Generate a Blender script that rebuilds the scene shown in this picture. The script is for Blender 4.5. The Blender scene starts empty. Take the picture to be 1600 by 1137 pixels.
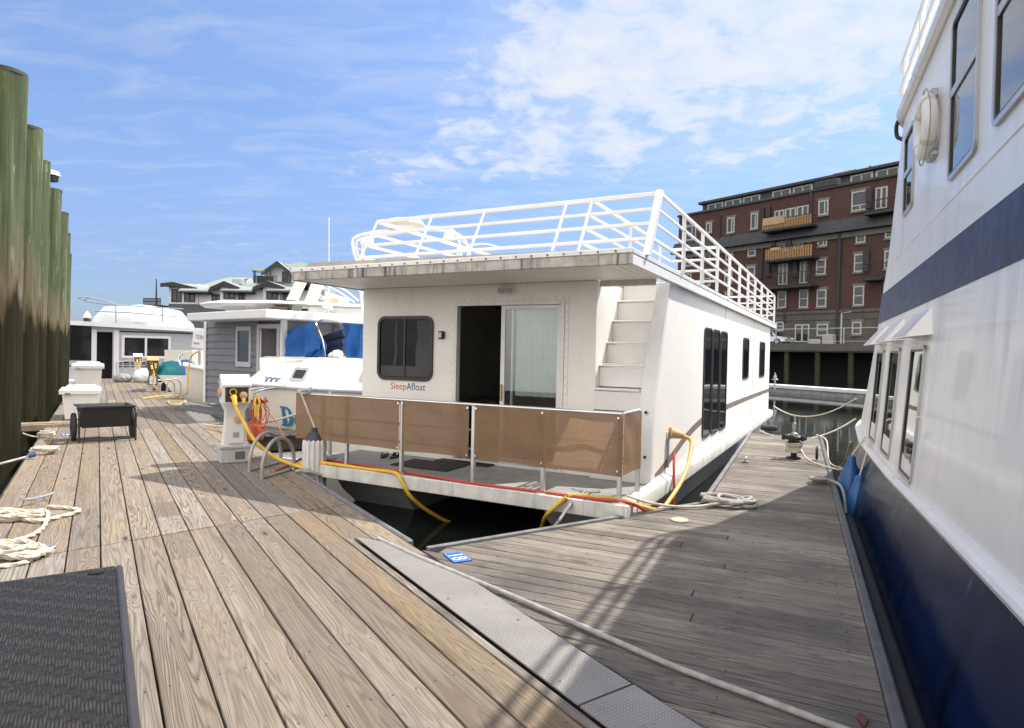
import bpy, bmesh, math, random
import numpy as np
from math import sin, cos, pi, radians, atan, atan2, sqrt
random.seed(7)
scene = bpy.context.scene
COL = scene.collection

# ------------------------------------------------------------------ camera
FOC = 986.0; CX, CY = 800.0, 568.5; EYE = 1.6
_p = atan(15.5 / FOC); _a = atan(.021)
_r0 = np.array([1, 0, 0.]); _u0 = np.array([0, sin(_p), cos(_p)]); FW = np.array([0, cos(_p), -sin(_p)])
RT = cos(_a) * _r0 + sin(_a) * _u0; UP = -sin(_a) * _r0 + cos(_a) * _u0
CAM = np.array([0, 0, EYE])

def ray(x, y): return FW + RT * (x - CX) / FOC - UP * (y - CY) / FOC
def at_z(x, y, z=0.):
    d = ray(x, y); return CAM + d * ((z - EYE) / d[2])
def at_plane(x, y, n, c):
    d = ray(x, y); n = np.asarray(n, float); return CAM + d * ((c - n @ CAM) / (n @ d))
def at_depth(x, y, Y):
    d = ray(x, y); return CAM + d * (Y / d[1])

from mathutils import Matrix, Vector
cam_data = bpy.data.cameras.new('camera'); cam = bpy.data.objects.new('camera', cam_data); COL.objects.link(cam)
cam.matrix_world = Matrix(((RT[0], UP[0], -FW[0], 0), (RT[1], UP[1], -FW[1], 0), (RT[2], UP[2], -FW[2], EYE), (0, 0, 0, 1)))
cam_data.sensor_fit = 'HORIZONTAL'; cam_data.sensor_width = 36; cam_data.lens = 36 * FOC / 1600
cam_data.clip_end = 6000; cam_data.clip_start = .05
scene.camera = cam

# ------------------------------------------------------------------ frames: axis x = across, axis y = along, z up
class Frame:
    def __init__(s, heading):
        h = radians(heading); s.rot = -h
        s.nx = np.array([cos(h), -sin(h), 0.]); s.ny = np.array([sin(h), cos(h), 0.])
    def w(s, x, y, z=0.): return s.nx * x + s.ny * y + np.array([0, 0, z])
    def l(s, P): return np.array([s.nx @ P, s.ny @ P, P[2]])
    def pz(s, x, y, z=0.): return s.l(at_z(x, y, z))
    def px(s, x, y, c): return s.l(at_plane(x, y, s.nx, c))
    def py(s, x, y, c): return s.l(at_plane(x, y, s.ny, c))
W = Frame(0.); D = Frame(-33.3); B = Frame(27.9); F = Frame(24.5)
G = Frame(40.0)      # grey cabin boat
K = Frame(52.0)      # brick block: x runs along the facade towards the right, y into the block

# ------------------------------------------------------------------ mesh builder
class MB:
    def __init__(s): s.v = []; s.f = []; s.m = []; s.at = []
    def add(s, vs, fs, m=0, at=None):
        n = len(s.v); s.v += [tuple(map(float, q)) for q in vs]
        s.at += (at if at is not None else [(0., 0., 0.)] * len(vs))
        s.f += [tuple(i + n for i in f) for f in fs]; s.m += [m] * len(fs)
    def box(s, x0, x1, y0, y1, z0, z1, m=0, b=0.):
        x0, x1 = sorted((x0, x1)); y0, y1 = sorted((y0, y1)); z0, z1 = sorted((z0, z1))
        if b <= 0:
            v = [(x, y, z) for z in (z0, z1) for y in (y0, y1) for x in (x0, x1)]
            s.add(v, [(0, 2, 3, 1), (4, 5, 7, 6), (0, 1, 5, 4), (2, 6, 7, 3), (0, 4, 6, 2), (1, 3, 7, 5)], m); return
        b = min(b, .49 * min(x1 - x0, y1 - y0, z1 - z0))
        lo = (x0, y0, z0); hi = (x1, y1, z1); idx = {}; v = []
        for sx in (0, 1):
            for sy in (0, 1):
                for sz in (0, 1):
                    sg = (sx, sy, sz)
                    for k in range(3):
                        q = [(hi[i] if sg[i] else lo[i]) for i in range(3)]
                        for i in range(3):
                            if i != k: q[i] += -b if sg[i] else b
                        idx[sg + (k,)] = len(v); v.append(tuple(q))
        fs = []
        for k in range(3):
            o = [i for i in range(3) if i != k]
            for sd in (0, 1):
                fc = []
                for a, c in ((0, 0), (1, 0), (1, 1), (0, 1)):
                    sg = [0, 0, 0]; sg[k] = sd; sg[o[0]] = a; sg[o[1]] = c; fc.append(idx[tuple(sg) + (k,)])
                fs.append(tuple(fc))
            for a in (0, 1):
                for c in (0, 1):
                    q = []
                    for t, kk in ((0, o[0]), (1, o[0]), (1, o[1]), (0, o[1])):
                        sg = [0, 0, 0]; sg[k] = t; sg[o[0]] = a; sg[o[1]] = c; q.append(idx[tuple(sg) + (kk,)])
                    fs.append(tuple(q))
        for sx in (0, 1):
            for sy in (0, 1):
                for sz in (0, 1): fs.append(tuple(idx[(sx, sy, sz, k)] for k in range(3)))
        s.add(v, fs, m)
    def squash(s, c, k):
        s.v = [tuple(c[i] + (q[i] - c[i]) * k[i] for i in range(3)) for q in s.v]
    def prism(s, poly, axis, t0, t1, m=0):
        """poly in the two other axes (in order), extruded along axis from t0 to t1"""
        n = len(poly); v = []
        for t in (t0, t1):
            for a, b in poly:
                v.append({'x': (t, a, b), 'y': (a, t, b), 'z': (a, b, t)}[axis])
        fs = [tuple(range(n)), tuple(range(2 * n - 1, n - 1, -1))] + [(i, (i + 1) % n, n + (i + 1) % n, n + i) for i in range(n)]
        s.add(v, fs, m)
    def loft(s, rings, m=0, closed=True, caps=True):
        n = len(rings[0]); v = [p for r in rings for p in r]; fs = []
        for k in range(len(rings) - 1):
            for i in range(n if closed else n - 1):
                j = (i + 1) % n; fs.append((k * n + i, k * n + j, (k + 1) * n + j, (k + 1) * n + i))
        if caps and closed: fs += [tuple(range(n - 1, -1, -1)), tuple(range((len(rings) - 1) * n, len(rings) * n))]
        s.add(v, fs, m)
    def tube(s, pts, r, n=8, m=0, caps=True, twist=0., lobes=3, amp=0., r1=None):
        P = [np.array(p, float) for p in pts]; N = len(P)
        T = [P[min(i + 1, N - 1)] - P[max(i - 1, 0)] for i in range(N)]
        T = [t / (np.linalg.norm(t) + 1e-9) for t in T]
        ref = np.array([0, 0, 1.]) if abs(T[0][2]) < .9 else np.array([1., 0, 0])
        a = np.cross(T[0], ref); a /= np.linalg.norm(a); rings = []; L = 0.
        for i in range(N):
            if i: L += np.linalg.norm(P[i] - P[i - 1])
            a = a - T[i] * (a @ T[i]); a /= np.linalg.norm(a) + 1e-9; b = np.cross(T[i], a)
            rr = r if r1 is None else r + (r1 - r) * i / (N - 1)
            ring = []
            for k in range(n):
                th = 2 * pi * k / n; q = rr * (1 + amp * cos(lobes * th - twist * L))
                ring.append(P[i] + q * (cos(th) * a + sin(th) * b))
            rings.append(ring)
        s.loft(rings, m, True, caps)
    def lathe(s, prof, c=(0, 0, 0), n=20, m=0, axis='z', caps=True):
        rings = []
        for r, z in prof:
            ring = []
            for k in range(n):
                th = 2 * pi * k / n; x, y = r * cos(th), r * sin(th)
                q = {'z': (x, y, z), 'x': (z, x, y), 'y': (x, z, y)}[axis]
                ring.append((c[0] + q[0], c[1] + q[1], c[2] + q[2]))
            rings.append(ring)
        s.loft(rings, m, True, caps)
    def grid(s, fn, nu, nv, m=0):
        v = [fn(i / nu, j / nv) for j in range(nv + 1) for i in range(nu + 1)]
        fs = [(j * (nu + 1) + i, j * (nu + 1) + i + 1, (j + 1) * (nu + 1) + i + 1, (j + 1) * (nu + 1) + i) for j in range(nv) for i in range(nu)]
        s.add(v, fs, m)
    def ringplate(s, outer, inner, fn, d0, d1, m=0):
        """frame between two same-length 2-D outlines; fn(a,b,d) -> 3-D with d the height off the surface"""
        n = len(outer); v = []
        for d in (d0, d1):
            for o in (outer, inner): v += [fn(a, b, d) for a, b in o]
        fs = []
        for i in range(n):
            j = (i + 1) % n
            fs += [(2 * n + i, 2 * n + j, 3 * n + j, 3 * n + i), (i, j, 2 * n + j, 2 * n + i), (n + j, n + i, 3 * n + i, 3 * n + j), (n + i, n + j, j, i)]
        s.add(v, fs, m)
    def plate(s, outline, fn, d0, d1, m=0):
        n = len(outline); v = [fn(a, b, d0) for a, b in outline] + [fn(a, b, d1) for a, b in outline]
        s.add(v, [tuple(range(n, 2 * n)), tuple(range(n - 1, -1, -1))] + [(i, (i + 1) % n, n + (i + 1) % n, n + i) for i in range(n)], m)
    def mesh(s, name, mats, off=(0, 0, 0), recalc=True, sharp=35, attr=None):
        me = bpy.data.meshes.new(name)
        o = np.array(off, float); v = [tuple(np.array(q) - o) for q in s.v]
        me.from_pydata(v, [], s.f)
        for mm in (mats if isinstance(mats, (list, tuple)) else [mats]): me.materials.append(mm)
        me.polygons.foreach_set('material_index', s.m)
        me.polygons.foreach_set('use_smooth', [True] * len(s.f))
        if attr:
            a = me.attributes.new(attr, 'FLOAT_VECTOR', 'POINT'); a.data.foreach_set('vector', [c for q in s.at for c in q])
        if recalc:
            bm = bmesh.new(); bm.from_mesh(me); bmesh.ops.recalc_face_normals(bm, faces=bm.faces); bm.to_mesh(me); bm.free()
        me.set_sharp_from_angle(angle=radians(sharp)); me.update()
        return me

def link(name, me, parent=None):
    o = bpy.data.objects.new(name, me); COL.objects.link(o)
    if parent is not None: o.parent = parent
    return o
def tag(o, label=None, cat=None, group=None, kind=None):
    if label: o['label'] = label
    if cat: o['category'] = cat
    if group: o['group'] = group
    if kind: o['kind'] = kind
    return o
class Thing:
    """an Empty at the base of a thing; its parts are built in frame coordinates and parented to it"""
    def __init__(s, name, label, cat, fr, o, group=None):
        s.fr = fr; s.o = np.array(o, float)
        e = bpy.data.objects.new(name, None); COL.objects.link(e); e.empty_display_size = .2
        e.location = fr.w(*s.o); e.rotation_euler = (0, 0, fr.rot); s.e = e
        tag(e, label, cat, group)
    def part(s, name, mb, mats, parent=None, label=None, **k):
        ob = link(name, mb.mesh(name, mats, s.o, **k), parent or s.e)
        if label: ob['label'] = label
        return ob
def single(name, mb, mats, label, cat, fr=W, o=(0, 0, 0), group=None, kind=None, **k):
    ob = link(name, mb.mesh(name, mats, o, **k)); ob.location = fr.w(*o); ob.rotation_euler = (0, 0, fr.rot)
    return tag(ob, label, cat, group, kind)
def copy_tree(o, parent=None):
    c = o.copy(); COL.objects.link(c)
    if parent is not None: c.parent = parent
    for ch in list(o.children): copy_tree(ch, c)
    return c

def rrect(x0, x1, y0, y1, r, n=5):
    out = []
    for cx, cy, a0 in ((x1 - r, y1 - r, 0), (x0 + r, y1 - r, 90), (x0 + r, y0 + r, 180), (x1 - r, y0 + r, 270)):
        for k in range(n + 1):
            a = radians(a0 + 90 * k / n); out.append((cx + r * cos(a), cy + r * sin(a)))
    return out
def spline(pts, n=8, closed=False):
    P = [np.array(p, float) for p in pts]; N = len(P); out = []
    for i in range(N if closed else N - 1):
        g = (lambda k: P[k % N]) if closed else (lambda k: P[min(max(k, 0), N - 1)])
        a, b, c, d = g(i - 1), g(i), g(i + 1), g(i + 2)
        for k in range(n):
            t = k / n; out.append(.5 * (2 * b + (c - a) * t + (2 * a - 5 * b + 4 * c - d) * t * t + (3 * b - a - 3 * c + d) * t ** 3))
    if not closed: out.append(P[-1])
    return out
def sag(a, b, dz, n=14):
    a = np.array(a, float); b = np.array(b, float)
    return [a + (b - a) * t - np.array([0, 0, dz * 4 * t * (1 - t)]) for t in [i / n for i in range(n + 1)]]
def resample(pts, step):
    P = [np.array(p, float) for p in pts]; L = [0.]
    for i in range(1, len(P)): L.append(L[-1] + np.linalg.norm(P[i] - P[i - 1]))
    n = max(2, int(L[-1] / step)); A = np.array(P); s = np.linspace(0, L[-1], n + 1)
    return [np.array([np.interp(q, L, A[:, k]) for k in range(3)]) for q in s]
def text_polys(body, size, bold=0., shear=0., space=1.):
    cu = bpy.data.curves.new('lettering', 'FONT'); cu.body = body; cu.size = size; cu.offset = bold; cu.shear = shear
    cu.space_character = space; cu.resolution_u = 3
    ob = bpy.data.objects.new('lettering', cu); COL.objects.link(ob)
    bpy.context.view_layer.update()
    me = bpy.data.meshes.new_from_object(ob.evaluated_get(bpy.context.evaluated_depsgraph_get()))
    vs = [(v.co.x, v.co.y) for v in me.vertices]; fs = [tuple(p.vertices) for p in me.polygons]
    bpy.data.objects.remove(ob); bpy.data.curves.remove(cu); bpy.data.meshes.remove(me)
    return vs, fs
def put_text(mb, body, size, fn, m=0, **k):
    vs, fs = text_polys(body, size, **k); mb.add([fn(x, y) for x, y in vs], fs, m)
    return max(x for x, y in vs)

# ------------------------------------------------------------------ materials
class NT:
    def __init__(s, name):
        s.mat = bpy.data.materials.new(name); s.mat.use_nodes = True; s.t = s.mat.node_tree
        s.b = s.t.nodes['Principled BSDF']; s.out = s.t.nodes['Material Output']
    def n(s, ty, **k):
        q = s.t.nodes.new('ShaderNode' + ty)
        for a, b in k.items(): setattr(q, a, b)
        return q
    def l(s, a, b): s.t.links.new(a, b)
    def val(s, x, sock):
        if hasattr(x, 'is_output'): s.l(x, sock)
        else: sock.default_value = x
    def math(s, op, a, b=0., c=0., clamp=False):
        q = s.n('Math', operation=op, use_clamp=clamp)
        for i, x in enumerate((a, b, c)): s.val(x, q.inputs[i])
        return q.outputs[0]
    def noise(s, vec, scale=5., detail=3., rough=.55, dist=0.):
        q = s.n('TexNoise'); s.l(vec, q.inputs['Vector'])
        for a, x in (('Scale', scale), ('Detail', detail), ('Roughness', rough), ('Distortion', dist)): q.inputs[a].default_value = x
        return q.outputs['Fac']
    def ramp(s, f, stops):
        q = s.n('ValToRGB'); e = q.color_ramp.elements
        while len(e) < len(stops): e.new(.5)
        for i, (p, c) in enumerate(stops):
            e[i].position = p; e[i].color = (c if isinstance(c, (tuple, list)) else (c, c, c)) + ((1,) if not isinstance(c, (tuple, list)) or len(c) == 3 else ())
        s.l(f, q.inputs['Fac']); return q.outputs['Color']
    def mix(s, f, a, b, mode='MIX'):
        q = s.n('Mix', data_type='RGBA', blend_type=mode)
        s.val(f, q.inputs[0])
        for x, sk in ((a, q.inputs[6]), (b, q.inputs[7])):
            if hasattr(x, 'is_output'): s.l(x, sk)
            else: sk.default_value = tuple(x) + ((1,) if len(x) == 3 else ())
        return q.outputs[2]
    def xyz(s, x, y, z):
        q = s.n('CombineXYZ')
        for i, v in enumerate((x, y, z)): s.val(v, q.inputs[i])
        return q.outputs[0]
    def scale(s, vec, x, y, z):
        q = s.n('VectorMath', operation='MULTIPLY'); s.l(vec, q.inputs[0]); q.inputs[1].default_value = (x, y, z); return q.outputs[0]
    def obj(s): return s.n('TexCoord').outputs['Object']
    def bump(s, h, strength=.3, dist=.01):
        q = s.n('Bump'); s.l(h, q.inputs['Height']); q.inputs['Strength'].default_value = strength; q.inputs['Distance'].default_value = dist
        s.l(q.outputs[0], s.b.inputs['Normal']); return q

_cache = {}
def pbr(name, col, rough=.5, metal=0., var=.12, vscale=3., bump=0., bscale=60., streak=0., dirt=(.12, .10, .08), coat=0., spec=.5):
    if name in _cache: return _cache[name]
    m = NT(name); o = m.obj()
    c1 = m.noise(o, vscale, 4.)
    lo = tuple(q * (1 - var) for q in col); hi = tuple(min(1, q * (1 + var)) for q in col)
    c = m.mix(m.ramp(c1, [(.3, 0.), (.7, 1.)]), lo, hi)
    if streak > 0:
        st = m.noise(m.scale(o, 9, 9, .7), 1.6, 5., .65); pa = m.noise(o, 1.3, 3.)
        f = m.math('MULTIPLY', m.ramp(st, [(.48, 0.), (.75, 1.)]), m.ramp(pa, [(.4, .15), (.7, 1.)]))
        c = m.mix(m.math('MULTIPLY', f, streak), c, dirt)
    m.l(c, m.b.inputs['Base Color']) if hasattr(c, 'is_output') else None
    r = m.math('ADD', m.math('MULTIPLY', m.noise(o, vscale * 4, 3.), .25), rough - .125, clamp=True)
    m.l(r, m.b.inputs['Roughness']); m.b.inputs['Metallic'].default_value = metal
    m.b.inputs['Coat Weight'].default_value = coat; m.b.inputs['Specular IOR Level'].default_value = spec
    if bump > 0: m.bump(m.noise(o, bscale, 3.), bump, .004)
    _cache[name] = m.mat; return m.mat

def planks_mat(name, tones, ring=(.10, .075, .055), contrast=.75, wet=.0, rough=.78, heart=1., vary=.28, patchy=.55):
    """weathered boards: attribute pl = (along, across, board id)"""
    m = NT(name); a = m.n('Attribute', attribute_name='pl'); sp = m.n('SeparateXYZ'); m.l(a.outputs['Vector'], sp.inputs[0])
    al, ac, bid = sp.outputs
    wn = m.n('TexWhiteNoise', noise_dimensions='1D'); m.l(bid, wn.inputs['W']); sc = m.n('SeparateColor'); m.l(wn.outputs['Color'], sc.inputs[0])
    r1, r2, r3 = sc.outputs
    acs = m.math('ADD', ac, m.math('MULTIPLY', r2, 9.))
    # knots pull the rings round themselves
    kv = m.xyz(m.math('MULTIPLY', acs, 4.4), m.math('MULTIPLY', al, 1.15), m.math('MULTIPLY', bid, 3.17))
    vo = m.n('TexVoronoi', feature='F1'); m.l(kv, vo.inputs['Vector']); vo.inputs['Scale'].default_value = 1.; vo.inputs['Randomness'].default_value = 1.
    kd = vo.outputs['Distance']
    kf = m.math('POWER', m.math('SUBTRACT', 1., m.math('MULTIPLY', kd, 2.4), clamp=True), 2.)
    gv = m.xyz(m.math('MULTIPLY', acs, 6.5), m.math('MULTIPLY', al, .26), m.math('MULTIPLY', bid, 7.3))
    h = m.math('ADD', m.noise(gv, 1., 1.6, .45, .1), m.math('MULTIPLY', m.noise(m.xyz(m.math('MULTIPLY', acs, 22.), m.math('MULTIPLY', al, 2.2), bid), 1., 2.), .035))
    h = m.math('ADD', h, m.math('MULTIPLY', kf, .22))
    freq = m.math('ADD', 120., m.math('MULTIPLY', r3, 130.))
    sn = m.math('SINE', m.math('MULTIPLY', h, freq))
    rg = m.math('POWER', m.math('ADD', .5, m.math('MULTIPLY', sn, .5)), 2.2)
    fib = m.noise(m.xyz(m.math('MULTIPLY', acs, 190.), m.math('MULTIPLY', al, 3.2), bid), 1., 4., .7)
    fib2 = m.noise(m.xyz(m.math('MULTIPLY', acs, 60.), m.math('MULTIPLY', al, 1.1), bid), 1., 3., .6)
    patch = m.noise(m.xyz(m.math('MULTIPLY', acs, 3.), m.math('MULTIPLY', al, 1.3), bid), 1., 4., .6)
    base = m.ramp(r1, [(i / (len(tones) - 1), t) for i, t in enumerate(tones)])
    base = m.mix(m.ramp(patch, [(.35, 0.), (.7, patchy)]), base, (.27, .255, .24))
    base = m.mix(1., base, m.ramp(r2, [(0., 1. - vary), (1., 1. + vary)]), 'MULTIPLY')
    base = m.mix(m.math('MULTIPLY', m.ramp(fib, [(.38, 1.), (.60, 0.)]), .42), base, ring)
    base = m.mix(m.math('MULTIPLY', m.ramp(fib2, [(.38, 1.), (.58, 0.)]), .40), base, ring)
    amt = m.math('MULTIPLY', m.ramp(m.noise(gv, .6, 2.), [(.3, .35), (.65, 1.)]), contrast)
    base = m.mix(m.math('MULTIPLY', rg, amt), base, ring)
    base = m.mix(m.math('MULTIPLY', m.ramp(h, [(.655, 0.), (.675, .75), (.72, .3)]), heart), base, tuple(q * 1.5 for q in ring))
    base = m.mix(m.ramp(kd, [(.05, .92), (.115, 0.)]), base, (.045, .03, .022))
    # dark checks along the grain, and pairs of nail heads over every joist
    ck = m.noise(m.xyz(m.math('MULTIPLY', acs, 38.), m.math('MULTIPLY', al, .9), m.math('ADD', bid, 5.)), 1., 2.)
    base = m.mix(m.ramp(ck, [(.72, 0.), (.76, .75)]), base, (.035, .03, .028))
    jl = m.math('SUBTRACT', m.math('FRACT', m.math('DIVIDE', m.math('ADD', al, m.math('MULTIPLY', r2, .03)), .61)), .5)
    jl = m.math('MULTIPLY', jl, .61)
    na = m.math('SUBTRACT', m.math('ABSOLUTE', ac), m.math('ADD', .05, m.math('MULTIPLY', r3, .012)))
    nd = m.math('SQRT', m.math('ADD', m.math('MULTIPLY', jl, jl), m.math('MULTIPLY', na, na)))
    base = m.mix(m.ramp(nd, [(.0045, 1.), (.0062, 0.)]), base, (.03, .025, .022))
    if wet:
        st = m.noise(m.obj(), .9, 5., .6)
        base = m.mix(m.math('MULTIPLY', m.ramp(st, [(.45, 0.), (.68, 1.)]), wet), base, (.07, .066, .062))
    m.l(base, m.b.inputs['Base Color']); m.b.inputs['Roughness'].default_value = rough; m.b.inputs['Specular IOR Level'].default_value = .25
    hh = m.math('ADD', m.math('MULTIPLY', rg, -.5), m.math('ADD', m.math('MULTIPLY', fib, .7), m.math('MULTIPLY', fib2, .8)))
    m.bump(hh, .55, .004)
    return m.mat

def glass_dark(name, col=(.012, .013, .015), rough=.04, spec=.6):
    m = NT(name); m.b.inputs['Base Color'].default_value = col + (1,); m.b.inputs['Roughness'].default_value = rough
    m.b.inputs['Specular IOR Level'].default_value = spec
    m.bump(m.noise(m.obj(), 2.2, 2.), .04, .02); return m.mat
def glass_clear(name, tint=(.85, .9, .9)):
    m = NT(name); tr = m.n('BsdfTransparent'); tr.inputs[0].default_value = tint + (1,); gl = m.n('BsdfGlossy'); gl.inputs['Roughness'].default_value = .03
    fr = m.n('Fresnel'); fr.inputs[0].default_value = 1.5; mx = m.n('MixShader')
    m.l(m.math('ADD', fr.outputs[0], .04), mx.inputs[0]); m.l(tr.outputs[0], mx.inputs[1]); m.l(gl.outputs[0], mx.inputs[2]); m.l(mx.outputs[0], m.out.inputs[0]); return m.mat

white_gel = pbr('white_gelcoat', (.80, .79, .76), .32, var=.03, streak=.10, dirt=(.45, .42, .36), coat=.2)
white_wall = pbr('white_panel', (.87, .845, .785), .42, var=.03, streak=.22, dirt=(.55, .50, .42))
white_paint = pbr('white_paint', (.78, .78, .77), .4, var=.05, streak=.1)
white_dirty = pbr('white_stained', (.62, .60, .56), .55, var=.16, vscale=5., streak=.95, dirt=(.13, .11, .09))
grimy = pbr('fascia_grimy', (.43, .41, .37), .7, var=.3, vscale=6., streak=2.6, dirt=(.07, .06, .05))
alu = pbr('aluminium', (.62, .62, .62), .38, .85, var=.1, streak=.25)
alu_white = pbr('aluminium_white', (.74, .735, .725), .42, .08, var=.08, streak=.2)
steel = pbr('stainless', (.68, .68, .68), .22, 1., var=.06)
galv = pbr('galvanised', (.42, .43, .44), .5, .7, var=.2, vscale=9.)
black_plastic = pbr('black_plastic', (.018, .018, .02), .42, var=.25, bump=.1)
rubber = pbr('black_rubber', (.025, .025, .027), .7, var=.3, bump=.2)
grey_rub = pbr('grey_rubber_edge', (.17, .17, .175), .65, var=.25, vscale=8., bump=.2, streak=.3)
dark_rub = pbr('dark_rubber_edge', (.085, .085, .09), .6, var=.3, vscale=8., bump=.2, streak=.3)
rope_w = pbr('rope_pale', (.55, .50, .41), .9, var=.22, vscale=14., bump=.3)
rope_g = pbr('rope_grey', (.33, .32, .30), .9, var=.25, vscale=14., bump=.3)
yellow = pbr('yellow_cable', (.66, .40, .035), .45, var=.18, vscale=7., streak=.15)
yellow_old = pbr('yellow_cable_old', (.55, .38, .10), .5, var=.2, vscale=7., streak=.3)
red_hose = pbr('red_hose', (.42, .045, .02), .45, var=.15)
orange = pbr('orange_cord', (.42, .10, .03), .5, var=.15)
# ------------------------------------------------------------------ light
SUN_EL = radians(55.0); SUN_AZ = (.891, .454)          # horizontal direction towards the sun
SKY = .15
sd = bpy.data.lights.new('sun', 'SUN'); sd.energy = 4.0; sd.angle = radians(.55); sd.color = (1.0, .95, .87)
so = bpy.data.objects.new('sun', sd); COL.objects.link(so)
sv = Vector((SUN_AZ[0] * cos(SUN_EL), SUN_AZ[1] * cos(SUN_EL), sin(SUN_EL)))
so.rotation_euler = sv.to_track_quat('Z', 'Y').to_euler(); so.location = (30, 15, 40)

wd = bpy.data.worlds.new('World'); scene.world = wd; wd.use_nodes = True
w = NT.__new__(NT); w.t = wd.node_tree; w.mat = None
for q in list(w.t.nodes): w.t.nodes.remove(q)
sky = w.n('TexSky', sky_type='NISHITA'); sky.sun_disc = False; sky.sun_elevation = SUN_EL
sky.sun_rotation = atan2(SUN_AZ[0], SUN_AZ[1]); sky.altitude = 0; sky.air_density = 1.0; sky.dust_density = .7; sky.ozone_density = 1.6
gen = w.n('TexCoord').outputs['Generated']; sp = w.n('SeparateXYZ'); w.l(gen, sp.inputs[0]); dx, dy, dz = sp.outputs
yy = w.math('MAXIMUM', dy, .08)
tx = w.math('DIVIDE', dx, yy); ty = w.math('DIVIDE', dz, yy)
zz = w.math('ADD', w.math('MAXIMUM', dz, 0.), .10)
cp = w.xyz(w.math('DIVIDE', dx, zz), w.math('DIVIDE', dy, zz), 0.)
n1 = w.noise(cp, 6.2, 9., .60, .30); n2 = w.noise(cp, 1.0, 4., .55); n3 = w.noise(w.scale(cp, 2.4, 5.5, 1), 1.3, 6., .6, .6)
def blob(cx, cy, sx, sy):
    a = w.math('DIVIDE', w.math('SUBTRACT', tx, cx), sx); b = w.math('DIVIDE', w.math('SUBTRACT', ty, cy), sy)
    return w.math('EXPONENT', w.math('MULTIPLY', w.math('ADD', w.math('MULTIPLY', a, a), w.math('MULTIPLY', b, b)), -1.))
acc = None
for c in ((.36, .56, .30, .10, .72), (.50, .47, .22, .09, .52), (.07, .435, .17, .055, .95), (.17, .50, .18, .06, .9), (.10, .335, .20, .05, .75), (.30, .33, .26, .06, .35), (-.14, .30, .17, .06, .5), (.33, .42, .20, .05, .6), (.62, .56, .2, .12, .62), (-.45, .14, .5, .06, .25)):
    q = w.math('MULTIPLY', blob(*c[:4]), c[4]); acc = q if acc is None else w.math('ADD', acc, q)
acc = w.math('MINIMUM', acc, 1.35)
dens = w.math('ADD', w.math('MULTIPLY', n1, .75), w.math('ADD', w.math('MULTIPLY', n2, .25), w.math('MULTIPLY', acc, .20)))
puff = w.math('MULTIPLY', w.ramp(acc, [(.08, 0.), (.38, 1.)]), w.ramp(dens, [(.575, 0.), (.64, .38), (.71, .68), (.84, .9)]))
thin = w.math('MULTIPLY', w.ramp(w.math('ADD', n3, w.math('MULTIPLY', acc, .22)), [(.45, 0.), (.95, 1.)]), .45)
haze = w.math('MULTIPLY', w.ramp(dz, [(.0, 1.), (.34, 0.)]), .16)
fac = w.math('MAXIMUM', w.math('MAXIMUM', puff, thin), haze, clamp=True)
blue = w.mix(1., sky.outputs[0], w.ramp(dz, [(.0, (.29, .355, .53)), (.10, (.36, .43, .62)), (.25, (.60, .66, .80)), (.45, (.84, .86, .95))]), 'MULTIPLY')
# unseen bright cloud, added behind the camera as fill for the shaded walls
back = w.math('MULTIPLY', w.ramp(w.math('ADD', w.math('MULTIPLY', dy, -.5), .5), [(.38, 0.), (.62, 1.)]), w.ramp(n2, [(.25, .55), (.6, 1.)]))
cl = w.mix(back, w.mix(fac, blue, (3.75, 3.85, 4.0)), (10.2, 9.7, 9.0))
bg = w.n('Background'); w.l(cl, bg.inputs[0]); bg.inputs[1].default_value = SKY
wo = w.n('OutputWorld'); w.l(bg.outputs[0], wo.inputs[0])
vs_ = scene.view_settings; vs_.view_transform = 'Standard'; vs_.look = 'None'; vs_.gamma = 1; vs_.exposure = .66

# ------------------------------------------------------------------ water
m = NT('harbour_water'); o = m.obj()
m.b.inputs['Base Color'].default_value = (.010, .014, .012, 1); m.b.inputs['Roughness'].default_value = .04; m.b.inputs['IOR'].default_value = 1.33
m.bump(m.math('ADD', m.math('MULTIPLY', m.noise(m.scale(o, 1, 1, 1), 1.1, 3.), .8), m.math('MULTIPLY', m.noise(o, 5., 3.), .25)), .10, .04)
m.b.inputs['Specular IOR Level'].default_value = .3
WATER = -.50
mb = MB(); R = 2500
mb.add([(-R, -R, WATER), (R, -R, WATER), (R, R, WATER), (-R, R, WATER)], [(0, 1, 2, 3)])
single('water', mb, m.mat, 'dark green harbour water between the docks and boats', 'water', kind='structure')

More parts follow.
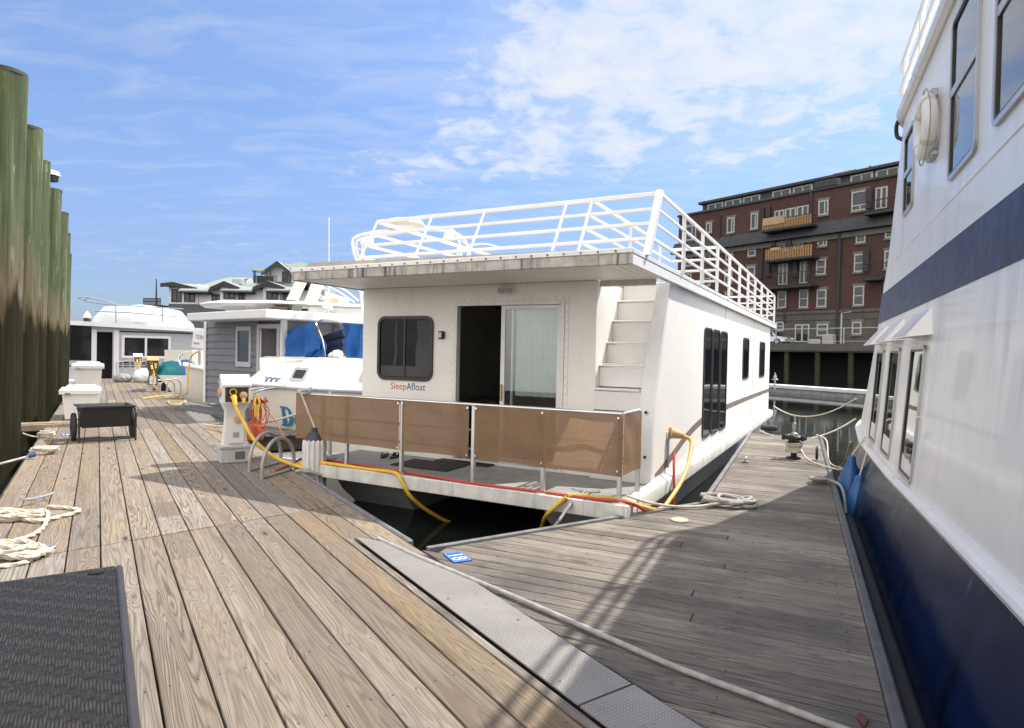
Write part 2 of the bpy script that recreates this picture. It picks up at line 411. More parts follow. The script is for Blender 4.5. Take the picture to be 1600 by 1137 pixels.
# ------------------------------------------------------------------ docks
tan_planks = planks_mat('dock_boards', [(.34, .268, .188), (.31, .258, .198), (.37, .295, .21), (.255, .227, .20), (.36, .318, .262), (.37, .26, .14), (.31, .253, .186), (.28, .247, .21)], contrast=.85)
grey_planks = planks_mat('finger_boards', [(.32, .285, .24), (.47, .40, .32), (.225, .20, .172), (.38, .335, .275), (.26, .23, .19), (.43, .375, .305)], ring=(.045, .04, .036), contrast=.8, wet=.8, heart=.7, vary=.38, patchy=.3, rough=.7)
dark_wood = pbr('dark_underframe', (.05, .042, .034), .9, var=.35, bump=.3)
def board(mb, poly, z1, th, bid, horizontal_axis, ctr):
    """poly: 4 points (x,y); the grain runs along horizontal_axis"""
    n = len(poly); vs = []; at = []
    zt = z1 + random.uniform(-.002, .002)
    cx = sum(p[0] for p in poly) / n; cy = sum(p[1] for p in poly) / n
    for z, k in ((z1 - th, 1.), (zt - .004, 1.), (zt, .0)):
        for x, y in poly:
            ins = .004 if k == 0. else 0.
            X = x - math.copysign(ins, x - cx); Y = y - math.copysign(ins, y - cy)
            vs.append((X, Y, z)); at.append((Y if horizontal_axis == 1 else X, (X - ctr) if horizontal_axis == 1 else (Y - ctr), bid))
    fs = [tuple(range(2 * n, 3 * n))]
    for r in (0, 1):
        for i in range(n):
            j = (i + 1) % n; fs.append((r * n + i, r * n + j, (r + 1) * n + j, (r + 1) * n + i))
    mb.add(vs, fs, 0, at)

A0 = -.835; PW = .217; NA = 14; AR = A0 + NA * PW      # main dock: -.835 .. 2.203
seam = lambda a: 6.0 + .206 * a
mb = MB(); bid = 1.; gap = .010
for k in range(NA):
    a0, a1 = A0 + k * PW + gap / 2, A0 + (k + 1) * PW - gap / 2; ac = (a0 + a1) / 2
    cuts = [(-2.0, -2.0)]
    s0, s1 = seam(a0), seam(a1); g = .012
    segs = []
    # near section, then sections with their own butt joints
    near_end = (s0 - g, s1 - g)
    lo = (-2., -2.)
    top = near_end
    if 12 <= k:                                           # cut back for the tread plates
        lo = (5.28 - (.30 if k == 13 else 0), 5.02 - (.55 if k == 13 else 0))
    if k in (3, 6): segs += [(lo, (5.35, 5.35)), ((5.36, 5.36), top)] if k == 6 else [(lo, top)]
    else: segs.append((lo, top))
    bounds = [(s0 + g, s1 + g)]
    l = 6.6 if k != 6 else 6.55
    js = sorted({13.7 + .06 * k} | ({random.choice([7.4, 8.6, 9.8, 11.0])} if random.random() < .45 else set()) | ({6.75} if k == 6 else set()) | {17.9 + random.uniform(-.4, .4), 22.3, 26.5 + random.uniform(-.5, .5), 31.0})
    prev = (s0 + g, s1 + g)
    for j in js: segs.append((prev, (j - .003, j - .003))); prev = (j + .003, j + .003)
    segs.append((prev, (36.4, 36.4)))
    for (b0, b1), (t0, t1) in segs:
        board(mb, [(a0, b0), (a1, b1), (a1, t1), (a0, t0)], 0., .04, bid, 1, ac); bid += 1.
dock = single('main_dock', mb, tan_planks, 'long main dock of sun-bleached brown boards leading to the grey cabin boat', 'dock', D, (0, 0, 0), kind='structure', attr='pl', sharp=30)
mb = MB(); mb.box(A0 + .03, AR - .02, -2, 36.3, -.34, -.045); ob = link('dock_float', mb.mesh('dock_float', dark_wood), dock)
mb = MB(); mb.box(AR + .002, AR + .055, 4.9, 36.3, -.16, .012, b=.012); link('edge_strip', mb.mesh('edge_strip', grey_rub), dock)
mb = MB(); mb.box(A0 - .03, A0 - .002, -2, 36.3, -.2, -.03, b=.01); link('fascia_board', mb.mesh('fascia_board', dark_wood), dock)
# narrow old board beside the tread plates
mb = MB(); board(mb, [(1.772, -2), (1.826, -2), (1.835, 5.25), (1.78, 5.3)], .0, .04, 77., 1, 1.8)
link('filler_board', mb.mesh('filler_board', grey_planks, attr='pl'), dock)

# finger dock (frame F): right edge .41, left edge -.91 beyond the gusset
FR = .41
def fleft(v):
    if v >= 7.25: return -.91
    if v >= 4.40: return -2.70 + (v - 4.40) / (7.25 - 4.40) * 1.79
    # along the right edge of the main dock
    P0 = F.l(D.w(AR + .03, 0)); P1 = F.l(D.w(AR + .03, 5.0)); t = (v - P0[1]) / (P1[1] - P0[1]); return P0[0] + t * (P1[0] - P0[0])
mb = MB(); v = 1.3; bid = 200.
while v < 14.7:
    pw = random.choice([.138, .14, .142]); v1 = v + pw
    l0, l1 = fleft(v) + .0, fleft(v1) + .0
    if v < 4.4 < v1: l0 = l1
    if FR - l0 > .05:
        x1 = FR - .002; xm = None
        if random.random() < .3 and l0 < -1.4: xm = random.uniform(-.9, -.2)
        parts_ = [(l0, l1, x1, x1)] if xm is None else [(l0, l1, xm - .003, xm - .003), (xm + .003, xm + .003, x1, x1)]
        for q0, q1, e0, e1 in parts_:
            board(mb, [(q0, v + .005), (e0, v + .005), (e1, v1 - .005), (q1, v1 - .005)], -.012, .04, bid, 0, (v + v1) / 2); bid += 1
    v = v1
finger = single('finger_dock', mb, grey_planks, 'grey weathered finger dock widening in a triangle between houseboat and white ship', 'dock', F, (0, 0, 0), kind='structure', attr='pl', sharp=30)
mb = MB()
mb.prism([(-.86, 7.3), (-2.6, 4.45), (.30, 2.5), (.36, 2.5), (.36, 14.6), (-.86, 14.6)], 'z', -.34, -.06)
link('dock_float', mb.mesh('dock_float', dark_wood), finger)
mb = MB(); mb.box(FR, FR + .065, 1.0, 14.75, -.18, .012, b=.012); link('edge_strip', mb.mesh('edge_strip', dark_rub), finger)
mb = MB(); mb.prism([(-2.71, 4.40), (-2.76, 4.43), (-.965, 7.27), (-.965, 14.75), (-.912, 14.75), (-.912, 7.25)], 'z', -.16, .006)
link('edge_strip', mb.mesh('edge_strip', grey_rub), finger)

# diamond tread plates bridging the two docks
m = NT('diamond_plate'); o = m.obj(); sp2 = m.n('SeparateXYZ'); m.l(o, sp2.inputs[0])
px_, py_ = sp2.outputs[0], sp2.outputs[1]
c45 = m.math('ADD', px_, py_); s45 = m.math('SUBTRACT', px_, py_); per = .040
def lug(u, v_):
    a = m.math('SUBTRACT', m.math('FRACT', m.math('DIVIDE', u, per)), .5); b = m.math('SUBTRACT', m.math('FRACT', m.math('DIVIDE', v_, per)), .5)
    q = m.math('ADD', m.math('MULTIPLY', m.math('MULTIPLY', a, a), 9.), m.math('MULTIPLY', m.math('MULTIPLY', b, b), 120.))
    return m.math('SUBTRACT', 1., q, clamp=True)
hl = m.math('MAXIMUM', lug(c45, s45), lug(m.math('ADD', s45, per / 2), m.math('ADD', c45, per / 2)))
wear = m.noise(o, 2.2, 5., .6)
base = m.mix(m.ramp(wear, [(.35, 0.), (.7, 1.)]), (.22, .21, .192), (.29, .277, .257))
base = m.mix(m.math('MULTIPLY', hl, .55), base, (.66, .645, .62))
base = m.mix(m.math('MULTIPLY', m.ramp(m.noise(o, 14., 4.), [(.6, 0.), (.75, 1.)]), .4), base, (.14, .12, .10))
m.l(base, m.b.inputs['Base Color']); m.b.inputs['Metallic'].default_value = .1; m.b.inputs['Roughness'].default_value = .45
m.bump(hl, .6, .003)
tread = m.mat
mb = MB(); mb.prism([(1.845, 2.20), (2.185, 2.21), (2.215, 4.06), (2.085, 4.83), (1.86, 5.23)], 'z', .004, .012)
t1 = Thing('tread_plate', 'longer diamond tread plate with a slanted far end beside the blue 18 sign', 'tread plate', D, (2.0, 3.6, .004), 'diamond tread plates bridging the docks')
for a, l in ((1.90, 2.4), (1.91, 3.6), (2.12, 3.1), (2.10, 4.4)): mb.lathe([(.011, .012), (.011, .015), (.006, .017)], (a, l, 0), 10, m=1)
t1.part('plate', mb, [tread, steel])
mb = MB(); mb.prism([(1.835, -1.2), (2.20, -1.2), (2.19, 2.198), (1.845, 2.188)], 'z', .004, .011)
t2 = Thing('tread_plate', 'shorter near diamond tread plate butted end to end in front of the longer one', 'tread plate', D, (2.0, .8, .004), 'diamond tread plates bridging the docks')
t2.part('plate', mb, tread)
# ------------------------------------------------------------------ the white houseboat (frame B)
VF = 6.14; UL, UR = -6.50, -2.0; VW = 7.42; VE = 20.0; DK = .102; RF0, RF1 = 2.535, 2.69
hb = Thing('houseboat', 'white flat-roofed houseboat with open sliding door and brown cloth screens along its deck rail', 'houseboat', B, (-4.2, 6.14, WATER))
pontoon = pbr('pontoon_paint', (.50, .50, .48), .35, var=.12, streak=.45, dirt=(.12, .11, .09))
def pont(u0, u1):
    mb = MB()
    mb.loft([[(u0, 6.42, -.03), (u1, 6.42, -.03), (u1, 20.2, -.03), (u0, 20.2, -.03)], [(u0, 6.62, -.30), (u1, 6.62, -.30), (u1, 20.2, -.30), (u0, 20.2, -.30)],
             [(u0 + .12, 7.2, -.85), (u1 - .12, 7.2, -.85), (u1 - .12, 20, -.85), (u0 + .12, 20, -.85)]])
    hb.part('pontoon', mb, pontoon)
pont(-6.12, -5.0); pont(-3.0, -2.06)
deckm = pbr('deck_carpet', (.27, .265, .25), .9, var=.14, vscale=4., bump=.15, bscale=220., streak=.3)
NU = -6.13; mb = MB(); mb.box(NU, UR + .058, VF + .02, 6.62, DK - .03, DK); mb.box(UL + .02, UR + .058, 6.62, 8.2, DK - .03, DK); mb.box(UL + .1, UR - .05, 8.2, VE, .02, .06); deck = hb.part('deck', mb, deckm)
mb = MB(); mb.box(NU, UR + .112, VF - .03, VF + .018, -.055, DK + .006, b=.008); mb.box(NU - .03, NU - .002, VF - .03, 6.6, -.055, DK + .004, b=.008); mb.box(UL - .03, UL - .002, 6.62, VE, -.06, DK + .004, b=.008)
hb.part('deck_lip', mb, white_dirty, deck)
mb = MB(); mb.prism([(UR + .06, -.06), (UR + .105, -.06), (UR + .11, .075), (UR + .095, .10), (UR + .005, .135), (UR + .005, .10), (UR + .06, .08)], 'y', VF + .02, VE + .25)
hb.part('rub_rail', mb, white_dirty)
# front wall in pieces round the door
DL, DR, DT = -4.85, -3.175, 2.30
mb = MB()
mb.box(UL, DL, VW, VW + .05, DK, RF0 - .003); mb.box(DL, DR, VW, VW + .05, DT, RF0 - .003); mb.box(DR, -2.755, VW, VW + .05, DK, RF0 - .003)
wall = hb.part('front_wall', mb, white_wall)
mb = MB(); mb.box(-2.805, -2.755, VW + .052, VE - .05, .06, RF0 - .003); hb.part('stair_wall', mb, white_wall)
mb = MB(); mb.box(UL, UL + .05, VW + .052, VE - .05, .06, RF0 - .003); hb.part('port_wall', mb, white_wall)
mb = MB(); mb.box(UL + .052, -2.06, VE - .05, VE, .06, RF0 - .003); hb.part('end_wall', mb, white_wall)
mb = MB()      # side wall with the slanted leading edge beside the stairs
mb.prism([(7.36, .11), (VE, .11), (VE, RF0 - .004), (8.05, RF0 - .004), (7.40, 1.10)], 'x', UR - .05, UR)
side = hb.part('side_wall', mb, white_wall)
for v in (12.16, 16.25):
    mb = MB(); mb.box(UR + .0005, UR + .004, v - .006, v + .006, .16, RF0 - .01); hb.part('panel_seam', mb, grey_rub, side)
# edge post at the head of the side wall
mb = MB()
e = .03
for u0, u1 in ((UR - .16, UR + .006),):
    mb.loft([[(u0, 7.31, .105), (u1, 7.31, .105), (u1, 7.40, .105), (u0, 7.40, .105)], [(u0, 7.35, 1.10), (u1, 7.35, 1.10), (u1, 7.44, 1.08), (u0, 7.44, 1.08)],
             [(u0, 8.0, RF0 - .006), (u1, 8.0, RF0 - .006), (u1, 8.09, RF0 - .006), (u0, 8.09, RF0 - .006)]])
for z in (.95, .42): mb.lathe([(.018, 0), (.018, .012), (.009, .02)], (UR - .075, 7.335 - .02, z), 12, m=1, axis='y')
hb.part('side_edge_post', mb, [alu_white, black_plastic])
# stairs
treads = [(.10, 7.30), (.365, 7.32), (.64, 7.34), (.93, 7.38), (1.21, 7.56), (1.50, 7.83), (1.78, 8.03), (2.07, 8.24), (2.35, 8.45), (2.60, 8.66)]
mb = MB()
for k in range(len(treads) - 1):
    z0, v0 = treads[k]; z1, v1 = treads[k + 1]
    mb.box(-2.753, UR - .165, v0, v0 + .03, z0 + .004, z1 - .034, b=.004)             # riser
    vb = (treads[k + 1][1] + .05); mb.box(-2.753, UR - .165, v0 - .022, max(vb, v0 + .05), z1 - .026, z1, b=.008)
    if k in (1, 2, 3, 4): mb.box(-2.75, UR - .168, v0 - .004, v0 + .001, z0 + .006, z0 + .016, m=1)  # dark strip drawn in for the shadowed gap between steps
hb.part('stairs', mb, [white_gel, rubber])
mb = MB(); mb.box(-2.75, UR - .06, 8.7, 11.0, .06, .1); hb.part('stairwell_floor', mb, white_wall)
# roof with the stair hatch left open
UOL, UOR = -6.66, -1.92; H0, H1 = 7.52, 11.0
roof_top = pbr('roof_coating', (.40, .36, .30), .9, var=.2, vscale=5., bump=.3, streak=.3)
mb = MB()
mb.box(UOL + .03, UOR - .03, 6.18, H0, RF0 + .03, RF1 - .012); mb.box(UOL + .03, -2.78, H0, H1, RF0, RF1 - .012); mb.box(UOL + .03, UOR - .03, H1, 20.9, RF0, RF1 - .012)
mb.box(-2.0, UOR - .03, H0, H1, RF0, RF1 - .012)
mb.loft([[(UOL + .05, y, RF1 - .02), (UOR - .05, y, RF1 - .02), (UOR - .15, y, RF1 + .015), (UOL + .25, y, RF1 + .075)] for y in (6.24, H0)], caps=True)
roof = hb.part('roof', mb, roof_top)
mb = MB(); mb.box(UOL, UOR, 6.15, 6.178, RF0 - .012, RF1 - .055, b=.006); mb.box(UOL, UOL + .028, 6.18, 20.9, RF0 - .012, RF1 - .055, b=.006)
hb.part('fascia', mb, grimy, roof)
mb = MB(); mb.box(UOR - .028, UOR, 6.18, 20.9, RF0 - .012, RF1 - .055, b=.006); hb.part('side_fascia', mb, white_paint, roof)
mb = MB(); mb.box(UOL - .006, UOR + .006, 6.142, 6.176, RF1 - .054, RF1, b=.006); mb.box(UOR - .024, UOR + .006, 6.178, 20.9, RF1 - .054, RF1, b=.006); mb.box(UOL - .006, UOL + .024, 6.178, 20.9, RF1 - .054, RF1, b=.006)
u = UOL + .2
while u < UOR: mb.lathe([(.011, 0), (.008, .006)], (u, 6.142 - .006, RF1 - .03), 8, m=1, axis='y'); u += .19
hb.part('roof_edging', mb, [alu_white, black_plastic], roof)
mb = MB(); u = UOL + .035
while u < UOR - .1:      # soffit boards under the overhang
    mb.box(u, min(u + .093, UOR - .032), 6.18, VW - .002 if u < -2.8 else H0, RF0 + .0, RF0 + .022, b=.004); u += .1
hb.part('soffit', mb, white_wall, roof)
mb = MB(); mb.box(-2.752, UR - .056, H0 + .002, H0 + .05, RF0 - .07, RF0 + .02, b=.004); hb.part('hatch_trim', mb, white_dirty, roof)
# roof railing
railm = pbr('rail_white', (.78, .78, .77), .35, var=.04, streak=.08)
RZ = [.20, .385, .565, .76]; RB = RF1 - .01
VB, VT = 6.62, 7.08
def raked(z): return VB + (VT - VB) * z / .76
def rpost(pts, r=.022):
    mb = MB(); a, b = pts; mb.tube([a, b], r, 4); hb.part('rail_post', mb, railm, rl_)
mb = MB()
for z in RZ:
    s_ = .026 if z > .7 else .02
    v = raked(z); mb.box(-5.98, -1.90, v - s_ * .6, v + s_ * .6, RB + z - s_, RB + z + s_, b=.005)
    for u, v1, v0 in ((-1.90, 19.9, v + .02), (-2.72, 10.9, v + .02), (-5.98, 19.9, v + .02)): mb.box(u - s_ * .6, u + s_ * .6, v0, v1, RB + z - s_, RB + z + s_, b=.005)
    mb.box(-5.95, -1.93, 19.9 - s_ * .6, 19.9 + s_ * .6, RB + z - s_, RB + z + s_, b=.005)
    mb.box(-2.70, -1.93, 10.9 - s_ * .6, 10.9 + s_ * .6, RB + z - s_, RB + z + s_, b=.005)
rl_ = hb.part('roof_railing', mb, railm)
for u in (-5.98, -5.03, -4.2, -3.05, -2.72): rpost([(u, VB, RB), (u, VT, RB + .75)])
mb = MB(); mb.loft([[(-1.945, VB - .03, RB), (-1.875, VB - .03, RB), (-1.875, VB + .06, RB), (-1.945, VB + .06, RB)], [(-1.945, VT - .03, RB + .80), (-1.875, VT - .03, RB + .80), (-1.875, VT + .06, RB + .80), (-1.945, VT + .06, RB + .80)]])
hb.part('rail_post', mb, alu_white, rl_)
for v in (8.28, 9.47, 10.68, 11.88, 13.1, 14.32, 15.5, 16.75, 18.1, 19.9): rpost([(-1.90, v, RB), (-1.90, v, RB + .75)], .026)
for v in (8.6, 10.2): rpost([(-2.72, v, RB), (-2.72, v, RB + .75)], .024)
for v in (9.2, 11.6, 14.0, 16.5, 19.9): rpost([(-5.98, v, RB), (-5.98, v, RB + .75)], .024)
for u in (-4.6, -3.2): rpost([(u, 19.9, RB), (u, 19.9, RB + .75)], .024)
# sliding door
fV = lambda a, b, d: (a, VW - d, b)
mb = MB()
mb.box(DL + .002, DL + .055, VW - .025, VW + .07, DK, DT - .002, b=.004); mb.box(DR - .055, DR - .002, VW - .025, VW + .07, DK, DT - .002, b=.004)
mb.box(DL + .055, DR - .055, VW - .025, VW + .07, DT - .055, DT - .002, b=.004); mb.box(DL + .055, DR - .055, VW - .02, VW + .07, DK + .002, DK + .035)
door = hb.part('sliding_door', mb, alu_white)
mb = MB(); mb.ringplate(rrect(DL - .05, DR + .05, DK + .01, DT + .05, .004, 1), rrect(DL + .001, DR - .001, DK + .02, DT - .001, .004, 1), fV, .001, .009)
z = .3
while z < DT: [mb.lathe([(.008, 0), (.006, .004)], (u, VW - .013, z), 8, m=1, axis='y') for u in (DL - .025, DR + .025)]; z += .115
u = DL + .05
while u < DR: mb.lathe([(.008, 0), (.006, .004)], (u, VW - .013, DT + .025), 8, m=1, axis='y'); u += .115
hb.part('door_flange', mb, [white_wall, galv], door)
ML, MR = -4.11, DR - .06
mb = MB()
for x0, x1, z0, z1 in ((ML, ML + .065, DK + .04, DT - .06), (MR - .05, MR, DK + .04, DT - .06), (ML + .065, MR - .05, DT - .11, DT - .06), (ML + .065, MR - .05, DK + .04, DK + .12)): mb.box(x0, x1, VW + .005, VW + .035, z0, z1, b=.004)
pan = hb.part('door_panel', mb, alu_white, door)
mb = MB(); mb.box(ML + .065, MR - .05, VW + .018, VW + .022, DK + .12, DT - .11); hb.part('door_glass', mb, glass_clear('door_glass'), door)
mb = MB(); mb.box(ML + .016, ML + .042, VW - .028, VW + .004, .98, 1.2, b=.008); hb.part('door_handle', mb, pbr('brass_tone', (.5, .42, .2), .4, .6), door)
mb = MB(); mb.box(ML + .14, ML + .17, VW + .04, VW + .07, DK + .04, DT - .07, b=.004); hb.part('inner_stile', mb, alu_white, door)
shade = pbr('roller_shade', (.74, .75, .70), .85, var=.03)
mb = MB(); mb.grid(lambda i, j: (ML + .18 + i * (MR - ML - .16), VW + .10 + .008 * sin(i * 55), 1.05 + j * 1.2), 60, 4); hb.part('door_shade', mb, shade, door)
# interior seen through the door
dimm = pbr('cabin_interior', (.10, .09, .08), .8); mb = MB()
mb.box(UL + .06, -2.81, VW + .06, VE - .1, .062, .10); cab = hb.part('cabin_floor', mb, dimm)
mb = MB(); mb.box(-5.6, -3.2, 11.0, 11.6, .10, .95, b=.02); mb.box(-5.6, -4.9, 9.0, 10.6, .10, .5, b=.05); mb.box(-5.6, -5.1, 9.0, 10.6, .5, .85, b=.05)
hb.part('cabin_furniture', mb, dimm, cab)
# front window
WL, WR, W0, W1 = -6.20, -5.20, 1.19, 2.115
mb = MB(); mb.ringplate(rrect(WL, WR, W0, W1, .13), rrect(WL + .045, WR - .045, W0 + .045, W1 - .045, .09), fV, .0, .028)
wf = hb.part('window', mb, black_plastic)
mb = MB(); mb.plate(rrect(WL + .04, WR - .04, W0 + .04, W1 - .04, .09), fV, .001, .010); hb.part('pane', mb, glass_dark('window_glass', (.004, .004, .005), .05, .14), wf)
mb = MB(); mb.box(-5.715, -5.685, VW - .022, VW - .0105, W0 + .045, W1 - .045); hb.part('mullion', mb, black_plastic, wf)
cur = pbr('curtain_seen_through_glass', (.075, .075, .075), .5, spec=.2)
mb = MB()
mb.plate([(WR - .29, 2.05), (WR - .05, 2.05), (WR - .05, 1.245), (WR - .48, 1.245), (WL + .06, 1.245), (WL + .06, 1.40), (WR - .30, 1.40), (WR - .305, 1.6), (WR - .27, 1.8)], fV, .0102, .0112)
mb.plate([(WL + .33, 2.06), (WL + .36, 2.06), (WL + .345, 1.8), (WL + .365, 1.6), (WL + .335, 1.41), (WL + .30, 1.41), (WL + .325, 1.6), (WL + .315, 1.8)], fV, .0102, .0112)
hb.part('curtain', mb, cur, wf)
# lamp, key box
mb = MB(); mb.plate(rrect(-4.155, -3.895, 2.375, 2.485, .055), fV, .001, .05); lm = hb.part('porch_lamp', mb, white_paint)
mb = MB(); mb.plate(rrect(-4.13, -3.92, 2.395, 2.465, .034), fV, .051, .085); hb.part('lamp_lens', mb, pbr('ribbed_lens', (.55, .52, .46), .3, var=.1), lm)
mb = MB()
for k in range(6): mb.box(-4.105 + k * .035, -4.098 + k * .035, VW - .089, VW - .0855, 2.40, 2.46)
hb.part('lamp_bars', mb, grey_rub, lm)
mb = MB(); mb.box(-5.10, -5.005, VW - .05, VW - .001, 1.785, 1.895, b=.012); kb = hb.part('key_box', mb, black_plastic)
mb = MB(); mb.box(-5.088, -5.03, VW - .058, VW - .0515, 1.80, 1.88, b=.004); hb.part('dial_plate', mb, galv, kb)
# lettering
let_o = pbr('lettering_orange', (.62, .11, .03), .5); let_b = pbr('lettering_blue', (.015, .03, .16), .5)
s1 = .145
mb = MB(); w1_ = put_text(mb, 'Sleep', s1, lambda x, y: (-5.96 + x * .95, VW - .002, 1.055 + y)); hb.part('lettering', mb, let_o, wall)
mb = MB(); put_text(mb, 'Afloat', s1, lambda x, y: (-5.955 + (w1_ + .002) * .95 + x * .95, VW - .002, 1.055 + y)); hb.part('lettering', mb, let_b, wall)
mb = MB(); mb.plate([(-5.85, .86), (-5.80, .93), (-5.76, .90), (-5.76, .84)], fV, .0, .002); mb.plate([(-5.62, .87), (-5.50, .87), (-5.50, .92), (-5.66, .92)], fV, 0, .002, 1); hb.part('emblem', mb, [let_o, let_b], wall)
# brown stripe on the side wall
fU = lambda a, b, d: (UR + d, a, b)
st_c = [(7.5, .15, .10), (8.3, .30, .11), (9.2, .485, .11), (10.3, .62, .11), (11.6, .665, .11), (13, .69, .105), (16, .705, .10), (VE - .02, .71, .10)]
sp_ = spline([(a, b, c) for a, b, c in st_c], 6)
mb = MB(); lo_ = [(UR + .003, q[0], max(q[1] - q[2] / 2, .16)) for q in sp_]; hi_ = [(UR + .003, q[0], q[1] + q[2] / 2) for q in sp_]
mb.add(lo_ + hi_, [(i, i + 1, len(sp_) + i + 1, len(sp_) + i) for i in range(len(sp_) - 1)])
hb.part('stripe', mb, pbr('stripe_brown', (.20, .145, .125), .45, var=.12), side, recalc=False)
# side windows
sg = glass_dark('side_window_glass')
for v0, v1, z0, z1 in ((10.25, 10.90, .32, 2.085), (10.97, 11.62, .31, 2.085), (11.72, 12.42, .30, 2.085), (14.5, 15.42, 1.16, 2.06), (17.5, 18.62, 1.14, 2.05)):
    mb = MB(); mb.ringplate(rrect(v0, v1, z0, z1, .1), rrect(v0 + .035, v1 - .035, z0 + .035, z1 - .035, .07), fU, .0, .02)
    wf = hb.part('window', mb, black_plastic, side)
    mb = MB(); mb.plate(rrect(v0 + .03, v1 - .03, z0 + .03, z1 - .03, .07), fU, .002, .009); q = link('pane', mb.mesh('pane', sg, hb.o), side)
# power inlet on the side
mb = MB(); mb.box(UR + .001, UR + .012, 8.0, 8.30, .56, .66, b=.004); inl = hb.part('power_inlet', mb, alu_white)
mb = MB(); mb.tube([(UR + .02, 8.1, .64), (UR + .16, 8.22, .60)], .075, 12, r1=.04); hb.part('inlet_cap', mb, pbr('old_plug', (.55, .36, .2), .6, var=.2), inl)
mb = MB(); mb.tube([(UR + .018, 8.05, .62), (UR + .02, 8.05, .2)], .014, 8); hb.part('conduit', mb, galv, inl)
# deck rail with cloth screens
fpu = [-6.07, -5.66, -4.78, -3.755, -2.87, -2.01]
mb = MB(); mb.tube([(-6.52, VF + .04, 1.015), (-1.99, VF + .04, 1.02)], .02, 10); mb.tube([(-1.99, VF + .04, 1.02), (-1.99, VF + .62, 1.02)], .02, 10)
mb.tube([(-6.50, VF + .07, .72), (-2.0, VF + .07, .72)], .014, 8); mb.tube([(-6.50, VF + .07, .5), (-2.0, VF + .07, .5)], .014, 8)
fr_ = hb.part('deck_railing', mb, alu)
def fpost(u, v, h=1.02):
    mb = MB(); mb.box(u - .022, u + .022, v - .022, v + .022, DK, h, b=.004); mb.box(u - .055, u + .055, v - .05, v + .05, DK, DK + .015, b=.004)
    hb.part('rail_post', mb, alu, fr_)
for u in fpu: fpost(u, VF + .05)
fpost(-1.99, VF + .62); fpost(-6.50, VF + .62)
m = NT('screen_cloth'); o = m.obj()
wv = m.noise(m.scale(o, 260, 260, 30), 1., 2.); wh = m.noise(m.scale(o, 20, 20, 320), 1., 2.)
weave = m.math('ADD', m.math('MULTIPLY', wv, .5), m.math('MULTIPLY', wh, .5))
c = m.mix(m.ramp(weave, [(.35, 0.), (.65, 1.)]), (.25, .155, .092), (.37, .235, .145))
c = m.mix(m.math('MULTIPLY', m.ramp(m.noise(o, 1.7, 4.), [(.4, 0.), (.7, 1.)]), .25), c, (.40, .275, .185))
m.l(c, m.b.inputs['Base Color']); m.b.inputs['Roughness'].default_value = .85; m.b.inputs['Specular IOR Level'].default_value = .2
tl = m.n('BsdfTranslucent'); m.l(c, tl.inputs[0]); tr = m.n('BsdfTransparent'); mx1 = m.n('MixShader'); mx1.inputs[0].default_value = .38; mx2 = m.n('MixShader'); mx2.inputs[0].default_value = .065
m.l(m.b.outputs[0], mx1.inputs[1]); m.l(tl.outputs[0], mx1.inputs[2]); m.l(mx1.outputs[0], mx2.inputs[1]); m.l(tr.outputs[0], mx2.inputs[2]); m.l(mx2.outputs[0], m.out.inputs[0])
cloth = m.mat
def screen(p0, p1, z0, z1, seed):
    rnd = random.Random(seed); ph = rnd.uniform(0, 6); a = np.array(p0); b = np.array(p1); L = np.linalg.norm(b - a); nrm = np.array([-(b - a)[1], (b - a)[0]]) / L
    nu = max(8, int(L * 28))
    def fn(i, j):
        q = a + (b - a) * i; edge = min(i, 1 - i, j, 1 - j) * 5; edge = min(1, edge)
        d = edge * (.012 * sin(i * L * 5 + ph) + .008 * sin(i * L * 13 + j * 4 + ph) + .006 * sin(j * 9 + i * 3))
        sg_ = .010 * sin(pi * ((i * L / .9) % 1)) + .012 * sin(i * 3.1 + ph)
        return (q[0] + nrm[0] * d, q[1] + nrm[1] * d, (z0 + sg_ * .6) + (z1 - z0 - sg_ * .6 - .012 * abs(sin(pi * i * L / .95))) * j)
    mb = MB(); mb.grid(fn, nu, 14); o_ = hb.part('cloth_screen', mb, cloth, fr_, recalc=False)
screen((-6.54, VF + .012), (-4.80, VF + .012), .41, 1.025, 1)
screen((-4.755, VF + .012), (-3.80, VF + .012), .40, 1.02, 2)
screen((-3.72, VF + .012), (-1.975, VF + .012), .39, 1.02, 3)
screen((-1.965, VF + .012), (-1.965, VF + .64), .39, 1.02, 4)
for u in (-4.81, -4.745, -3.815, -3.70, -2.87, -2.02):
    for z in (.98, .44): mb = MB(); mb.lathe([(.014, 0), (.014, .006), (.007, .009)], (u, VF - .004, z), 8, axis='y'); hb.part('snap', mb, steel, fr_)
# cleats on the deck edge
def cleat(mb, c, ax, L=.25, h=.06):
    c = np.array(c, float); ax = np.array(ax, float); ax /= np.linalg.norm(ax); up = np.array([0, 0, 1.])
    for s_ in (-1, 1): mb.tube([c + ax * s_ * L * .16, c + ax * s_ * L * .16 + up * h], .014, 8)
    mb.tube([c - ax * L / 2 + up * (h + .012), c - ax * L * .3 + up * h, c + ax * L * .3 + up * h, c + ax * L / 2 + up * (h + .012)], .014, 8)
    mb.lathe([(.05, 0), (.05, .006)], tuple(c), 12)
mb = MB(); cleat(mb, (-2.42, VF + .17, DK), (1, 0, 0), .32); hb.part('cleat', mb, galv)
mb = MB(); cleat(mb, (-6.34, VF + .03, 1.03), (1, 0, 0), .26, .04); hb.part('cleat', mb, galv)

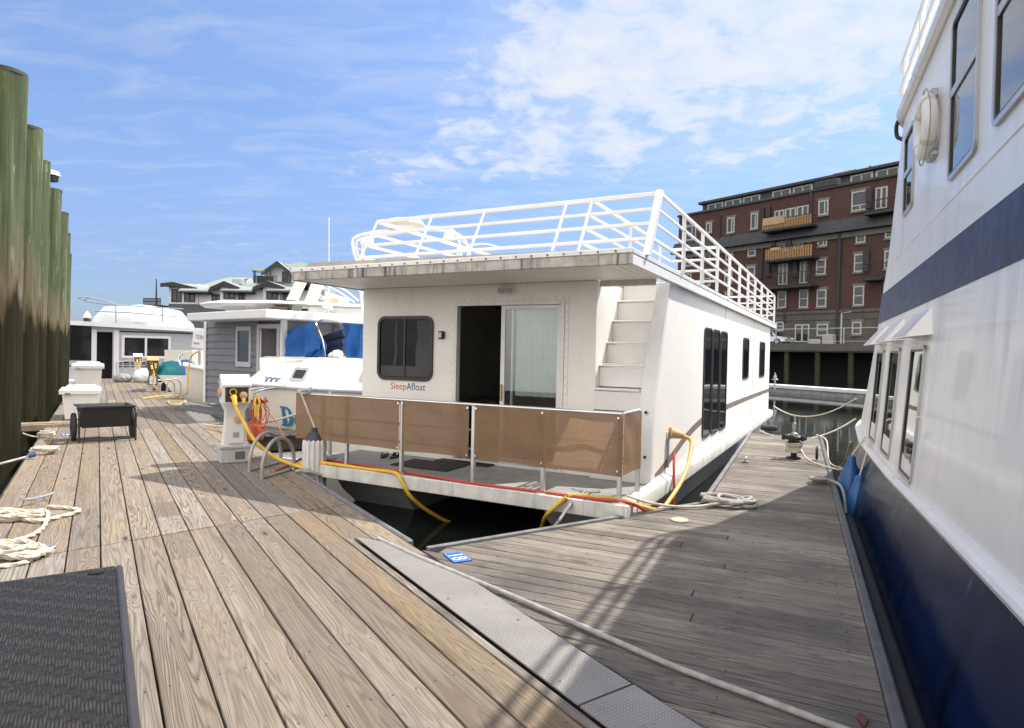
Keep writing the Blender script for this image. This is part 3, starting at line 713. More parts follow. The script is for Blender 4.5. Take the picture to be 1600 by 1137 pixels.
# things lying on the deck
mat_dark = pbr('coir_mat', (.035, .027, .022), .95, var=.4, vscale=14., bump=.6, bscale=120.)
mb = MB(); mb.box(-5.30, -4.42, 6.62, 7.16, DK + .002, DK + .017, b=.006)
single('door_mat', mb, mat_dark, 'dark brown mat lying on the houseboat deck behind the cloth screens', 'mat', B, (-4.86, 6.9, DK + .002))
mb = MB(); mb.box(-5.0, -4.15, 7.2, 7.40, DK + .002, DK + .02, b=.006)
single('door_mat', mb, rubber, 'narrow black rubber mat against the sill of the sliding door', 'mat', B, (-4.6, 7.3, DK + .002))
def slipper(u, v, rot, lab):
    T_ = Thing('slipper', lab, 'slipper', B, (u, v, DK + .002), 'slippers on the houseboat deck')
    c_, s_ = cos(rot), sin(rot); q = lambda x, y, z: (u + x * c_ - y * s_, v + x * s_ + y * c_, DK + .002 + z)
    ol = [(.045 * cos(t) * (1 + .25 * sin(t)), .14 * sin(t)) for t in [2 * pi * k / 20 for k in range(20)]]
    mb = MB(); mb.plate(ol, lambda a, b, d: q(a, b, d), 0, .025); T_.part('sole', mb, rubber)
    mb = MB(); mb.grid(lambda i, j: q(.052 * cos(pi * i), .02 + .11 * j, .02 + .055 * sin(pi * i) * (1 - .35 * j)), 10, 6); T_.part('upper', mb, rubber, recalc=False)
slipper(-5.78, 7.08, .5, 'black slipper on the houseboat deck, nearer the left end of the screens'); slipper(-5.62, 7.12, .2, 'black slipper on the houseboat deck, beside the dark brown mat')
# ------------------------------------------------------------------ the white passenger ship on the right (frame F)
def lerp(x, xs, ys): return float(np.interp(x, xs, ys))
def ship_u(z): return lerp(z, [-.9, -.45, .0, .5, .6, 1.75, 2.1, 2.45, 2.95, 4.35], [.62, .60, .68, .84, .86, .935, .95, .96, .98, .98])
def ship_vf(z): return lerp(z, [-.9, .5, 2.2, 4.35], [10.8, 11.9, 10.55, 8.95])
def rail_z(v): return lerp(v, [-8, 3, 7, 10, 11.2, 12, 14], [.80, .63, .51, .49, .62, .86, .95])
SV0 = -8.0
def ship_pt(s, z):
    """s = distance along the plan outline starting at the stern end of the near side; returns (u, v)"""
    u0 = ship_u(z); vf = ship_vf(z); r = .9; straight = vf - r - SV0
    if s <= straight: return (u0, SV0 + s)
    s -= straight; arc = r * pi / 2
    if s <= arc: a = s / r; return (u0 + r * (1 - cos(a)), vf - r + r * sin(a))
    return (u0 + r + (s - arc), vf + .10 * sin(min(1., (s - arc) / 3) * pi / 2) * 3)
def ship_ring(zf, off=0.):
    out = []; zm = zf(6.)
    vf = ship_vf(zm); straight = vf - .9 - SV0
    ss = list(np.linspace(0, straight, 60)) + list(straight + np.linspace(.1, .9 * pi / 2, 9)) + [straight + .9 * pi / 2 + q for q in (.6, 1.5, 2.6, 3.8)]
    for s_ in ss:
        u, v = ship_pt(s_, zm); z = zf(v); u2, v2 = ship_pt(s_ + 0, z) if abs(z - zm) < .001 else (ship_u(z) + (u - ship_u(zm)), v)
        out.append((u2 - off, v2, z))
    out.append((out[-1][0], SV0, zm)); return out
sh = Thing('passenger_ship', 'white passenger ship with dark blue hull, blue stripe and two rows of windows', 'ship', F, (3., 4., WATER))
m = NT('hull_blue'); o = m.obj()
sc_ = m.noise(m.scale(o, 1.2, 1.2, .22), 3.2, 5., .65); sc2 = m.noise(o, 1.6, 4.)
cb = m.mix(m.ramp(sc2, [(.3, 0.), (.7, 1.)]), (.0045, .011, .040), (.007, .017, .056))
cb = m.mix(m.ramp(m.noise(m.scale(o, 3., 3., .5), 2.6, 3.), [(.70, 0.), (.76, .8)]), cb, (.02, .14, .30))  # cyan highlights of the glossy hull, painted into its colour
cb = m.mix(m.math('MULTIPLY', m.ramp(sc_, [(.5, 0.), (.72, 1.)]), .35), cb, (.02, .03, .07))
sf = m.noise(m.scale(o, 9, .8, 14), 1., 5., .7); cb = m.mix(m.math('MULTIPLY', m.ramp(sf, [(.64, 0.), (.70, .6)]), m.ramp(m.noise(o, .9, 3.), [(.5, 0.), (.66, 1.)])), cb, (.10, .12, .17))
sv2 = m.noise(m.scale(o, 2.4, 2.4, .3), 1.6, 4.); cb = m.mix(m.ramp(sv2, [(.52, 0.), (.66, .75)]), cb, (.003, .006, .022))  # dark upright reflections, painted into the hull colour as streaks
m.l(cb, m.b.inputs['Base Color']); m.l(m.math('ADD', .10, m.math('MULTIPLY', sc_, .18)), m.b.inputs['Roughness']); m.b.inputs['Specular IOR Level'].default_value = .07
m.bump(m.noise(m.scale(o, 1, 1, .6), 1.5, 3.), .25, .05); hull_blue = m.mat
m = NT('ship_white'); o = m.obj()
st1 = m.noise(m.scale(o, 3.4, 3.4, .35), 1.5, 5., .62); st2 = m.noise(o, .8, 4.); 
c = m.mix(m.ramp(st2, [(.3, 0.), (.7, 1.)]), (.70, .686, .66), (.77, .756, .73))
c = m.mix(m.math('MULTIPLY', m.math('MULTIPLY', m.ramp(st1, [(.46, 0.), (.72, 1.)]), m.ramp(m.noise(o, .55, 3.), [(.42, 0.), (.62, 1.)])), .75), c, (.30, .30, .34))
rs = m.noise(m.scale(o, 13, 13, .5), 1., 4., .6); c = m.mix(m.math('MULTIPLY', m.ramp(rs, [(.66, 0.), (.74, .55)]), m.ramp(m.noise(o, 1.6, 2.), [(.48, 0.), (.62, 1.)])), c, (.42, .33, .24))
m.l(c, m.b.inputs['Base Color']); m.l(m.math('ADD', .18, m.math('MULTIPLY', st1, .35)), m.b.inputs['Roughness']); m.b.inputs['Coat Weight'].default_value = .15
m.bump(m.math('ADD', m.noise(o, 1.1, 3.), m.math('MULTIPLY', m.noise(o, 9., 2.), .06)), .30, .06); ship_white = m.mat
mb = MB(); mb.loft([ship_ring(lambda v, q=q: q) for q in (-.9, -.45, -.2, 0.)] + [ship_ring(lambda v, k=k: rail_z(v) * k) for k in (.4, .75, 1.)], caps=False)
sh.part('hull', mb, hull_blue)
mb = MB(); lv = [ship_ring(lambda v: rail_z(v) + .0)]
for q in (1.0, 1.4, 1.75, 2.1, 2.45, 2.95, 3.5, 4.0, 4.3): lv.append(ship_ring(lambda v, q=q: max(q, rail_z(v) + .05)))
mb.loft(lv, caps=False); top = lv[-1]; mb.add(top, [tuple(range(len(top)))])
sup = sh.part('superstructure', mb, ship_white)
rr = [q for q in ship_ring(rail_z)[:-1]]
mb = MB(); mb.tube([(u - .015, v, z) for u, v, z in rr], .048, 10); sh.part('rub_rail', mb, pbr('rub_white', (.74, .74, .74), .35, var=.05, streak=.2))
tr_ = [q for q in ship_ring(lambda v: 4.3)[:-1]]
mb = MB(); mb.tube([(u - .02, v, z + .03) for u, v, z in tr_], .06, 8); sh.part('deck_edge', mb, ship_white)
# dark rubber belt near the water
bl = [q for q in ship_ring(lambda v: -.33)[:70]]
mb = MB(); mb.tube([(u - .03, v, z) for u, v, z in bl], .085, 10); sh.part('rubber_belt', mb, rubber)
# blue stripe, turning up at the far corner
blue_s = pbr('stripe_blue', (.013, .022, .075), .45, var=.3, vscale=2.5, streak=.5, dirt=(.10, .11, .17), spec=.2)
def on_side(v, z, d=.005): return (ship_u(z) - d, v, z)
zs = [2.10, 2.2, 2.3, 2.4, 2.47]; ss_ = [ship_ring(lambda v, z=z: z, .006)[:66] for z in zs]
mb = MB(); mb.loft(ss_, closed=False, caps=False)
up = [ship_ring(lambda v, z=z: z, .006)[62:66] for z in np.linspace(2.46, 3.25, 9)]; mb.loft(up, closed=False, caps=False)
sh.part('blue_stripe', mb, blue_s, sup, recalc=False)
# windows: frame with pane(s)
ss_frame = pbr('window_frame_grey', (.40, .41, .42), .35, .5, var=.1); ship_glass = glass_dark('ship_window_glass', (.02, .024, .028), .03, .9)
gasket = black_plastic
def ship_window(v0, v1, z0, z1, r=.07, split=None, fw=.035, name='window', frame=ss_frame):
    fn = lambda a, b, d: (ship_u(b) - d, a, b)
    mb = MB(); mb.ringplate(rrect(v0, v1, z0, z1, r), rrect(v0 + fw, v1 - fw, z0 + fw, z1 - fw, r * .6), fn, .0, .022)
    wf = sh.part(name, mb, frame, sup)
    mb = MB(); mb.ringplate(rrect(v0 + fw - .002, v1 - fw + .002, z0 + fw - .002, z1 - fw + .002, r * .6), rrect(v0 + fw + .018, v1 - fw - .018, z0 + fw + .018, z1 - fw - .018, r * .5), fn, .002, .016)
    link('gasket', mb.mesh('gasket', gasket, sh.o), sup)
    if split:
        mb = MB(); mb.box(ship_u(split) - .018, ship_u(split) - .004, v0 + fw, v1 - fw, split - .03, split + .03, b=.004); link('window_bar', mb.mesh('window_bar', frame, sh.o), sup)
    mb = MB(); mb.plate(rrect(v0 + fw, v1 - fw, z0 + fw, z1 - fw, r * .5), fn, .0015, .005); link('pane', mb.mesh('pane', ship_glass, sh.o), sup)
for v0, v1 in ((4.80, 5.62), (3.55, 4.42), (7.30, 7.92), (2.2, 3.1), (.9, 1.8)): ship_window(v0, v1, 2.93 if v0 < 6 else 3.14, 4.12 if v0 < 6 else 4.0, .08, 3.58)
for v0, v1 in ((6.02, 6.72), (7.42, 8.15), (8.75, 9.45)): ship_window(v0, v1, .60, 1.74, .07, None, .03)
# little rain hoods over the lower windows
for v0, v1 in ((5.85, 6.85), (7.3, 8.3), (8.65, 9.6), (11.2, 11.7)):
    z0 = 1.82; u = ship_u(z0); vf = min(v1, ship_vf(z0) - .2)
    mb = MB(); mb.add([(u, v0, z0), (u, v1, z0), (u - .17, v1 - .04, z0 - .02), (u - .17, v0 + .04, z0 - .02), (u + .01, v0 + .12, z0 + .22), (u + .01, v1 - .12, z0 + .22), (u - .17, v1 - .04, z0 - .005), (u - .17, v0 + .04, z0 - .005)],
                      [(0, 1, 2, 3), (4, 5, 6, 7), (3, 2, 6, 7), (0, 3, 7, 4), (1, 2, 6, 5)])
    if v0 < 10: sh.part('rain_hood', mb, ship_white, sup)
# weld seams
mb = MB()
for z in (2.78,): mb.loft([ship_ring(lambda v, z=z: z - .006, .001)[:60], ship_ring(lambda v, z=z: z, .007)[:60], ship_ring(lambda v, z=z: z + .006, .001)[:60]], closed=False, caps=False)
for v in (5.75, 2.1): mb.box(ship_u(1.2) - .08, ship_u(1.2) - .0, v - .004, v + .004, 1.18, 1.19)
sh.part('weld_seam', mb, ship_white, sup)
# upper railing
mb = MB()
for dz in (.28, .54): mb.tube([(u - .03, v, 4.33 + dz) for u, v, z in tr_], .026, 8)
rl2 = sh.part('deck_railing', mb, white_paint)
for v in (7.9, 6.9, 5.9, 4.9, 3.9, 2.9, 1.9, .9):
    mb = MB(); mb.tube([(.95, v, 4.33), (.95, v, 4.88)], .024, 8); sh.part('rail_post', mb, white_paint, rl2)
mb = MB(); mb.tube(spline([(.98, 8.2, 4.36), (.93, 8.3, 4.28), (.94, 8.35, 4.16), (.99, 8.3, 4.10)], 6), .022, 8); sh.part('cable_gland', mb, black_plastic, sup)
# cabin top (wheelhouse side) behind the rail so the roof reads as a deck with a house on it
# life ring hung on the side
lr = Thing('life_ring', 'white life ring hanging on the upper side of the white ship', 'life ring', F, (.905, 6.24, 3.56))
R_, r_ = .205, .062; mb = MB(); rings = []
for k in range(36):
    th = 2 * pi * k / 36; rings.append([(.905 + r_ * .95 * cos(q), 6.24 + (R_ + r_ * sin(q)) * cos(th), 3.56 + (R_ + r_ * sin(q)) * sin(th)) for q in [2 * pi * j / 14 for j in range(14)]])
rings.append(rings[0]); mb.loft(rings, caps=False); lr.part('ring', mb, pbr('ring_white', (.76, .74, .70), .6, var=.05, streak=.25))
for k in range(4):
    th0 = pi / 4 + k * pi / 2; mb = MB(); rg = []
    for t in np.linspace(-.09, .09, 5):
        th = th0 + t; rg.append([(.905 + (r_ + .003) * .95 * cos(q), 6.24 + (R_ + (r_ + .003) * sin(q)) * cos(th), 3.56 + (R_ + (r_ + .003) * sin(q)) * sin(th)) for q in [2 * pi * j / 14 for j in range(14)]])
    mb.loft(rg, caps=False); lr.part('strap_band', mb, pbr('band_cream', (.62, .55, .38), .6, var=.1), recalc=False)
mb = MB(); pts = []
for k in range(49):
    th = 2 * pi * k / 48; rr_ = R_ + r_ + .012 + .03 * abs(sin(2 * (th - pi / 4))); pts.append((.892, 6.24 + rr_ * cos(th), 3.56 + rr_ * sin(th)))
mb.tube(pts, .005, 6); lr.part('grab_line', mb, rope_g)
mb = MB(); mb.box(.93, .985, 6.12, 6.36, 3.29, 3.34, b=.01); lr.part('bracket', mb, galv); mb = MB(); mb.box(.93, .985, 6.2, 6.28, 3.80, 3.87, b=.01); lr.part('bracket', mb, galv)
# fenders between ship and finger dock
fblue = pbr('fender_blue', (.015, .10, .30), .4, var=.2, streak=.2)
def fender(u, v, z, h, r, lab, lean):
    T_ = Thing('fender', lab, 'fender', F, (u, v, z), 'blue fenders between ship and finger dock')
    mb = MB(); prof = [(.02, h), (.045, h - .02), (.05, h - .08)] + [(r * sin(pi * (.5 + .5 * k / 8)) if k else r, h * .70 * (1 - k / 8 * .95)) for k in range(0, 8)]
    prof = [(.03, h), (.05, h - .02), (.055, h - .08), (r * .7, h * .80), (r * .95, h * .68), (r, h * .55), (r, h * .3), (r * .9, h * .14), (r * .6, h * .04), (.05, 0)]
    rings = []
    for q, zz in prof: rings.append([(u + lean[0] * zz + q * cos(t), v + lean[1] * zz + q * sin(t), z + zz) for t in [2 * pi * k / 20 for k in range(20)]])
    mb.loft(rings); T_.part('body', mb, fblue)
    mb = MB(); mb.tube([(u + lean[0] * h, v + lean[1] * h, z + h), (ship_u(.55) - .03, v + .25, .60)], .012, 7); T_.part('line', mb, rope_w)
fender(.60, 9.35, -.62, .98, .14, 'taller blue fender squeezed beside the finger dock edge, farther from the camera', (.06, .12))
fender(.635, 8.75, -.72, .92, .13, 'lower blue fender lying against the blue hull, nearer than the other blue fender', (.08, .1))
# ------------------------------------------------------------------ pilings beside the dock
m = NT('piling_wood'); o = m.obj(); geo = m.n('NewGeometry'); spz = m.n('SeparateXYZ'); m.l(geo.outputs['Position'], spz.inputs[0]); wz = spz.outputs[2]
oi = m.n('ObjectInfo').outputs['Random']
ov = m.n('VectorMath', operation='ADD'); m.l(o, ov.inputs[0]); m.l(m.xyz(m.math('MULTIPLY', oi, 37.), m.math('MULTIPLY', oi, 11.), m.math('MULTIPLY', oi, 23.)), ov.inputs[1]); ov = ov.outputs[0]
gr = m.noise(m.scale(ov, 34, 34, .7), 1., 5., .7); pt = m.noise(m.scale(ov, 4, 4, .5), 1., 4.); pt2 = m.noise(m.scale(ov, 9, 9, .35), 1., 3.)
up_ = m.mix(m.ramp(pt, [(.35, 0.), (.65, 1.)]), (.060, .085, .042), (.105, .125, .06))
up_ = m.mix(m.ramp(pt2, [(.52, 0.), (.70, .85)]), up_, (.20, .27, .17))
up_ = m.mix(m.math('MULTIPLY', m.ramp(gr, [(.35, 1.), (.6, 0.)]), .5), up_, (.035, .04, .022))
hz = m.math('ADD', wz, m.math('MULTIPLY', m.math('SUBTRACT', m.noise(m.scale(ov, 5, 5, .6), 1., 4.), .5), 1.9))
mid = m.mix(m.ramp(gr, [(.3, 0.), (.65, 1.)]), (.085, .068, .040), (.20, .168, .105))
low = m.mix(m.ramp(gr, [(.3, 0.), (.7, 1.)]), (.008, .007, .004), (.030, .028, .010))
c = m.mix(m.ramp(m.math('MULTIPLY', hz, .1), [(.235, 0.), (.36, 1.)]), mid, up_)
c = m.mix(m.ramp(m.math('MULTIPLY', hz, .1), [(.205, 1.), (.245, 0.)]), c, low)
ck_ = m.noise(m.scale(ov, 26, 26, .45), 1., 3.); c = m.mix(m.ramp(ck_, [(.66, 0.), (.70, .8)]), c, (.018, .016, .010))
sc_p = m.noise(m.scale(ov, 7, 7, 1.6), 1., 5., .65); c = m.mix(m.math('MULTIPLY', m.ramp(sc_p, [(.60, 0.), (.68, .7)]), m.ramp(m.math('MULTIPLY', wz, .1), [(.2, .0), (.3, 1.)])), c, (.24, .25, .19))
m.l(c, m.b.inputs['Base Color']); m.b.inputs['Roughness'].default_value = .9; m.b.inputs['Specular IOR Level'].default_value = .2
m.bump(m.math('ADD', gr, pt2), .6, .02); pile_m = m.mat
cap_m = pbr('piling_cap', (.06, .058, .055), .8, var=.3)
plab = ['thickest green wooden piling cut by the left edge of the photo', 'green piling second in the row behind the thickest piling', 'piling carrying a small white lamp near its top',
        'piling just behind the one with the small lamp', 'fifth green piling along the row beside the white dock boxes', 'sixth slimmer piling in the row, lower than the fifth', 'last and shortest looking piling at the far end of the row']
for k, (l, zt, r) in enumerate(((13.2, 5.98, .30), (16.6, 6.06, .25), (19.2, 6.0, .25), (25.0, 6.5, .27), (30.2, 6.68, .27), (32.6, 6.25, .25), (34.4, 5.6, .25))):
    a = -1.03 - r; ln = .014
    T_ = Thing('piling', plab[k], 'piling', D, (a, l, WATER), 'wooden pilings along the dock')
    rnd = random.Random(k); mb = MB(); rings = []
    for z in np.linspace(-1.2, zt, 40):
        rr = r * (1.0 - .012 * (z - 2)); rings.append([(a + ln * (z - 3) + (rr + .009 * sin(3 * t + z * 1.3 + k) + .003 * sin(7 * t + z * .9 + 2 * k) + .002 * sin(13 * t - z * 3.1)) * cos(t), l + (rr + .009 * sin(3 * t + z * 1.3 + k) + .003 * sin(7 * t + z * .9 + 2 * k) + .002 * sin(13 * t - z * 3.1)) * sin(t), z) for t in [2 * pi * j / 44 for j in range(44)]])
    mb.loft(rings); T_.part('trunk', mb, pile_m)
    mb = MB(); mb.lathe([(r * .97, zt - .03), (r * .97, zt + .03), (r * .6, zt + .04)], (a + ln * (zt - 3), l, 0), 26); T_.part('cap', mb, cap_m)
P = D.l(at_plane(82, 275, D.nx, -.98))
T_ = Thing('dock_lamp', 'small white lamp with dark underside bracketed to a piling', 'lamp', D, tuple(P))
mb = MB(); mb.lathe([(.03, .14), (.14, .10), (.17, .0)], tuple(P), 16); T_.part('shade', mb, white_paint)
mb = MB(); mb.lathe([(.13, -.02), (.12, -.14), (.05, -.16)], tuple(P), 14); T_.part('lens', mb, black_plastic)
mb = MB(); mb.tube([tuple(P + np.array([0, 0, .05])), tuple(P + np.array([-.25, 0, .05]))], .02, 8); T_.part('bracket', mb, galv)

# outrigger beam at the left dock edge
q = D.pz(62, 663, .02); q2 = D.pz(118, 655, .02)
mb = MB(); mb.box(-1.9, -.30, 15.05, 15.33, -.06, .075, b=.012)
for k in range(3): mb.box(-1.88, -.32, 15.08 + k * .08, 15.14 + k * .08, .0755, .095, b=.008)
single('timber_beam', mb, pbr('old_timber', (.27, .22, .16), .85, var=.25, vscale=8., bump=.4, streak=.5), 'old timber beam laid across the dock edge behind the black cart', 'beam', D, (-1., 15.2, 0))

# ------------------------------------------------------------------ shore power pedestals
ped_w = pbr('pedestal_white', (.74, .73, .69), .45, var=.05, streak=.22, dirt=(.3, .26, .2)); ped_g = pbr('pedestal_base', (.45, .45, .44), .6, var=.15, streak=.5)
ped_b = pbr('pedestal_brown', (.50, .30, .14), .6, var=.15); ped_d = pbr('pedestal_dark', (.12, .11, .10), .7, var=.3, streak=.4)
recess = pbr('recess_brown', (.045, .035, .03), .6); gold = pbr('meter_yellow', (.55, .40, .03), .4, var=.2)
def pedestal(a, l, label, s=1., top=ped_w, body=ped_w, cable=True, fine=True):
    T_ = Thing('power_pedestal', label, 'power pedestal', D, (a, l, 0), 'shore power pedestals along the dock')
    hw, hd = .20 * s, .15 * s
    mb = MB(); mb.box(a - hw, a + hw, l - hd, l + hd, .0, .22, b=.015); mb.box(a - hw - .012, a + hw + .012, l - hd - .012, l + hd + .012, .20, .245, b=.01); T_.part('base', mb, ped_g)
    mb = MB(); R4 = lambda x, y0, y1, z: [(a - x, y0, z), (a + x, y0, z), (a + x, y1, z), (a - x, y1, z)]
    mb.loft([R4(.155, l - .12, l + .12, .245), R4(.125, l - .10, l + .10, .55), R4(.12, l - .10, l + .10, .72), R4(.175, l - .16, l + .13, .84)]); col_ = T_.part('column', mb, body)
    mb = MB()
    mb.prism([(l - .165, .84), (l + .135, .84), (l + .135, 1.10), (l + .03, 1.20), (l - .165, 1.085)], 'x', a - .18, a + .18); T_.part('head', mb, body)
    mb = MB(); mb.prism([(l - .19, 1.075), (l + .03, 1.205), (l + .145, 1.10), (l + .145, 1.125), (l + .03, 1.235), (l - .19, 1.10)], 'x', a - .192, a + .192); T_.part('lid', mb, top)
    mb = MB(); mb.box(a - .15, a + .15, l - .172, l - .166, .86, 1.06); T_.part('recess', mb, recess)
    if fine:
        mb = MB(); mb.lathe([(.055, 0), (.055, -.02), (.03, -.025)], (a - .055, l - .172, 1.00), 20, axis='y'); mt = T_.part('socket', mb, black_plastic)
        mb = MB(); mb.ringplate([(.05 * cos(t), .05 * sin(t)) for t in [2 * pi * k / 20 for k in range(20)]], [(.034 * cos(t), .034 * sin(t)) for t in [2 * pi * k / 20 for k in range(20)]], lambda x, y, d: (a - .055 + x, l - .198 - d, 1.0 + y), 0, .006); T_.part('socket_ring', mb, gold, mt)
        for dx_, z0, r in ((-.045, .90, .045), (.07, .93, .04)):
            mb = MB(); mb.tube([(a + dx_, l - .17, z0 + .03), (a + dx_ + .005, l - .22, z0), (a + dx_ + .012, l - .25, z0 - .09)], r, 12, r1=r * .62); T_.part('plug', mb, yellow)
        mb = MB(); mb.lathe([(.05, 0), (.05, -.03), (.03, -.035)], (a + .075, l - .22, .955), 14, axis='y'); T_.part('plug_cap', mb, pbr('old_plug', (.55, .36, .2), .6, var=.2))
        mb = MB(); mb.lathe([(.06, 0), (.055, .03), (.02, .035)], (a - .215, l + .0, .98), 14, axis='x'); mb.box(a - .2, a - .178, l - .04, l + .04, .93, 1.03); T_.part('side_cap', mb, pbr('old_plug', (.55, .36, .2), .6, var=.2))
        mb = MB(); mb.lathe([(.055, 0), (.055, -.03), (.02, -.035)], (a + .03, l - .125, .62), 14, axis='y'); T_.part('inlet_cap', mb, pbr('old_plug', (.55, .36, .2), .6, var=.2))
        mb = MB(); pl = [(a - .10, .28), (a + .11, .28), (a + .10, .50)] + [(a + .10 * cos(t), .50 + .10 * sin(t)) for t in np.linspace(.15, pi - .15, 8)] + [(a - .10, .50)]
        mb.plate(pl, lambda x, z, d: (x, l - .135 - d + (z - .28) * .075, z), 0, .012); T_.part('access_panel', mb, ped_w, col_)
        mb = MB(); mb.plate(rrect(a - .04, a + .04, .36, .43, .004, 1), lambda x, z, d: (x, l - .148 - d + (z - .28) * .075, z), 0, .003); T_.part('data_plate', mb, galv, col_)
        mb = MB(); mb.plate(rrect(a - .01, a + .12, .05, .16, .004, 1), lambda x, z, d: (x, l - hd - d, z), .0, .004); T_.part('vent_plate', mb, pbr('vent_dark', (.12, .12, .12), .6))
    if cable:
        mb = MB(); mb.tube(spline([(a, l - .18, .9), (a + .03, l - .3, .6), (a + .02, l - .28, .25), (a + .25, l - .35, .02), (a + .5, l - .1, .02)], 8), .02, 8); T_.part('cable', mb, yellow)
    return T_
PA, PL_ = 1.63, 9.62
pedestal(PA, PL_, 'white power pedestal with yellow plugs standing beside the white ribbed fender', cable=False)
q = D.pz(243, 611); pedestal(q[0] - .1, q[1], 'power pedestal with a tan lid beside the teal bag', 1., ped_b, ped_d)
q = D.pz(215, 594); pedestal(q[0], q[1], 'white power pedestal beside the white sack at the far dock end', 1., ped_w, ped_w)

# ladder hand loops and the ribbed fender
loopm = pbr('loop_aluminium', (.36, .345, .32), .5, .3, var=.15, streak=.35)
def ladder(pl, pr, dv, hh, label, n=2):
    T_ = Thing('dock_ladder', label, 'dock ladder', D, (pl[0], pl[1], 0), 'dock ladders')
    bars = []
    for k in range(n):
        a = np.array(pl) + np.array(dv) * k; b = np.array(pr) + np.array(dv) * k; w_ = b - a; pts = [tuple(a) + (.0,)]
        r = .5; L = np.linalg.norm(w_); rr_ = L / 2; zc = hh - rr_
        pts += [(a[0], a[1], z) for z in np.linspace(.05, zc, 5)]
        pts += [tuple(a + w_ * (.5 - .5 * cos(t))) + (zc + rr_ * sin(t),) for t in np.linspace(.2, pi - .2, 12)]
        pts += [tuple(b) + (z,) for z in np.linspace(zc, -.1, 6)]
        mb = MB(); mb.tube(pts, .024, 8); T_.part('hand_loop', mb, loopm); bars.append((a, b))
    for a, b in bars:
        mb = MB(); mb.tube([tuple(a) + (.02,), tuple(b) + (.02,)], .016, 8); T_.part('foot_bar', mb, loopm)
pl, pr, p2 = D.pz(409.5, 748), D.pz(459, 733), D.pz(390, 736)
ladder(pl[:2], pr[:2], (p2 - pl)[:2], .47, 'pair of aluminium ladder loops at the dock edge in front of the white pedestal')
q = D.pz(250, 616); ladder((q[0], q[1]), (q[0] + .45, q[1] + .2), (.25, .6), .5, 'far pair of grey ladder loops below the teal bag')
fa, fl_ = 2.415, 8.40
T_ = Thing('fender', 'white ribbed fender with a dark top hanging beside the dock edge', 'fender', D, (fa, fl_, -.3))
mb = MB(); rings = []
for z, k in ((-.42, .6), (-.40, .9), (-.36, 1), (.36, 1), (.41, .95), (.43, .8)): rings.append([(fa + (.145 + .012 * (1 if (j // 2) % 2 else -1)) * k * cos(2 * pi * j / 56), fl_ + (.145 + .012 * (1 if (j // 2) % 2 else -1)) * k * sin(2 * pi * j / 56), z) for j in range(56)])
mb.loft(rings); T_.part('body', mb, pbr('fender_white', (.66, .655, .63), .5, var=.1, vscale=7., streak=.8, dirt=(.2, .19, .17)))
mb = MB(); mb.lathe([(.135, .415), (.13, .435), (.09, .49), (.045, .53), (.04, .58)], (fa, fl_, 0), 24); T_.part('end_cap', mb, pbr('fender_cap_navy', (.03, .032, .05), .5))
top_ = D.l(B.w(-6.42, VF - .04, 1.07)); mb = MB(); mb.tube(resample([(fa, fl_, .57), tuple(top_)], .03), .013, 7); mb.tube([tuple(top_ + np.array([-.03, 0, -.02])), tuple(top_ + np.array([.16, .0, .02]))], .02, 8); T_.part('line', mb, rope_w)
m_ = MB(); pts = spline([(fa - .25, fl_ + .1, .03), (fa - .05, fl_ + .22, .03), (fa + .2, fl_ - .02, .06), (fa + .13, fl_ - .16, -.05), (fa - .08, fl_ - .18, .02), (fa - .25, fl_ - .05, .03), (fa - .1, fl_ - .12, .05)], 8)
m_.tube(pts, .02, 8, twist=190, amp=.12, lobes=3); single('dock_line', m_, rope_g, 'grey line knotted round the foot of the ribbed fender', 'rope', D, (fa, fl_, 0))

# ------------------------------------------------------------------ cables and hoses
def wp(fr, *p): return fr.w(*p)
yl = spline([wp(D, PA - .03, PL_ - .26, .80), wp(D, PA + .05, PL_ - .42, .60), wp(D, PA + .16, PL_ - .62, .36), wp(D, PA + .40, PL_ - .85, .14), wp(D, 2.3, 8.35, .05), wp(B, -6.42, VF - .02, .085), wp(B, -6.1, VF + .0, DK + .02), wp(B, -5.72, VF - .015, DK + .03), wp(B, -5.3, VF + .0, DK + .02), wp(B, -4.82, VF - .03, DK + .028), wp(B, -4.68, VF - .07, .05), wp(B, -4.57, VF - .03, -.13), wp(B, -4.44, VF + .22, -.36), wp(B, -4.25, VF + .55, -.56), wp(B, -3.7, VF + .8, -.62), wp(B, -3.2, VF + .55, -.56), wp(B, -2.98, VF + .3, -.32), wp(B, -2.75, VF - .08, -.08), wp(B, -2.55, VF - .05, DK + .02)], 8)
mb = MB(); mb.tube(yl, .024, 10); single('power_cable', mb, yellow, 'yellow power cable drooping from the white pedestal along and under the houseboat deck edge', 'cable', W, tuple(wp(D, PA, PL_, 0)), group='yellow shore power cables')
y2 = spline([wp(B, -2.56, VF + .02, DK + .025), wp(B, -2.45, VF + .05, DK + .03), wp(B, -2.3, VF + .06, DK + .035), wp(B, -2.0, VF + .12, DK + .03), wp(B, -1.83, VF + .2, .07), wp(B, -1.72, VF + .55, -.02), wp(B, -1.70, 7.1, .03), wp(B, -1.68, 7.6, .18), wp(B, -1.70, 8.0, .36), wp(B, -1.74, 8.25, .54), wp(B, -1.86, 8.22, .60)], 8)
mb = MB(); mb.tube(y2, .024, 10); single('power_cable', mb, yellow_old, 'faded yellow cable looping round the deck corner up to the side inlet', 'cable', W, tuple(wp(B, -2., VF, 0)), group='yellow shore power cables')
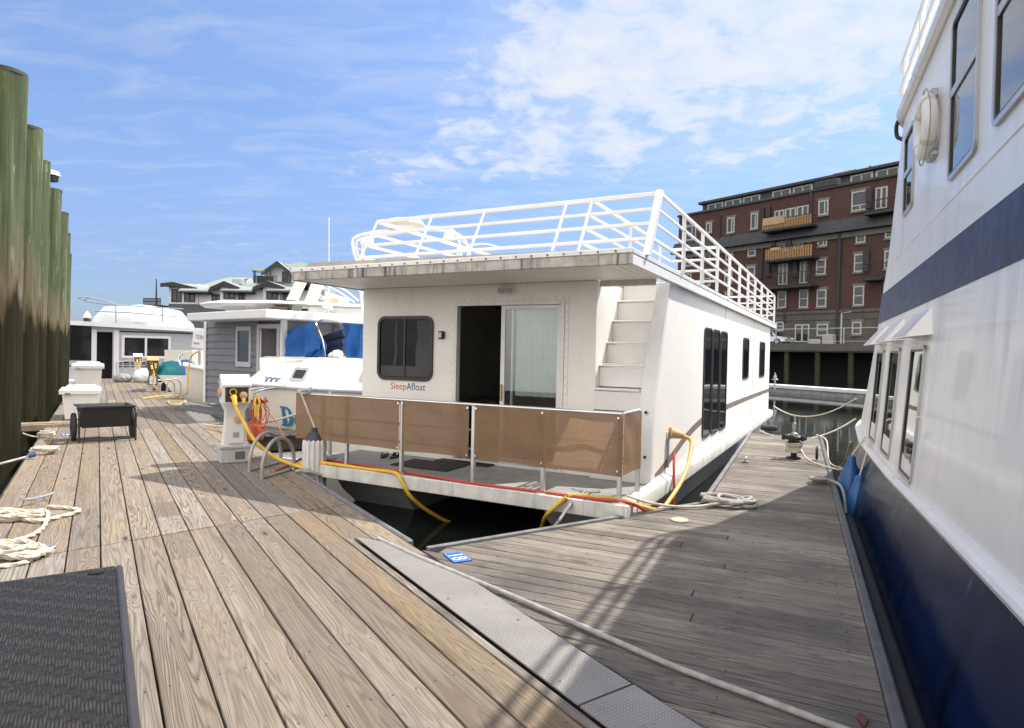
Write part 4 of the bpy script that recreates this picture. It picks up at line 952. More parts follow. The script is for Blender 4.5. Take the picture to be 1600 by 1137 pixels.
rh = spline([wp(D, 1.95, 8.5, .03), wp(D, 2.2, 8.75, .05), wp(B, -6.7, VF + .3, .08), wp(B, -6.3, VF + .22, DK + .02), wp(B, -5.5, VF + .16, DK + .02), wp(B, -4.6, VF + .1, DK + .02), wp(B, -3.75, VF - .0, DK + .02), wp(B, -2.9, VF + .03, DK + .02), wp(B, -2.3, VF + .02, DK + .02), wp(B, -1.95, VF + .05, DK + .03), wp(B, -1.82, VF + .2, .05), wp(B, -1.74, VF + .42, -.1), wp(B, -1.70, VF + .6, -.3), wp(B, -1.72, 7.1, -.46), wp(B, -1.78, 7.5, -.40), wp(B, -1.80, 7.65, -.1), wp(B, -1.83, 7.75, .2), wp(B, -1.88, 7.95, .42)], 8)
mb = MB(); mb.tube(rh, .017, 9); single('water_hose', mb, red_hose, 'thin red hose running along the houseboat deck edge', 'hose', W, tuple(wp(B, -4., VF, 0)))
# orange cord coil hung behind the pedestal, on a rack with a red can
cc = D.l(at_depth(400, 640, 10.6)); rnd = random.Random(3)
hk = (cc[0], cc[1], .78); pts = []
for k in range(7):
    w_ = rnd.uniform(.06, .22); h_ = rnd.uniform(.38, .62)
    pts += [(hk[0] + rnd.uniform(-.03, .03), hk[1] + rnd.uniform(-.03, .03), hk[2] + rnd.uniform(0, .03)), (hk[0] + w_, hk[1] + .04, hk[2] - h_ * .45), (hk[0] + w_ * .5, hk[1], hk[2] - h_), (hk[0] - w_ * .4, hk[1] + .03, hk[2] - h_ * .5)]
mb = MB(); mb.tube(spline(pts, 8, True), .009, 7); mb.tube(spline([(hk[0], hk[1], hk[2]), (hk[0] + .25, hk[1] - .1, .45), (hk[0] + .40, hk[1] - .4, .1)], 8), .009, 7)
single('extension_cord', mb, orange, 'orange cord coiled in loops behind the white pedestal', 'cord', D, (hk[0], hk[1], .2))
T_ = Thing('cord_rack', 'steel rack holding the orange cord behind the white pedestal', 'rack', D, (hk[0], hk[1], 0))
mb = MB(); mb.box(hk[0] - .03, hk[0] + .03, hk[1] + .02, hk[1] + .08, -.1, .80, b=.006); T_.part('post', mb, galv)
for s_ in (-.12, .12): 
    mb = MB(); mb.tube([(hk[0] + s_, hk[1] + .06, .72), (hk[0] + s_, hk[1] - .12, .74), (hk[0] + s_, hk[1] - .14, .80)], .014, 8); T_.part('hook', mb, steel)
mb = MB(); mb.box(hk[0] - .2, hk[0] + .2, hk[1] + .04, hk[1] + .07, .69, .75, b=.006); T_.part('crossbar', mb, red_hose)
mb = MB(); mb.tube(spline([(hk[0] - .02, hk[1] - .1, .80), (hk[0] - .05, hk[1] - .12, .7), (hk[0] - .01, hk[1] - .12, .62), (hk[0] + .03, hk[1] - .12, .7), (hk[0], hk[1] - .11, .8)], 6), .018, 8); mb.tube([(hk[0] - .01, hk[1] - .12, .66), (hk[0] - .02, hk[1] - .12, .48)], .045, 10, r1=.03); single('cord_plug', mb, yellow, 'yellow plug end hanging with the orange cord', 'plug', D, (hk[0], hk[1], .5))
rc = D.l(at_depth(397, 672, 10.7)); mb = MB(); mb.lathe([(.06, -.20), (.15, -.14), (.17, .02), (.13, .13), (.06, .17), (.04, .2)], tuple(rc), 20); single('buoy', mb, pbr('buoy_red', (.34, .055, .03), .5, var=.15), 'round red buoy hanging behind the white pedestal', 'buoy', D, tuple(rc))

# ------------------------------------------------------------------ cart
C_ = Frame(-40.); o0 = C_.l(at_z(166, 688)); ox, oy = o0[0], o0[1] + .18
ct = Thing('garden_cart', 'black two-wheeled garden cart standing in front of a white dock box', 'cart', C_, (ox, oy, 0))
tub = black_plastic
def rect4(x, y0, y1, z): return [(ox - x * .90, oy + y0 * .8, z), (ox + x * .90, oy + y0 * .8, z), (ox + x * .90, oy + y1 * .8, z), (ox - x * .90, oy + y1 * .8, z)]
mb = MB()
r_out = [rect4(.38, -.30, .34, .24), rect4(.39, -.36, .40, .40), rect4(.405, -.41, .47, .565), rect4(.45, -.46, .52, .575), rect4(.45, -.46, .52, .595)]
r_in = [rect4(.40, -.41, .47, .60), rect4(.375, -.38, .43, .56), rect4(.33, -.30, .33, .40), rect4(.31, -.25, .27, .265)]
mb.loft(r_out + r_in, caps=False); mb.add(r_out[0], [(0, 1, 2, 3)]); mb.add(r_in[-1], [(0, 1, 2, 3)]); ct.part('tub', mb, tub, sharp=50)
def wheel(x):
    mb = MB(); mb.lathe([(.17, -.035), (.225, -.03), (.235, 0), (.225, .03), (.17, .035)], (ox + x, oy + .12, .235), 30, axis='x'); w_ = ct.part('wheel', mb, rubber)
    mb = MB(); mb.lathe([(.035, -.05), (.035, .05)], (ox + x, oy + .12, .235), 12, axis='x')
    mb.lathe([(.172, -.02), (.172, .02), (.15, .02), (.15, -.02)], (ox + x, oy + .12, .235), 24, axis='x')
    for k in range(8):
        t = 2 * pi * k / 8; mb.tube([(ox + x, oy + .12 + .03 * cos(t), .235 + .03 * sin(t)), (ox + x, oy + .12 + .155 * cos(t), .235 + .155 * sin(t))], .012, 6)
    ct.part('rim', mb, black_plastic, w_)
wheel(-.43); wheel(.43)
mb = MB(); mb.tube([(ox - .43, oy + .12, .235), (ox + .43, oy + .12, .235)], .012, 8); ct.part('axle', mb, galv)
for s_ in (-1, 1):
    mb = MB(); mb.tube(spline([(ox + s_ * .40, oy - .1, .56), (ox + s_ * .40, oy - .36, .50), (ox + s_ * .40, oy - .36, .3), (ox + s_ * .40, oy - .36, .01)], 6), .016, 8); ct.part('leg', mb, black_plastic)
mb = MB(); mb.tube([(ox - .40, oy - .36, .05), (ox + .40, oy - .36, .05)], .014, 8); ct.part('stand_bar', mb, black_plastic)
mb = MB(); mb.tube(spline([(ox - .30, oy - .37, .585), (ox - .28, oy - .43, .60), (ox + .28, oy - .43, .60), (ox + .30, oy - .37, .585)], 6), .016, 8); ct.part('handle', mb, black_plastic)

# white dock boxes
def dock_box(a0, a1, l0, l1, h, label, z0=.0):
    T_ = Thing('dock_box', label, 'dock box', D, ((a0 + a1) / 2, (l0 + l1) / 2, z0), 'white dock boxes')
    i = .05; mb = MB()
    rg = lambda k, z: [(a0 + k, l0 + k, z), (a1 - k, l0 + k, z), (a1 - k, l1 - k, z), (a0 + k, l1 - k, z)]
    mb.loft([rg(i + .02, z0 + .02), rg(.015, z0 + h - .13)])
    for x in (.3, .7):
        ax = a0 + (a1 - a0) * x; mb.loft([[(ax - .012, l0 + .045, z0 + .06), (ax + .012, l0 + .045, z0 + .06), (ax + .012, l0 + .08, z0 + .06), (ax - .012, l0 + .08, z0 + .06)], [(ax - .012, l0 + .003, z0 + h - .16), (ax + .012, l0 + .003, z0 + h - .16), (ax + .012, l0 + .04, z0 + h - .16), (ax - .012, l0 + .04, z0 + h - .16)]])
    T_.part('body', mb, white_gel)
    mb = MB(); mb.loft([rg(-.035, z0 + h - .14), rg(-.04, z0 + h - .06), rg(.02, z0 + h - .05), rg(.08, z0 + h)]); T_.part('lid', mb, white_gel, sharp=20)
    mb = MB(); mb.box(a0 + .06, a0 + .16, l0 - .045, l0 - .025, z0 + h - .16, z0 + h - .1, b=.005); T_.part('latch', mb, steel)
dock_box(-.64, .04, 16.35, 17.7, .70, 'low white dock box right behind the black cart')
dock_box(-.55, .12, 20.6, 21.8, 1.12, 'taller white dock box behind the low one, near the far boat door')

# ------------------------------------------------------------------ wicker table in the corner
m = NT('resin_wicker'); o = m.obj(); sp3 = m.n('SeparateXYZ'); m.l(o, sp3.inputs[0]); X_, Y_ = sp3.outputs[0], sp3.outputs[1]
cw, ch = .042, .075
ix = m.math('FLOOR', m.math('DIVIDE', X_, cw)); fx = m.math('FRACT', m.math('DIVIDE', X_, cw))
ys = m.math('ADD', m.math('DIVIDE', Y_, ch), m.math('MULTIPLY', ix, .5)); fy = m.math('FRACT', m.math('DIVIDE', ys, 2.0))
vert = m.math('LESS_THAN', fy, .62)
strands = m.math('ABSOLUTE', m.math('SINE', m.math('MULTIPLY', fx, 4 * pi)))
hstr = m.math('ABSOLUTE', m.math('SINE', m.math('MULTIPLY', fy, 13.0 * pi)))
arch = m.math('SINE', m.math('MULTIPLY', m.math('DIVIDE', fy, .62), pi))
hv = m.math('MULTIPLY', m.math('MULTIPLY', m.math('POWER', strands, .5), m.math('MAXIMUM', arch, 0.)), vert)
hh = m.math('MULTIPLY', m.math('MULTIPLY', m.math('POWER', hstr, .6), .45), m.math('SUBTRACT', 1., vert))
hgt = m.math('ADD', hv, hh)
cc_ = m.mix(hgt, (.006, .005, .005), (.040, .036, .034)); cc_ = m.mix(m.math('MULTIPLY', m.ramp(m.noise(m.scale(o, 180, 20, 20), 1., 2.), [(.5, 0.), (.7, 1.)]), .4), cc_, (.085, .075, .06))
m.l(cc_, m.b.inputs['Base Color']); m.b.inputs['Roughness'].default_value = .62; m.b.inputs['Specular IOR Level'].default_value = .25; m.bump(hgt, .9, .006); wicker = m.mat
tz = .46; q1 = D.pz(190, 881, tz); q0 = D.pz(0, 901, tz); q1 = D.pz(190, 880, tz)
TF = D; c1 = TF.l(D.w(q1[0] + .005, q1[1] + .0, tz)); tx1, ty1 = c1[0], c1[1]
tb = Thing('wicker_table', 'dark brown woven wicker table in the near corner of the dock', 'table', TF, (tx1 - .45, ty1 - .8, 0))
frm = pbr('table_frame', (.055, .05, .053), .45, .1, var=.15)
mb = MB(); mb.box(tx1 - .90, tx1 - .034, ty1 - 2.4, ty1 - .006, tz - .03, tz - .006); tb.part('woven_top', mb, wicker)
mb = MB(); mb.box(tx1 - .034, tx1, ty1 - 2.4, ty1, tz - .06, tz, b=.012); mb.box(tx1 - .94, tx1 - .90, ty1 - 2.4, ty1, tz - .06, tz, b=.012); mb.box(tx1 - .90, tx1 - .034, ty1 - .006, ty1, tz - .05, tz - .004, b=.002); mb.box(tx1 - .90, tx1 - .034, ty1 - 2.4, ty1 - 2.394, tz - .05, tz - .004)
tb.part('top_frame', mb, frm)
mb = MB(); mb.lathe([(.034, tz - .006), (.034, tz + .002), (.026, tz + .006), (.008, tz + .004)], (tx1 - .115, ty1 - .075, 0), 24); tb.part('cap', mb, black_plastic)
for x in (tx1 - .03, tx1 - .91):
    for y in (ty1 - .04, ty1 - 2.36):
        mb = MB(); mb.box(x - .022, x + .022, y - .022, y + .022, .002, tz - .06, b=.004); tb.part('leg', mb, frm)

# ------------------------------------------------------------------ ropes
def rope(name, pts, r, mat, label, group=None, step=None, cat='rope', o=None, sides=12):
    P = resample(pts, step or r * .42); mb = MB(); mb.tube(P, r, sides, twist=2 * pi / (r * 7.5), lobes=3, amp=.22 if step is None else 0.)
    return single(name, mb, mat, label, cat, W, tuple(o if o is not None else P[0]), group)
def G0(x, y, z): return at_z(x, y, z)
r1 = .016
c1p = [(-30, 850), (30, 842), (62, 828), (74, 810), (72, 797), (40, 799), (22, 806), (60, 812), (95, 806), (124, 797), (110, 793), (75, 790)]
c1p = [G0(x, y, .017 + .012 * (i % 2)) for i, (x, y) in enumerate(c1p)]
rope('coiled_rope', spline(c1p, 10), r1, rope_w, 'pale twisted rope looped across the boards with a rust-stained stretch', 'pale ropes lying on the dock')
rnd = random.Random(11); ctr = G0(15, 868, 0); pts = []
for k in range(26):
    t = k * 1.9; rr_ = .26 + rnd.uniform(-.14, .08); pts.append((ctr[0] + rr_ * 1.25 * cos(t) + rnd.uniform(-.05, .05), ctr[1] + .55 * rr_ * sin(t), .018 + .0035 * k * rnd.uniform(.5, 1.2)))
pts += [tuple(G0(45, 852, .04)), tuple(G0(56, 868, .018)), tuple(G0(30, 880, .018)), tuple(G0(-20, 886, .018))]
rope('coiled_rope', spline(pts, 9), r1, rope_w, 'heaped pale twisted rope beside the far edge of the wicker table', 'pale ropes lying on the dock')
ctr = G0(12, 812, 0); pts = []
for k in range(18):
    t = k * 2.1; rr_ = .22 + rnd.uniform(-.12, .05); pts.append((ctr[0] + rr_ * 1.2 * cos(t), ctr[1] + .6 * rr_ * sin(t), .018 + .004 * k * rnd.uniform(.5, 1.2)))
rope('coiled_rope', spline(pts, 9), r1, rope_w, 'pale rope heap behind the other heap, against the left dock edge', 'pale ropes lying on the dock')
# cleats along the left edge
def dock_cleat(x, y, label, ax=(0, 1, 0), L=.3, fr=D, mat=galv, z=0.):
    q = fr.pz(x, y, z); mb = MB(); cleat(mb, (q[0], q[1], z), ax, L); return single('dock_cleat', mb, mat, label, 'cleat', fr, (q[0], q[1], z), 'cleats on the docks')
dock_cleat(62, 785, 'galvanised cleat on the boards beyond the looped pale rope', (.7, .7, 0)); 
q = G0(70, 706, .02); pts = []
for k in range(22): t = k * 1.8; pts.append((q[0] + (.20 + rnd.uniform(-.08, .05)) * cos(t), q[1] + (.13 + rnd.uniform(-.05, .03)) * sin(t), .02 + .004 * k))
rope('coiled_rope', spline(pts, 8), .014, rope_w, 'small white rope coil on the dock edge below the black cart', 'pale ropes lying on the dock', .02)
e1 = G0(49, 711, .05); rope('mooring_line', sag(e1, e1 + np.array([-1.9, -1.4, -.40]), .06), .018, rope_w, 'white line stretched from the small coil down to the water', 'mooring lines', .02)
mb = MB(); mb.tube([e1 + np.array([-.03, -.02, 0]), e1 + np.array([.04, .03, .02])], .035, 10); single('line_clamp', mb, pbr('tape_blue', (.05, .07, .2), .5), 'blue taped thimble at the end of the small rope coil', 'fitting', W, tuple(e1))
q = G0(72, 681, .03); pts = [(q[0] + .14 * cos(k * 1.7), q[1] + .08 * sin(k * 1.7), .03 + .009 * k) for k in range(10)]
rope('coiled_rope', spline(pts, 8), .016, rope_w, 'knotted rope round a cleat beside the small blue number plate', 'pale ropes lying on the dock', .02)
rope('mooring_line', sag(q, D.w(-1.05, 13.4, .1), .03), .014, rope_w, 'rope tied from the dock edge knot to the thickest piling', 'mooring lines', .02)
# long grey line across the finger dock
lp = [(590, 840), (650, 868), (720, 897), (800, 930), (900, 973), (1046, 1037), (1177, 1086), (1330, 1143)]
rope('dock_line', spline([G0(x, y, .012) for x, y in lp], 6), .016, rope_g, 'long grey line lying straight across the tread plate side of the finger dock', None, .03)
# rope heap on finger, line to houseboat
q = G0(1140, 787, .0); pts = []
for k in range(24): t = k * 1.75; pts.append((q[0] + (.05 + rnd.uniform(.05, .34)) * cos(t), q[1] + rnd.uniform(.05, .22) * sin(t), .012 + rnd.uniform(0, .07)))
pts = [tuple(G0(1108, 788, .03))] + pts + [tuple(G0(1165, 790, .02)), tuple(G0(1182, 788, .02)), tuple(G0(1170, 783, .02))]
rope('coiled_rope', spline(pts, 8), .02, rope_g, 'tangled grey rope heap on the finger dock beside the houseboat', None, .022)
rope('mooring_line', sag(wp(B, -2.0, VF + .25, DK + .05), G0(1108, 788, .03), .06), .015, rope_w, 'line from the houseboat corner post to the grey rope heap', 'mooring lines', .02)
rope('mooring_line', spline([wp(B, -2.42, VF + .17, DK + .06), wp(B, -2.5, VF - .05, .05), wp(B, -2.55, VF - .35, -.12), G0(845, 832, -.05)], 8), .016, rope_g, 'slack grey line from the deck cleat down to the gusset edge', 'mooring lines', .02)
q = F.pz(1280, 752, 0); pts = [(q[0] + rnd.uniform(-.12, .12), q[1] + rnd.uniform(-.14, .14), .03 + .012 * (k % 4)) for k in range(14)]
rope('coiled_rope', [F.w(*p) for p in spline(pts, 8)], .017, rope_g, 'small grey rope knot on the right edge of the finger dock', None, .022)
rope('mooring_line', [F.w(*p) for p in spline([(q[0], q[1], .05), (FR + .1, q[1] - .3, .03), (.56, q[1] - .6, -.25)], 8)], .017, rope_g, 'short grey line dropping over the finger edge beside the blue fenders', 'mooring lines', .02)
rope('mooring_line', [F.w(*p) for p in spline([(FR - .05, 14.6, .06), (FR + .12, 14.2, .0), (.55, 13.2, -.28), (.72, 12.4, -.22), (.78, 11.6, .3)], 8)], .014, rope_w, 'white line sagging from the finger dock end to the ship bow', 'mooring lines', .02)
e2 = np.array(F.w(-.75, 14.5, .08)); e3 = F.w(.95, 11.95, .92)
rope('mooring_line', sag(e2, at_depth(1337, 653, 13.4), .30), .017, rope_w, 'lower white line from the finger dock end to the ship', 'mooring lines', .02)
rope('mooring_line', sag(B.w(-1.85, VE, .25), at_depth(1337, 622, 13.6), .35), .017, rope_w, 'upper white line crossing the open water from the houseboat stern to the ship', 'mooring lines', .03)

# ------------------------------------------------------------------ mooring winch on the finger end
q = F.pz(1240, 716, 0); wx, wy = q[0], q[1] + .1
T_ = Thing('mooring_winch', 'black spoked winch wheel over a rope-wrapped drum on the finger dock end', 'winch', F, (wx, wy, 0))
mb = MB(); mb.lathe([(.2, 0), (.2, .02), (.09, .04), (.08, .1), (.15, .13), (.17, .16), (.15, .40), (.10, .43)], (wx, wy, 0), 22); mb.squash((wx, wy, 0), (.56, .56, .74)); T_.part('drum', mb, rubber)
mb = MB(); hp = [(wx + (.20 + .025 * sin(t * .21)) * cos(t), wy + (.20 + .025 * sin(t * .21)) * sin(t), .13 + .22 * k / 150) for k, t in enumerate(np.linspace(0, 2 * pi * 7.5, 151))]; mb.tube(hp, .022, 8); mb.squash((wx, wy, 0), (.56, .56, .74)); T_.part('wound_rope', mb, rope_w)
mb = MB(); rg = [(wx + .27 * cos(t), wy + .27 * sin(t), .46) for t in np.linspace(0, 2 * pi, 33)]; mb.tube(rg, .045, 8)
for k in range(6): t = pi * k / 3; mb.tube([(wx, wy, .5), (wx + .27 * cos(t), wy + .27 * sin(t), .46)], .03, 8)
mb.squash((wx, wy, 0), (.56, .56, .74)); T_.part('wheel', mb, black_plastic)
for k in range(6):
    t = pi * k / 3 + .3; mb = MB(); mb.box(wx + .3 * cos(t) - .05, wx + .3 * cos(t) + .05, wy + .3 * sin(t) - .05, wy + .3 * sin(t) + .05, .40, .53, b=.02); mb.squash((wx, wy, 0), (.56, .56, .74)); T_.part('grip', mb, black_plastic)
mb = MB(); mb.lathe([(.11, .5), (.10, .55), (.03, .57), (.03, .64), (.045, .65), (.045, .78), (.03, .79), (.03, .92)], (wx, wy, 0), 16); mb.squash((wx, wy, 0), (.56, .56, .74)); T_.part('spindle', mb, galv)
mb = MB(); mb.box(wx - .13, wx - .035, wy - .05, wy + .05, .80, .94, b=.012); mb.squash((wx, wy, 0), (.56, .56, .74)); T_.part('gearbox', mb, black_plastic)
rope('dock_line', [F.w(*p) for p in spline([(wx + .1, wy - .08, .16), (wx + .2, wy - .35, .05), (wx + .38, wy - .7, .025), (wx + .6, wy - .95, .02), (wx + .75, wy - .9, .02), (wx + .62, wy - .78, .02)], 8)], .014, rope_w, 'pale tail of rope running from the winch drum across the boards', None, .022)
mb = MB(); qq = F.pz(1276, 718, 0); mb.lathe([(.02, -.02), (.11, -.018), (.11, .018), (.02, .02)], (qq[0], qq[1], .12), 18, axis='x'); single('rubber_disc', mb, rubber, 'small black rubber disc on edge near the finger dock corner', 'bumper', F, (qq[0], qq[1], 0))
qq = F.pz(1196, 671, 0); mb = MB(); mb.box(qq[0] - .1, qq[0] + .25, qq[1] - .15, qq[1] + .1, .01, .12, b=.03); single('dock_bumper', mb, rubber, 'black rubber bumper on the far left corner of the finger dock', 'bumper', F, (qq[0], qq[1], 0))
qq = F.pz(1165, 720, 0); mb = MB(); cleat(mb, (qq[0], qq[1], 0), (0, 1, 0), .2, .05); single('dock_cleat', mb, galv, 'small cleat on the finger dock edge beside the houseboat rub rail', 'cleat', F, (qq[0], qq[1], 0), 'cleats on the docks')
qq = F.pz(1062, 811, 0); mb = MB(); mb.lathe([(.085, .0), (.085, .012), (.07, .018)], (qq[0], qq[1], -.008), 22); single('deck_plug', mb, pbr('plug_cream', (.5, .45, .32), .6, var=.15), 'round cream cap set in the finger dock boards near the houseboat', 'cap', F, (qq[0], qq[1], 0))
qq = F.pz(1348, 1122, 0); mb = MB(); mb.plate([(qq[0] + .022 * cos(t) * (1 + .25 * sin(3 * t)), qq[1] + .05 * sin(t) * (1 + .2 * cos(4 * t))) for t in [2 * pi * k / 18 for k in range(18)]], lambda a, b, d: (a, b, -.006 + d), 0, .004); single('rust_patch', mb, pbr('rust', (.11, .042, .028), .9, var=.4, vscale=30.), 'rusty plate on the near right corner of the finger dock', 'plate', F, (qq[0], qq[1], 0))

# ------------------------------------------------------------------ number plates
blue_p = pbr('plate_blue', (.03, .12, .55), .4, var=.05); wh = pbr('plate_white', (.8, .8, .8), .5, var=.02)
def plate18(c4, z, txt, label, tsize):
    c4 = [at_z(x, y, z) for x, y in c4]; e1 = c4[3] - c4[0]; e2 = c4[1] - c4[0]; L1, L2 = np.linalg.norm(e1), np.linalg.norm(e2); x_ = e1 / L1; y_ = np.array([-x_[1], x_[0], 0]); y_ = y_ * (1 if y_ @ e2 > 0 else -1)
    T_ = Thing('number_plate', label, 'number plate', W, tuple(c4[0]), 'blue number plates screwed to the docks'); fn = lambda a, b, d: tuple(c4[0] + x_ * a + y_ * b + np.array([0, 0, d]))
    mb = MB(); mb.plate(rrect(0, L1, 0, L2, .01), fn, .0, .006); T_.part('plate', mb, blue_p)
    mb = MB(); k = L2 * .06; mb.ringplate(rrect(k, L1 - k, k, L2 - k, .008), rrect(k * 1.5, L1 - k * 1.5, k * 1.5, L2 - k * 1.5, .006), fn, .006, .0068); T_.part('border', mb, pbr('plate_border', (.3, .42, .75), .5))
    if txt:
        vs, fs = text_polys(txt, tsize); wx_ = max(v[0] for v in vs); hy = max(v[1] for v in vs)
        mb = MB(); mb.add([fn(L1 / 2 - wx_ / 2 + x, L2 / 2 - hy / 2 + y, .0072) for x, y in vs], fs); T_.part('lettering', mb, wh, recalc=False)
plate18([(692, 865), (719, 860.5), (736, 875.5), (709.5, 879)], -.008, '18', 'blue plate with a white 18 on the finger dock beside the tread plate', .17)
q = D.pz(95, 679); mb = MB(); mb.box(q[0], q[0] + .16, q[1] - .1, q[1] + .1, .001, .006); T_ = Thing('number_plate', 'small blue plate on the dock beside the black cart wheel', 'number plate', D, (q[0], q[1], .001), 'blue number plates screwed to the docks'); T_.part('plate', mb, blue_p)
mb = MB(); mb.box(q[0] + .03, q[0] + .05, q[1] - .06, q[1] + .05, .0062, .0070); mb.box(q[0] + .08, q[0] + .12, q[1] - .06, q[1] + .05, .0062, .0070); T_.part('digits', mb, wh)
for x, y, lab in ((70, 857, 'lower corroded metal pad eye on the boards beside the rope heaps'), (95, 683 + 9, 'upper metal pad eye on the boards near the small blue plate')):
    q = D.pz(x, y); mb = MB(); mb.tube(spline([(q[0] - .07, q[1], .012), (q[0], q[1] + .05, .012), (q[0] + .07, q[1], .012), (q[0], q[1] - .05, .012)], 6, True), .009, 7); single('pad_eye', mb, galv, lab, 'pad eye', D, (q[0], q[1], 0), 'pad eyes on the dock')
# ------------------------------------------------------------------ grey clapboard cabin boat (frame G)
c0 = G.pz(322, 627, .12); gx0, gy = c0[0], c0[1]; gx1 = G.py(441, 560, gy)[0]
zr = G.py(380, 500, gy)[2]; sid = pbr('clapboard_grey', (.175, .175, .195), .6, var=.08, vscale=4., streak=.15, dirt=(.1, .1, .11)); trimg = pbr('trim_grey', (.45, .45, .46), .5, var=.06, streak=.15)
gb = Thing('cabin_boat', 'grey clapboard cabin boat with flat white roof and an open door', 'cabin boat', G, ((gx0 + gx1) / 2, gy, WATER))
mb = MB(); n_ = 12; hz_ = (zr - .12) / n_
dxl, dxr = G.py(404, 560, gy)[0], G.py(438, 560, gy)[0]; dzt = G.py(420, 507, gy)[2]
for k in range(n_):
    z0 = .12 + k * hz_; xr = dxl if z0 < dzt else gx1
    mb.prism([(gy - .05, z0), (gy - .018, z0 + hz_), (gy + .03, z0 + hz_), (gy + .03, z0)], 'x', gx0, xr)
    mb.prism([(gx1 + .028, z0), (gx1 + .008, z0 + hz_), (gx1 - .03, z0 + hz_), (gx1 - .03, z0)], 'y', gy + .1, gy + 7.5) if False else None
gw = gb.part('clapboard_wall', mb, sid)
mb = MB()
for k in range(n_):
    z0 = .12 + k * hz_; v = [(gx1 + .028, gy + .1, z0), (gx1 + .008, gy + .1, z0 + hz_), (gx1 - .03, gy + .1, z0 + hz_), (gx1 - .03, gy + .1, z0)]; mb.loft([v, [(x, gy + 7.5, z) for x, y, z in v]])
gb.part('clapboard_wall', mb, sid)
mb = MB(); mb.box(gx0, gx0 + .05, gy + .04, gy + 7.5, .12, zr); mb.box(gx0 + .05, gx1 - .05, gy + 7.4, gy + 7.48, .12, zr); gb.part('back_wall', mb, sid)
mb = MB(); mb.box(gx0 - .03, gx0 + .09, gy - .075, gy - .051, .12, zr - .002); gb.part('corner_trim', mb, white_paint); mb = MB(); mb.box(gx1 - .02, gx1 + .05, gy - .05, gy + .09, .12, zr - .002); gb.part('corner_trim', mb, white_paint)
ra, rb_ = G.py(292, 490, gy - .75), G.py(415, 490, gy - .75); zr2 = G.py(415, 497, gy - .75)[2]; zr3 = G.py(415, 483, gy - .75)[2]
mb = MB(); mb.box(ra[0], rb_[0], gy - .75, gy + 8.0, zr2, zr3, b=.015); rf_ = gb.part('roof', mb, pbr('roof_white', (.72, .73, .75), .5, var=.04, streak=.12))
wx0, wx1 = G.py(373, 540, gy)[0], G.py(396, 540, gy)[0]; wz0, wz1 = G.py(384, 572, gy)[2], G.py(384, 511, gy)[2]
fG = lambda a, b, d: (a, gy - .052 - d, b)
mb = MB(); mb.ringplate(rrect(wx0, wx1, wz0, wz1, .01, 1), rrect(wx0 + .08, wx1 - .08, wz0 + .1, wz1 - .1, .01, 1), fG, -.02, .03); wf = gb.part('window', mb, trimg)
mb = MB(); mb.plate(rrect(wx0 + .07, wx1 - .07, wz0 + .08, wz1 - .08, .01, 1), fG, -.01, .004); gb.part('pane', mb, glass_dark('cabin_glass', (.03, .035, .05), .05, .8), wf)
mb = MB(); 
for x0, x1, z0, z1 in ((dxl - .02, dxl + .1, .12, dzt), (dxr - .1, dxr + .02, .12, dzt), (dxl + .1, dxr - .1, dzt - .1, dzt)): mb.box(x0, x1, gy - .05, gy + .05, z0, z1, b=.006)
dr_ = gb.part('door', mb, trimg)
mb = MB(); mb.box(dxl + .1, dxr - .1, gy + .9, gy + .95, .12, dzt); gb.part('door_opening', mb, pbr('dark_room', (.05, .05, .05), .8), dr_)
mb = MB(); mb.loft([[(dxl + .12, gy, .14), (dxl + .15, gy, .14), (dxl + .40, gy + .7, .14), (dxl + .37, gy + .7, .14)], [(dxl + .12, gy, dzt - .1), (dxl + .15, gy, dzt - .1), (dxl + .40, gy + .7, dzt - .1), (dxl + .37, gy + .7, dzt - .1)]]); gb.part('door_leaf', mb, sid, dr_)
mb = MB(); mb.tube([(dxl + .15, gy - .03, .2), (dxl + .15, gy - .03, dzt - .15)], .02, 6); gb.part('door_edge', mb, white_paint, dr_)
mb = MB(); mb.box(ra[0] + .2, gx1 + .5, gy - 1.1, gy + 7.8, -.1, .115, b=.02); mb.box(ra[0] + .5, gx1 + .2, gy - .9, gy + 7.6, -.7, -.1); gb.part('hull_deck', mb, pbr('porch_grey', (.13, .13, .14), .7, var=.15))
# ribbed ramp between dock and grey boat
q = [at_z(x, y, .03) for x, y in ((281, 633), (311, 633), (337, 656), (308, 657))]
mb = MB(); mb.add([tuple(p) for p in q] + [tuple(p - np.array([0, 0, .04])) for p in q], [(0, 1, 2, 3), (4, 7, 6, 5), (0, 4, 5, 1), (1, 5, 6, 2), (2, 6, 7, 3), (3, 7, 4, 0)])
e_ = q[3] - q[0]
for k in range(14):
    a = q[0] + e_ * (k + .5) / 14; b = q[1] + (q[2] - q[1]) * (k + .5) / 14; mb.tube([a + np.array([0, 0, .006]), b + np.array([0, 0, .006])], .012, 5)
single('gangway', mb, pbr('ramp_alu', (.50, .49, .46), .55, .2, var=.1, streak=.3), 'short ribbed metal gangway from the dock towards the grey cabin boat', 'gangway', W, tuple(q[0]))
# small side dock in front of the grey boat
mb = MB(); bid = 500.; b0 = D.pz(330, 640); 
for k in range(16):
    l = 12.6 + k * .21; board(mb, [(2.28, l), (5.2, l), (5.2, l + .2), (2.28, l + .2)], -.03, .04, bid, 0, l + .1); bid += 1
sdock = single('side_dock', mb, grey_planks, 'short grey side dock between the main dock and the grey cabin boat', 'dock', D, (0, 0, 0), kind='structure', attr='pl')
mb = MB(); mb.box(2.3, 5.15, 12.65, 15.9, -.35, -.075); link('dock_float', mb.mesh('dock_float', dark_wood), sdock)

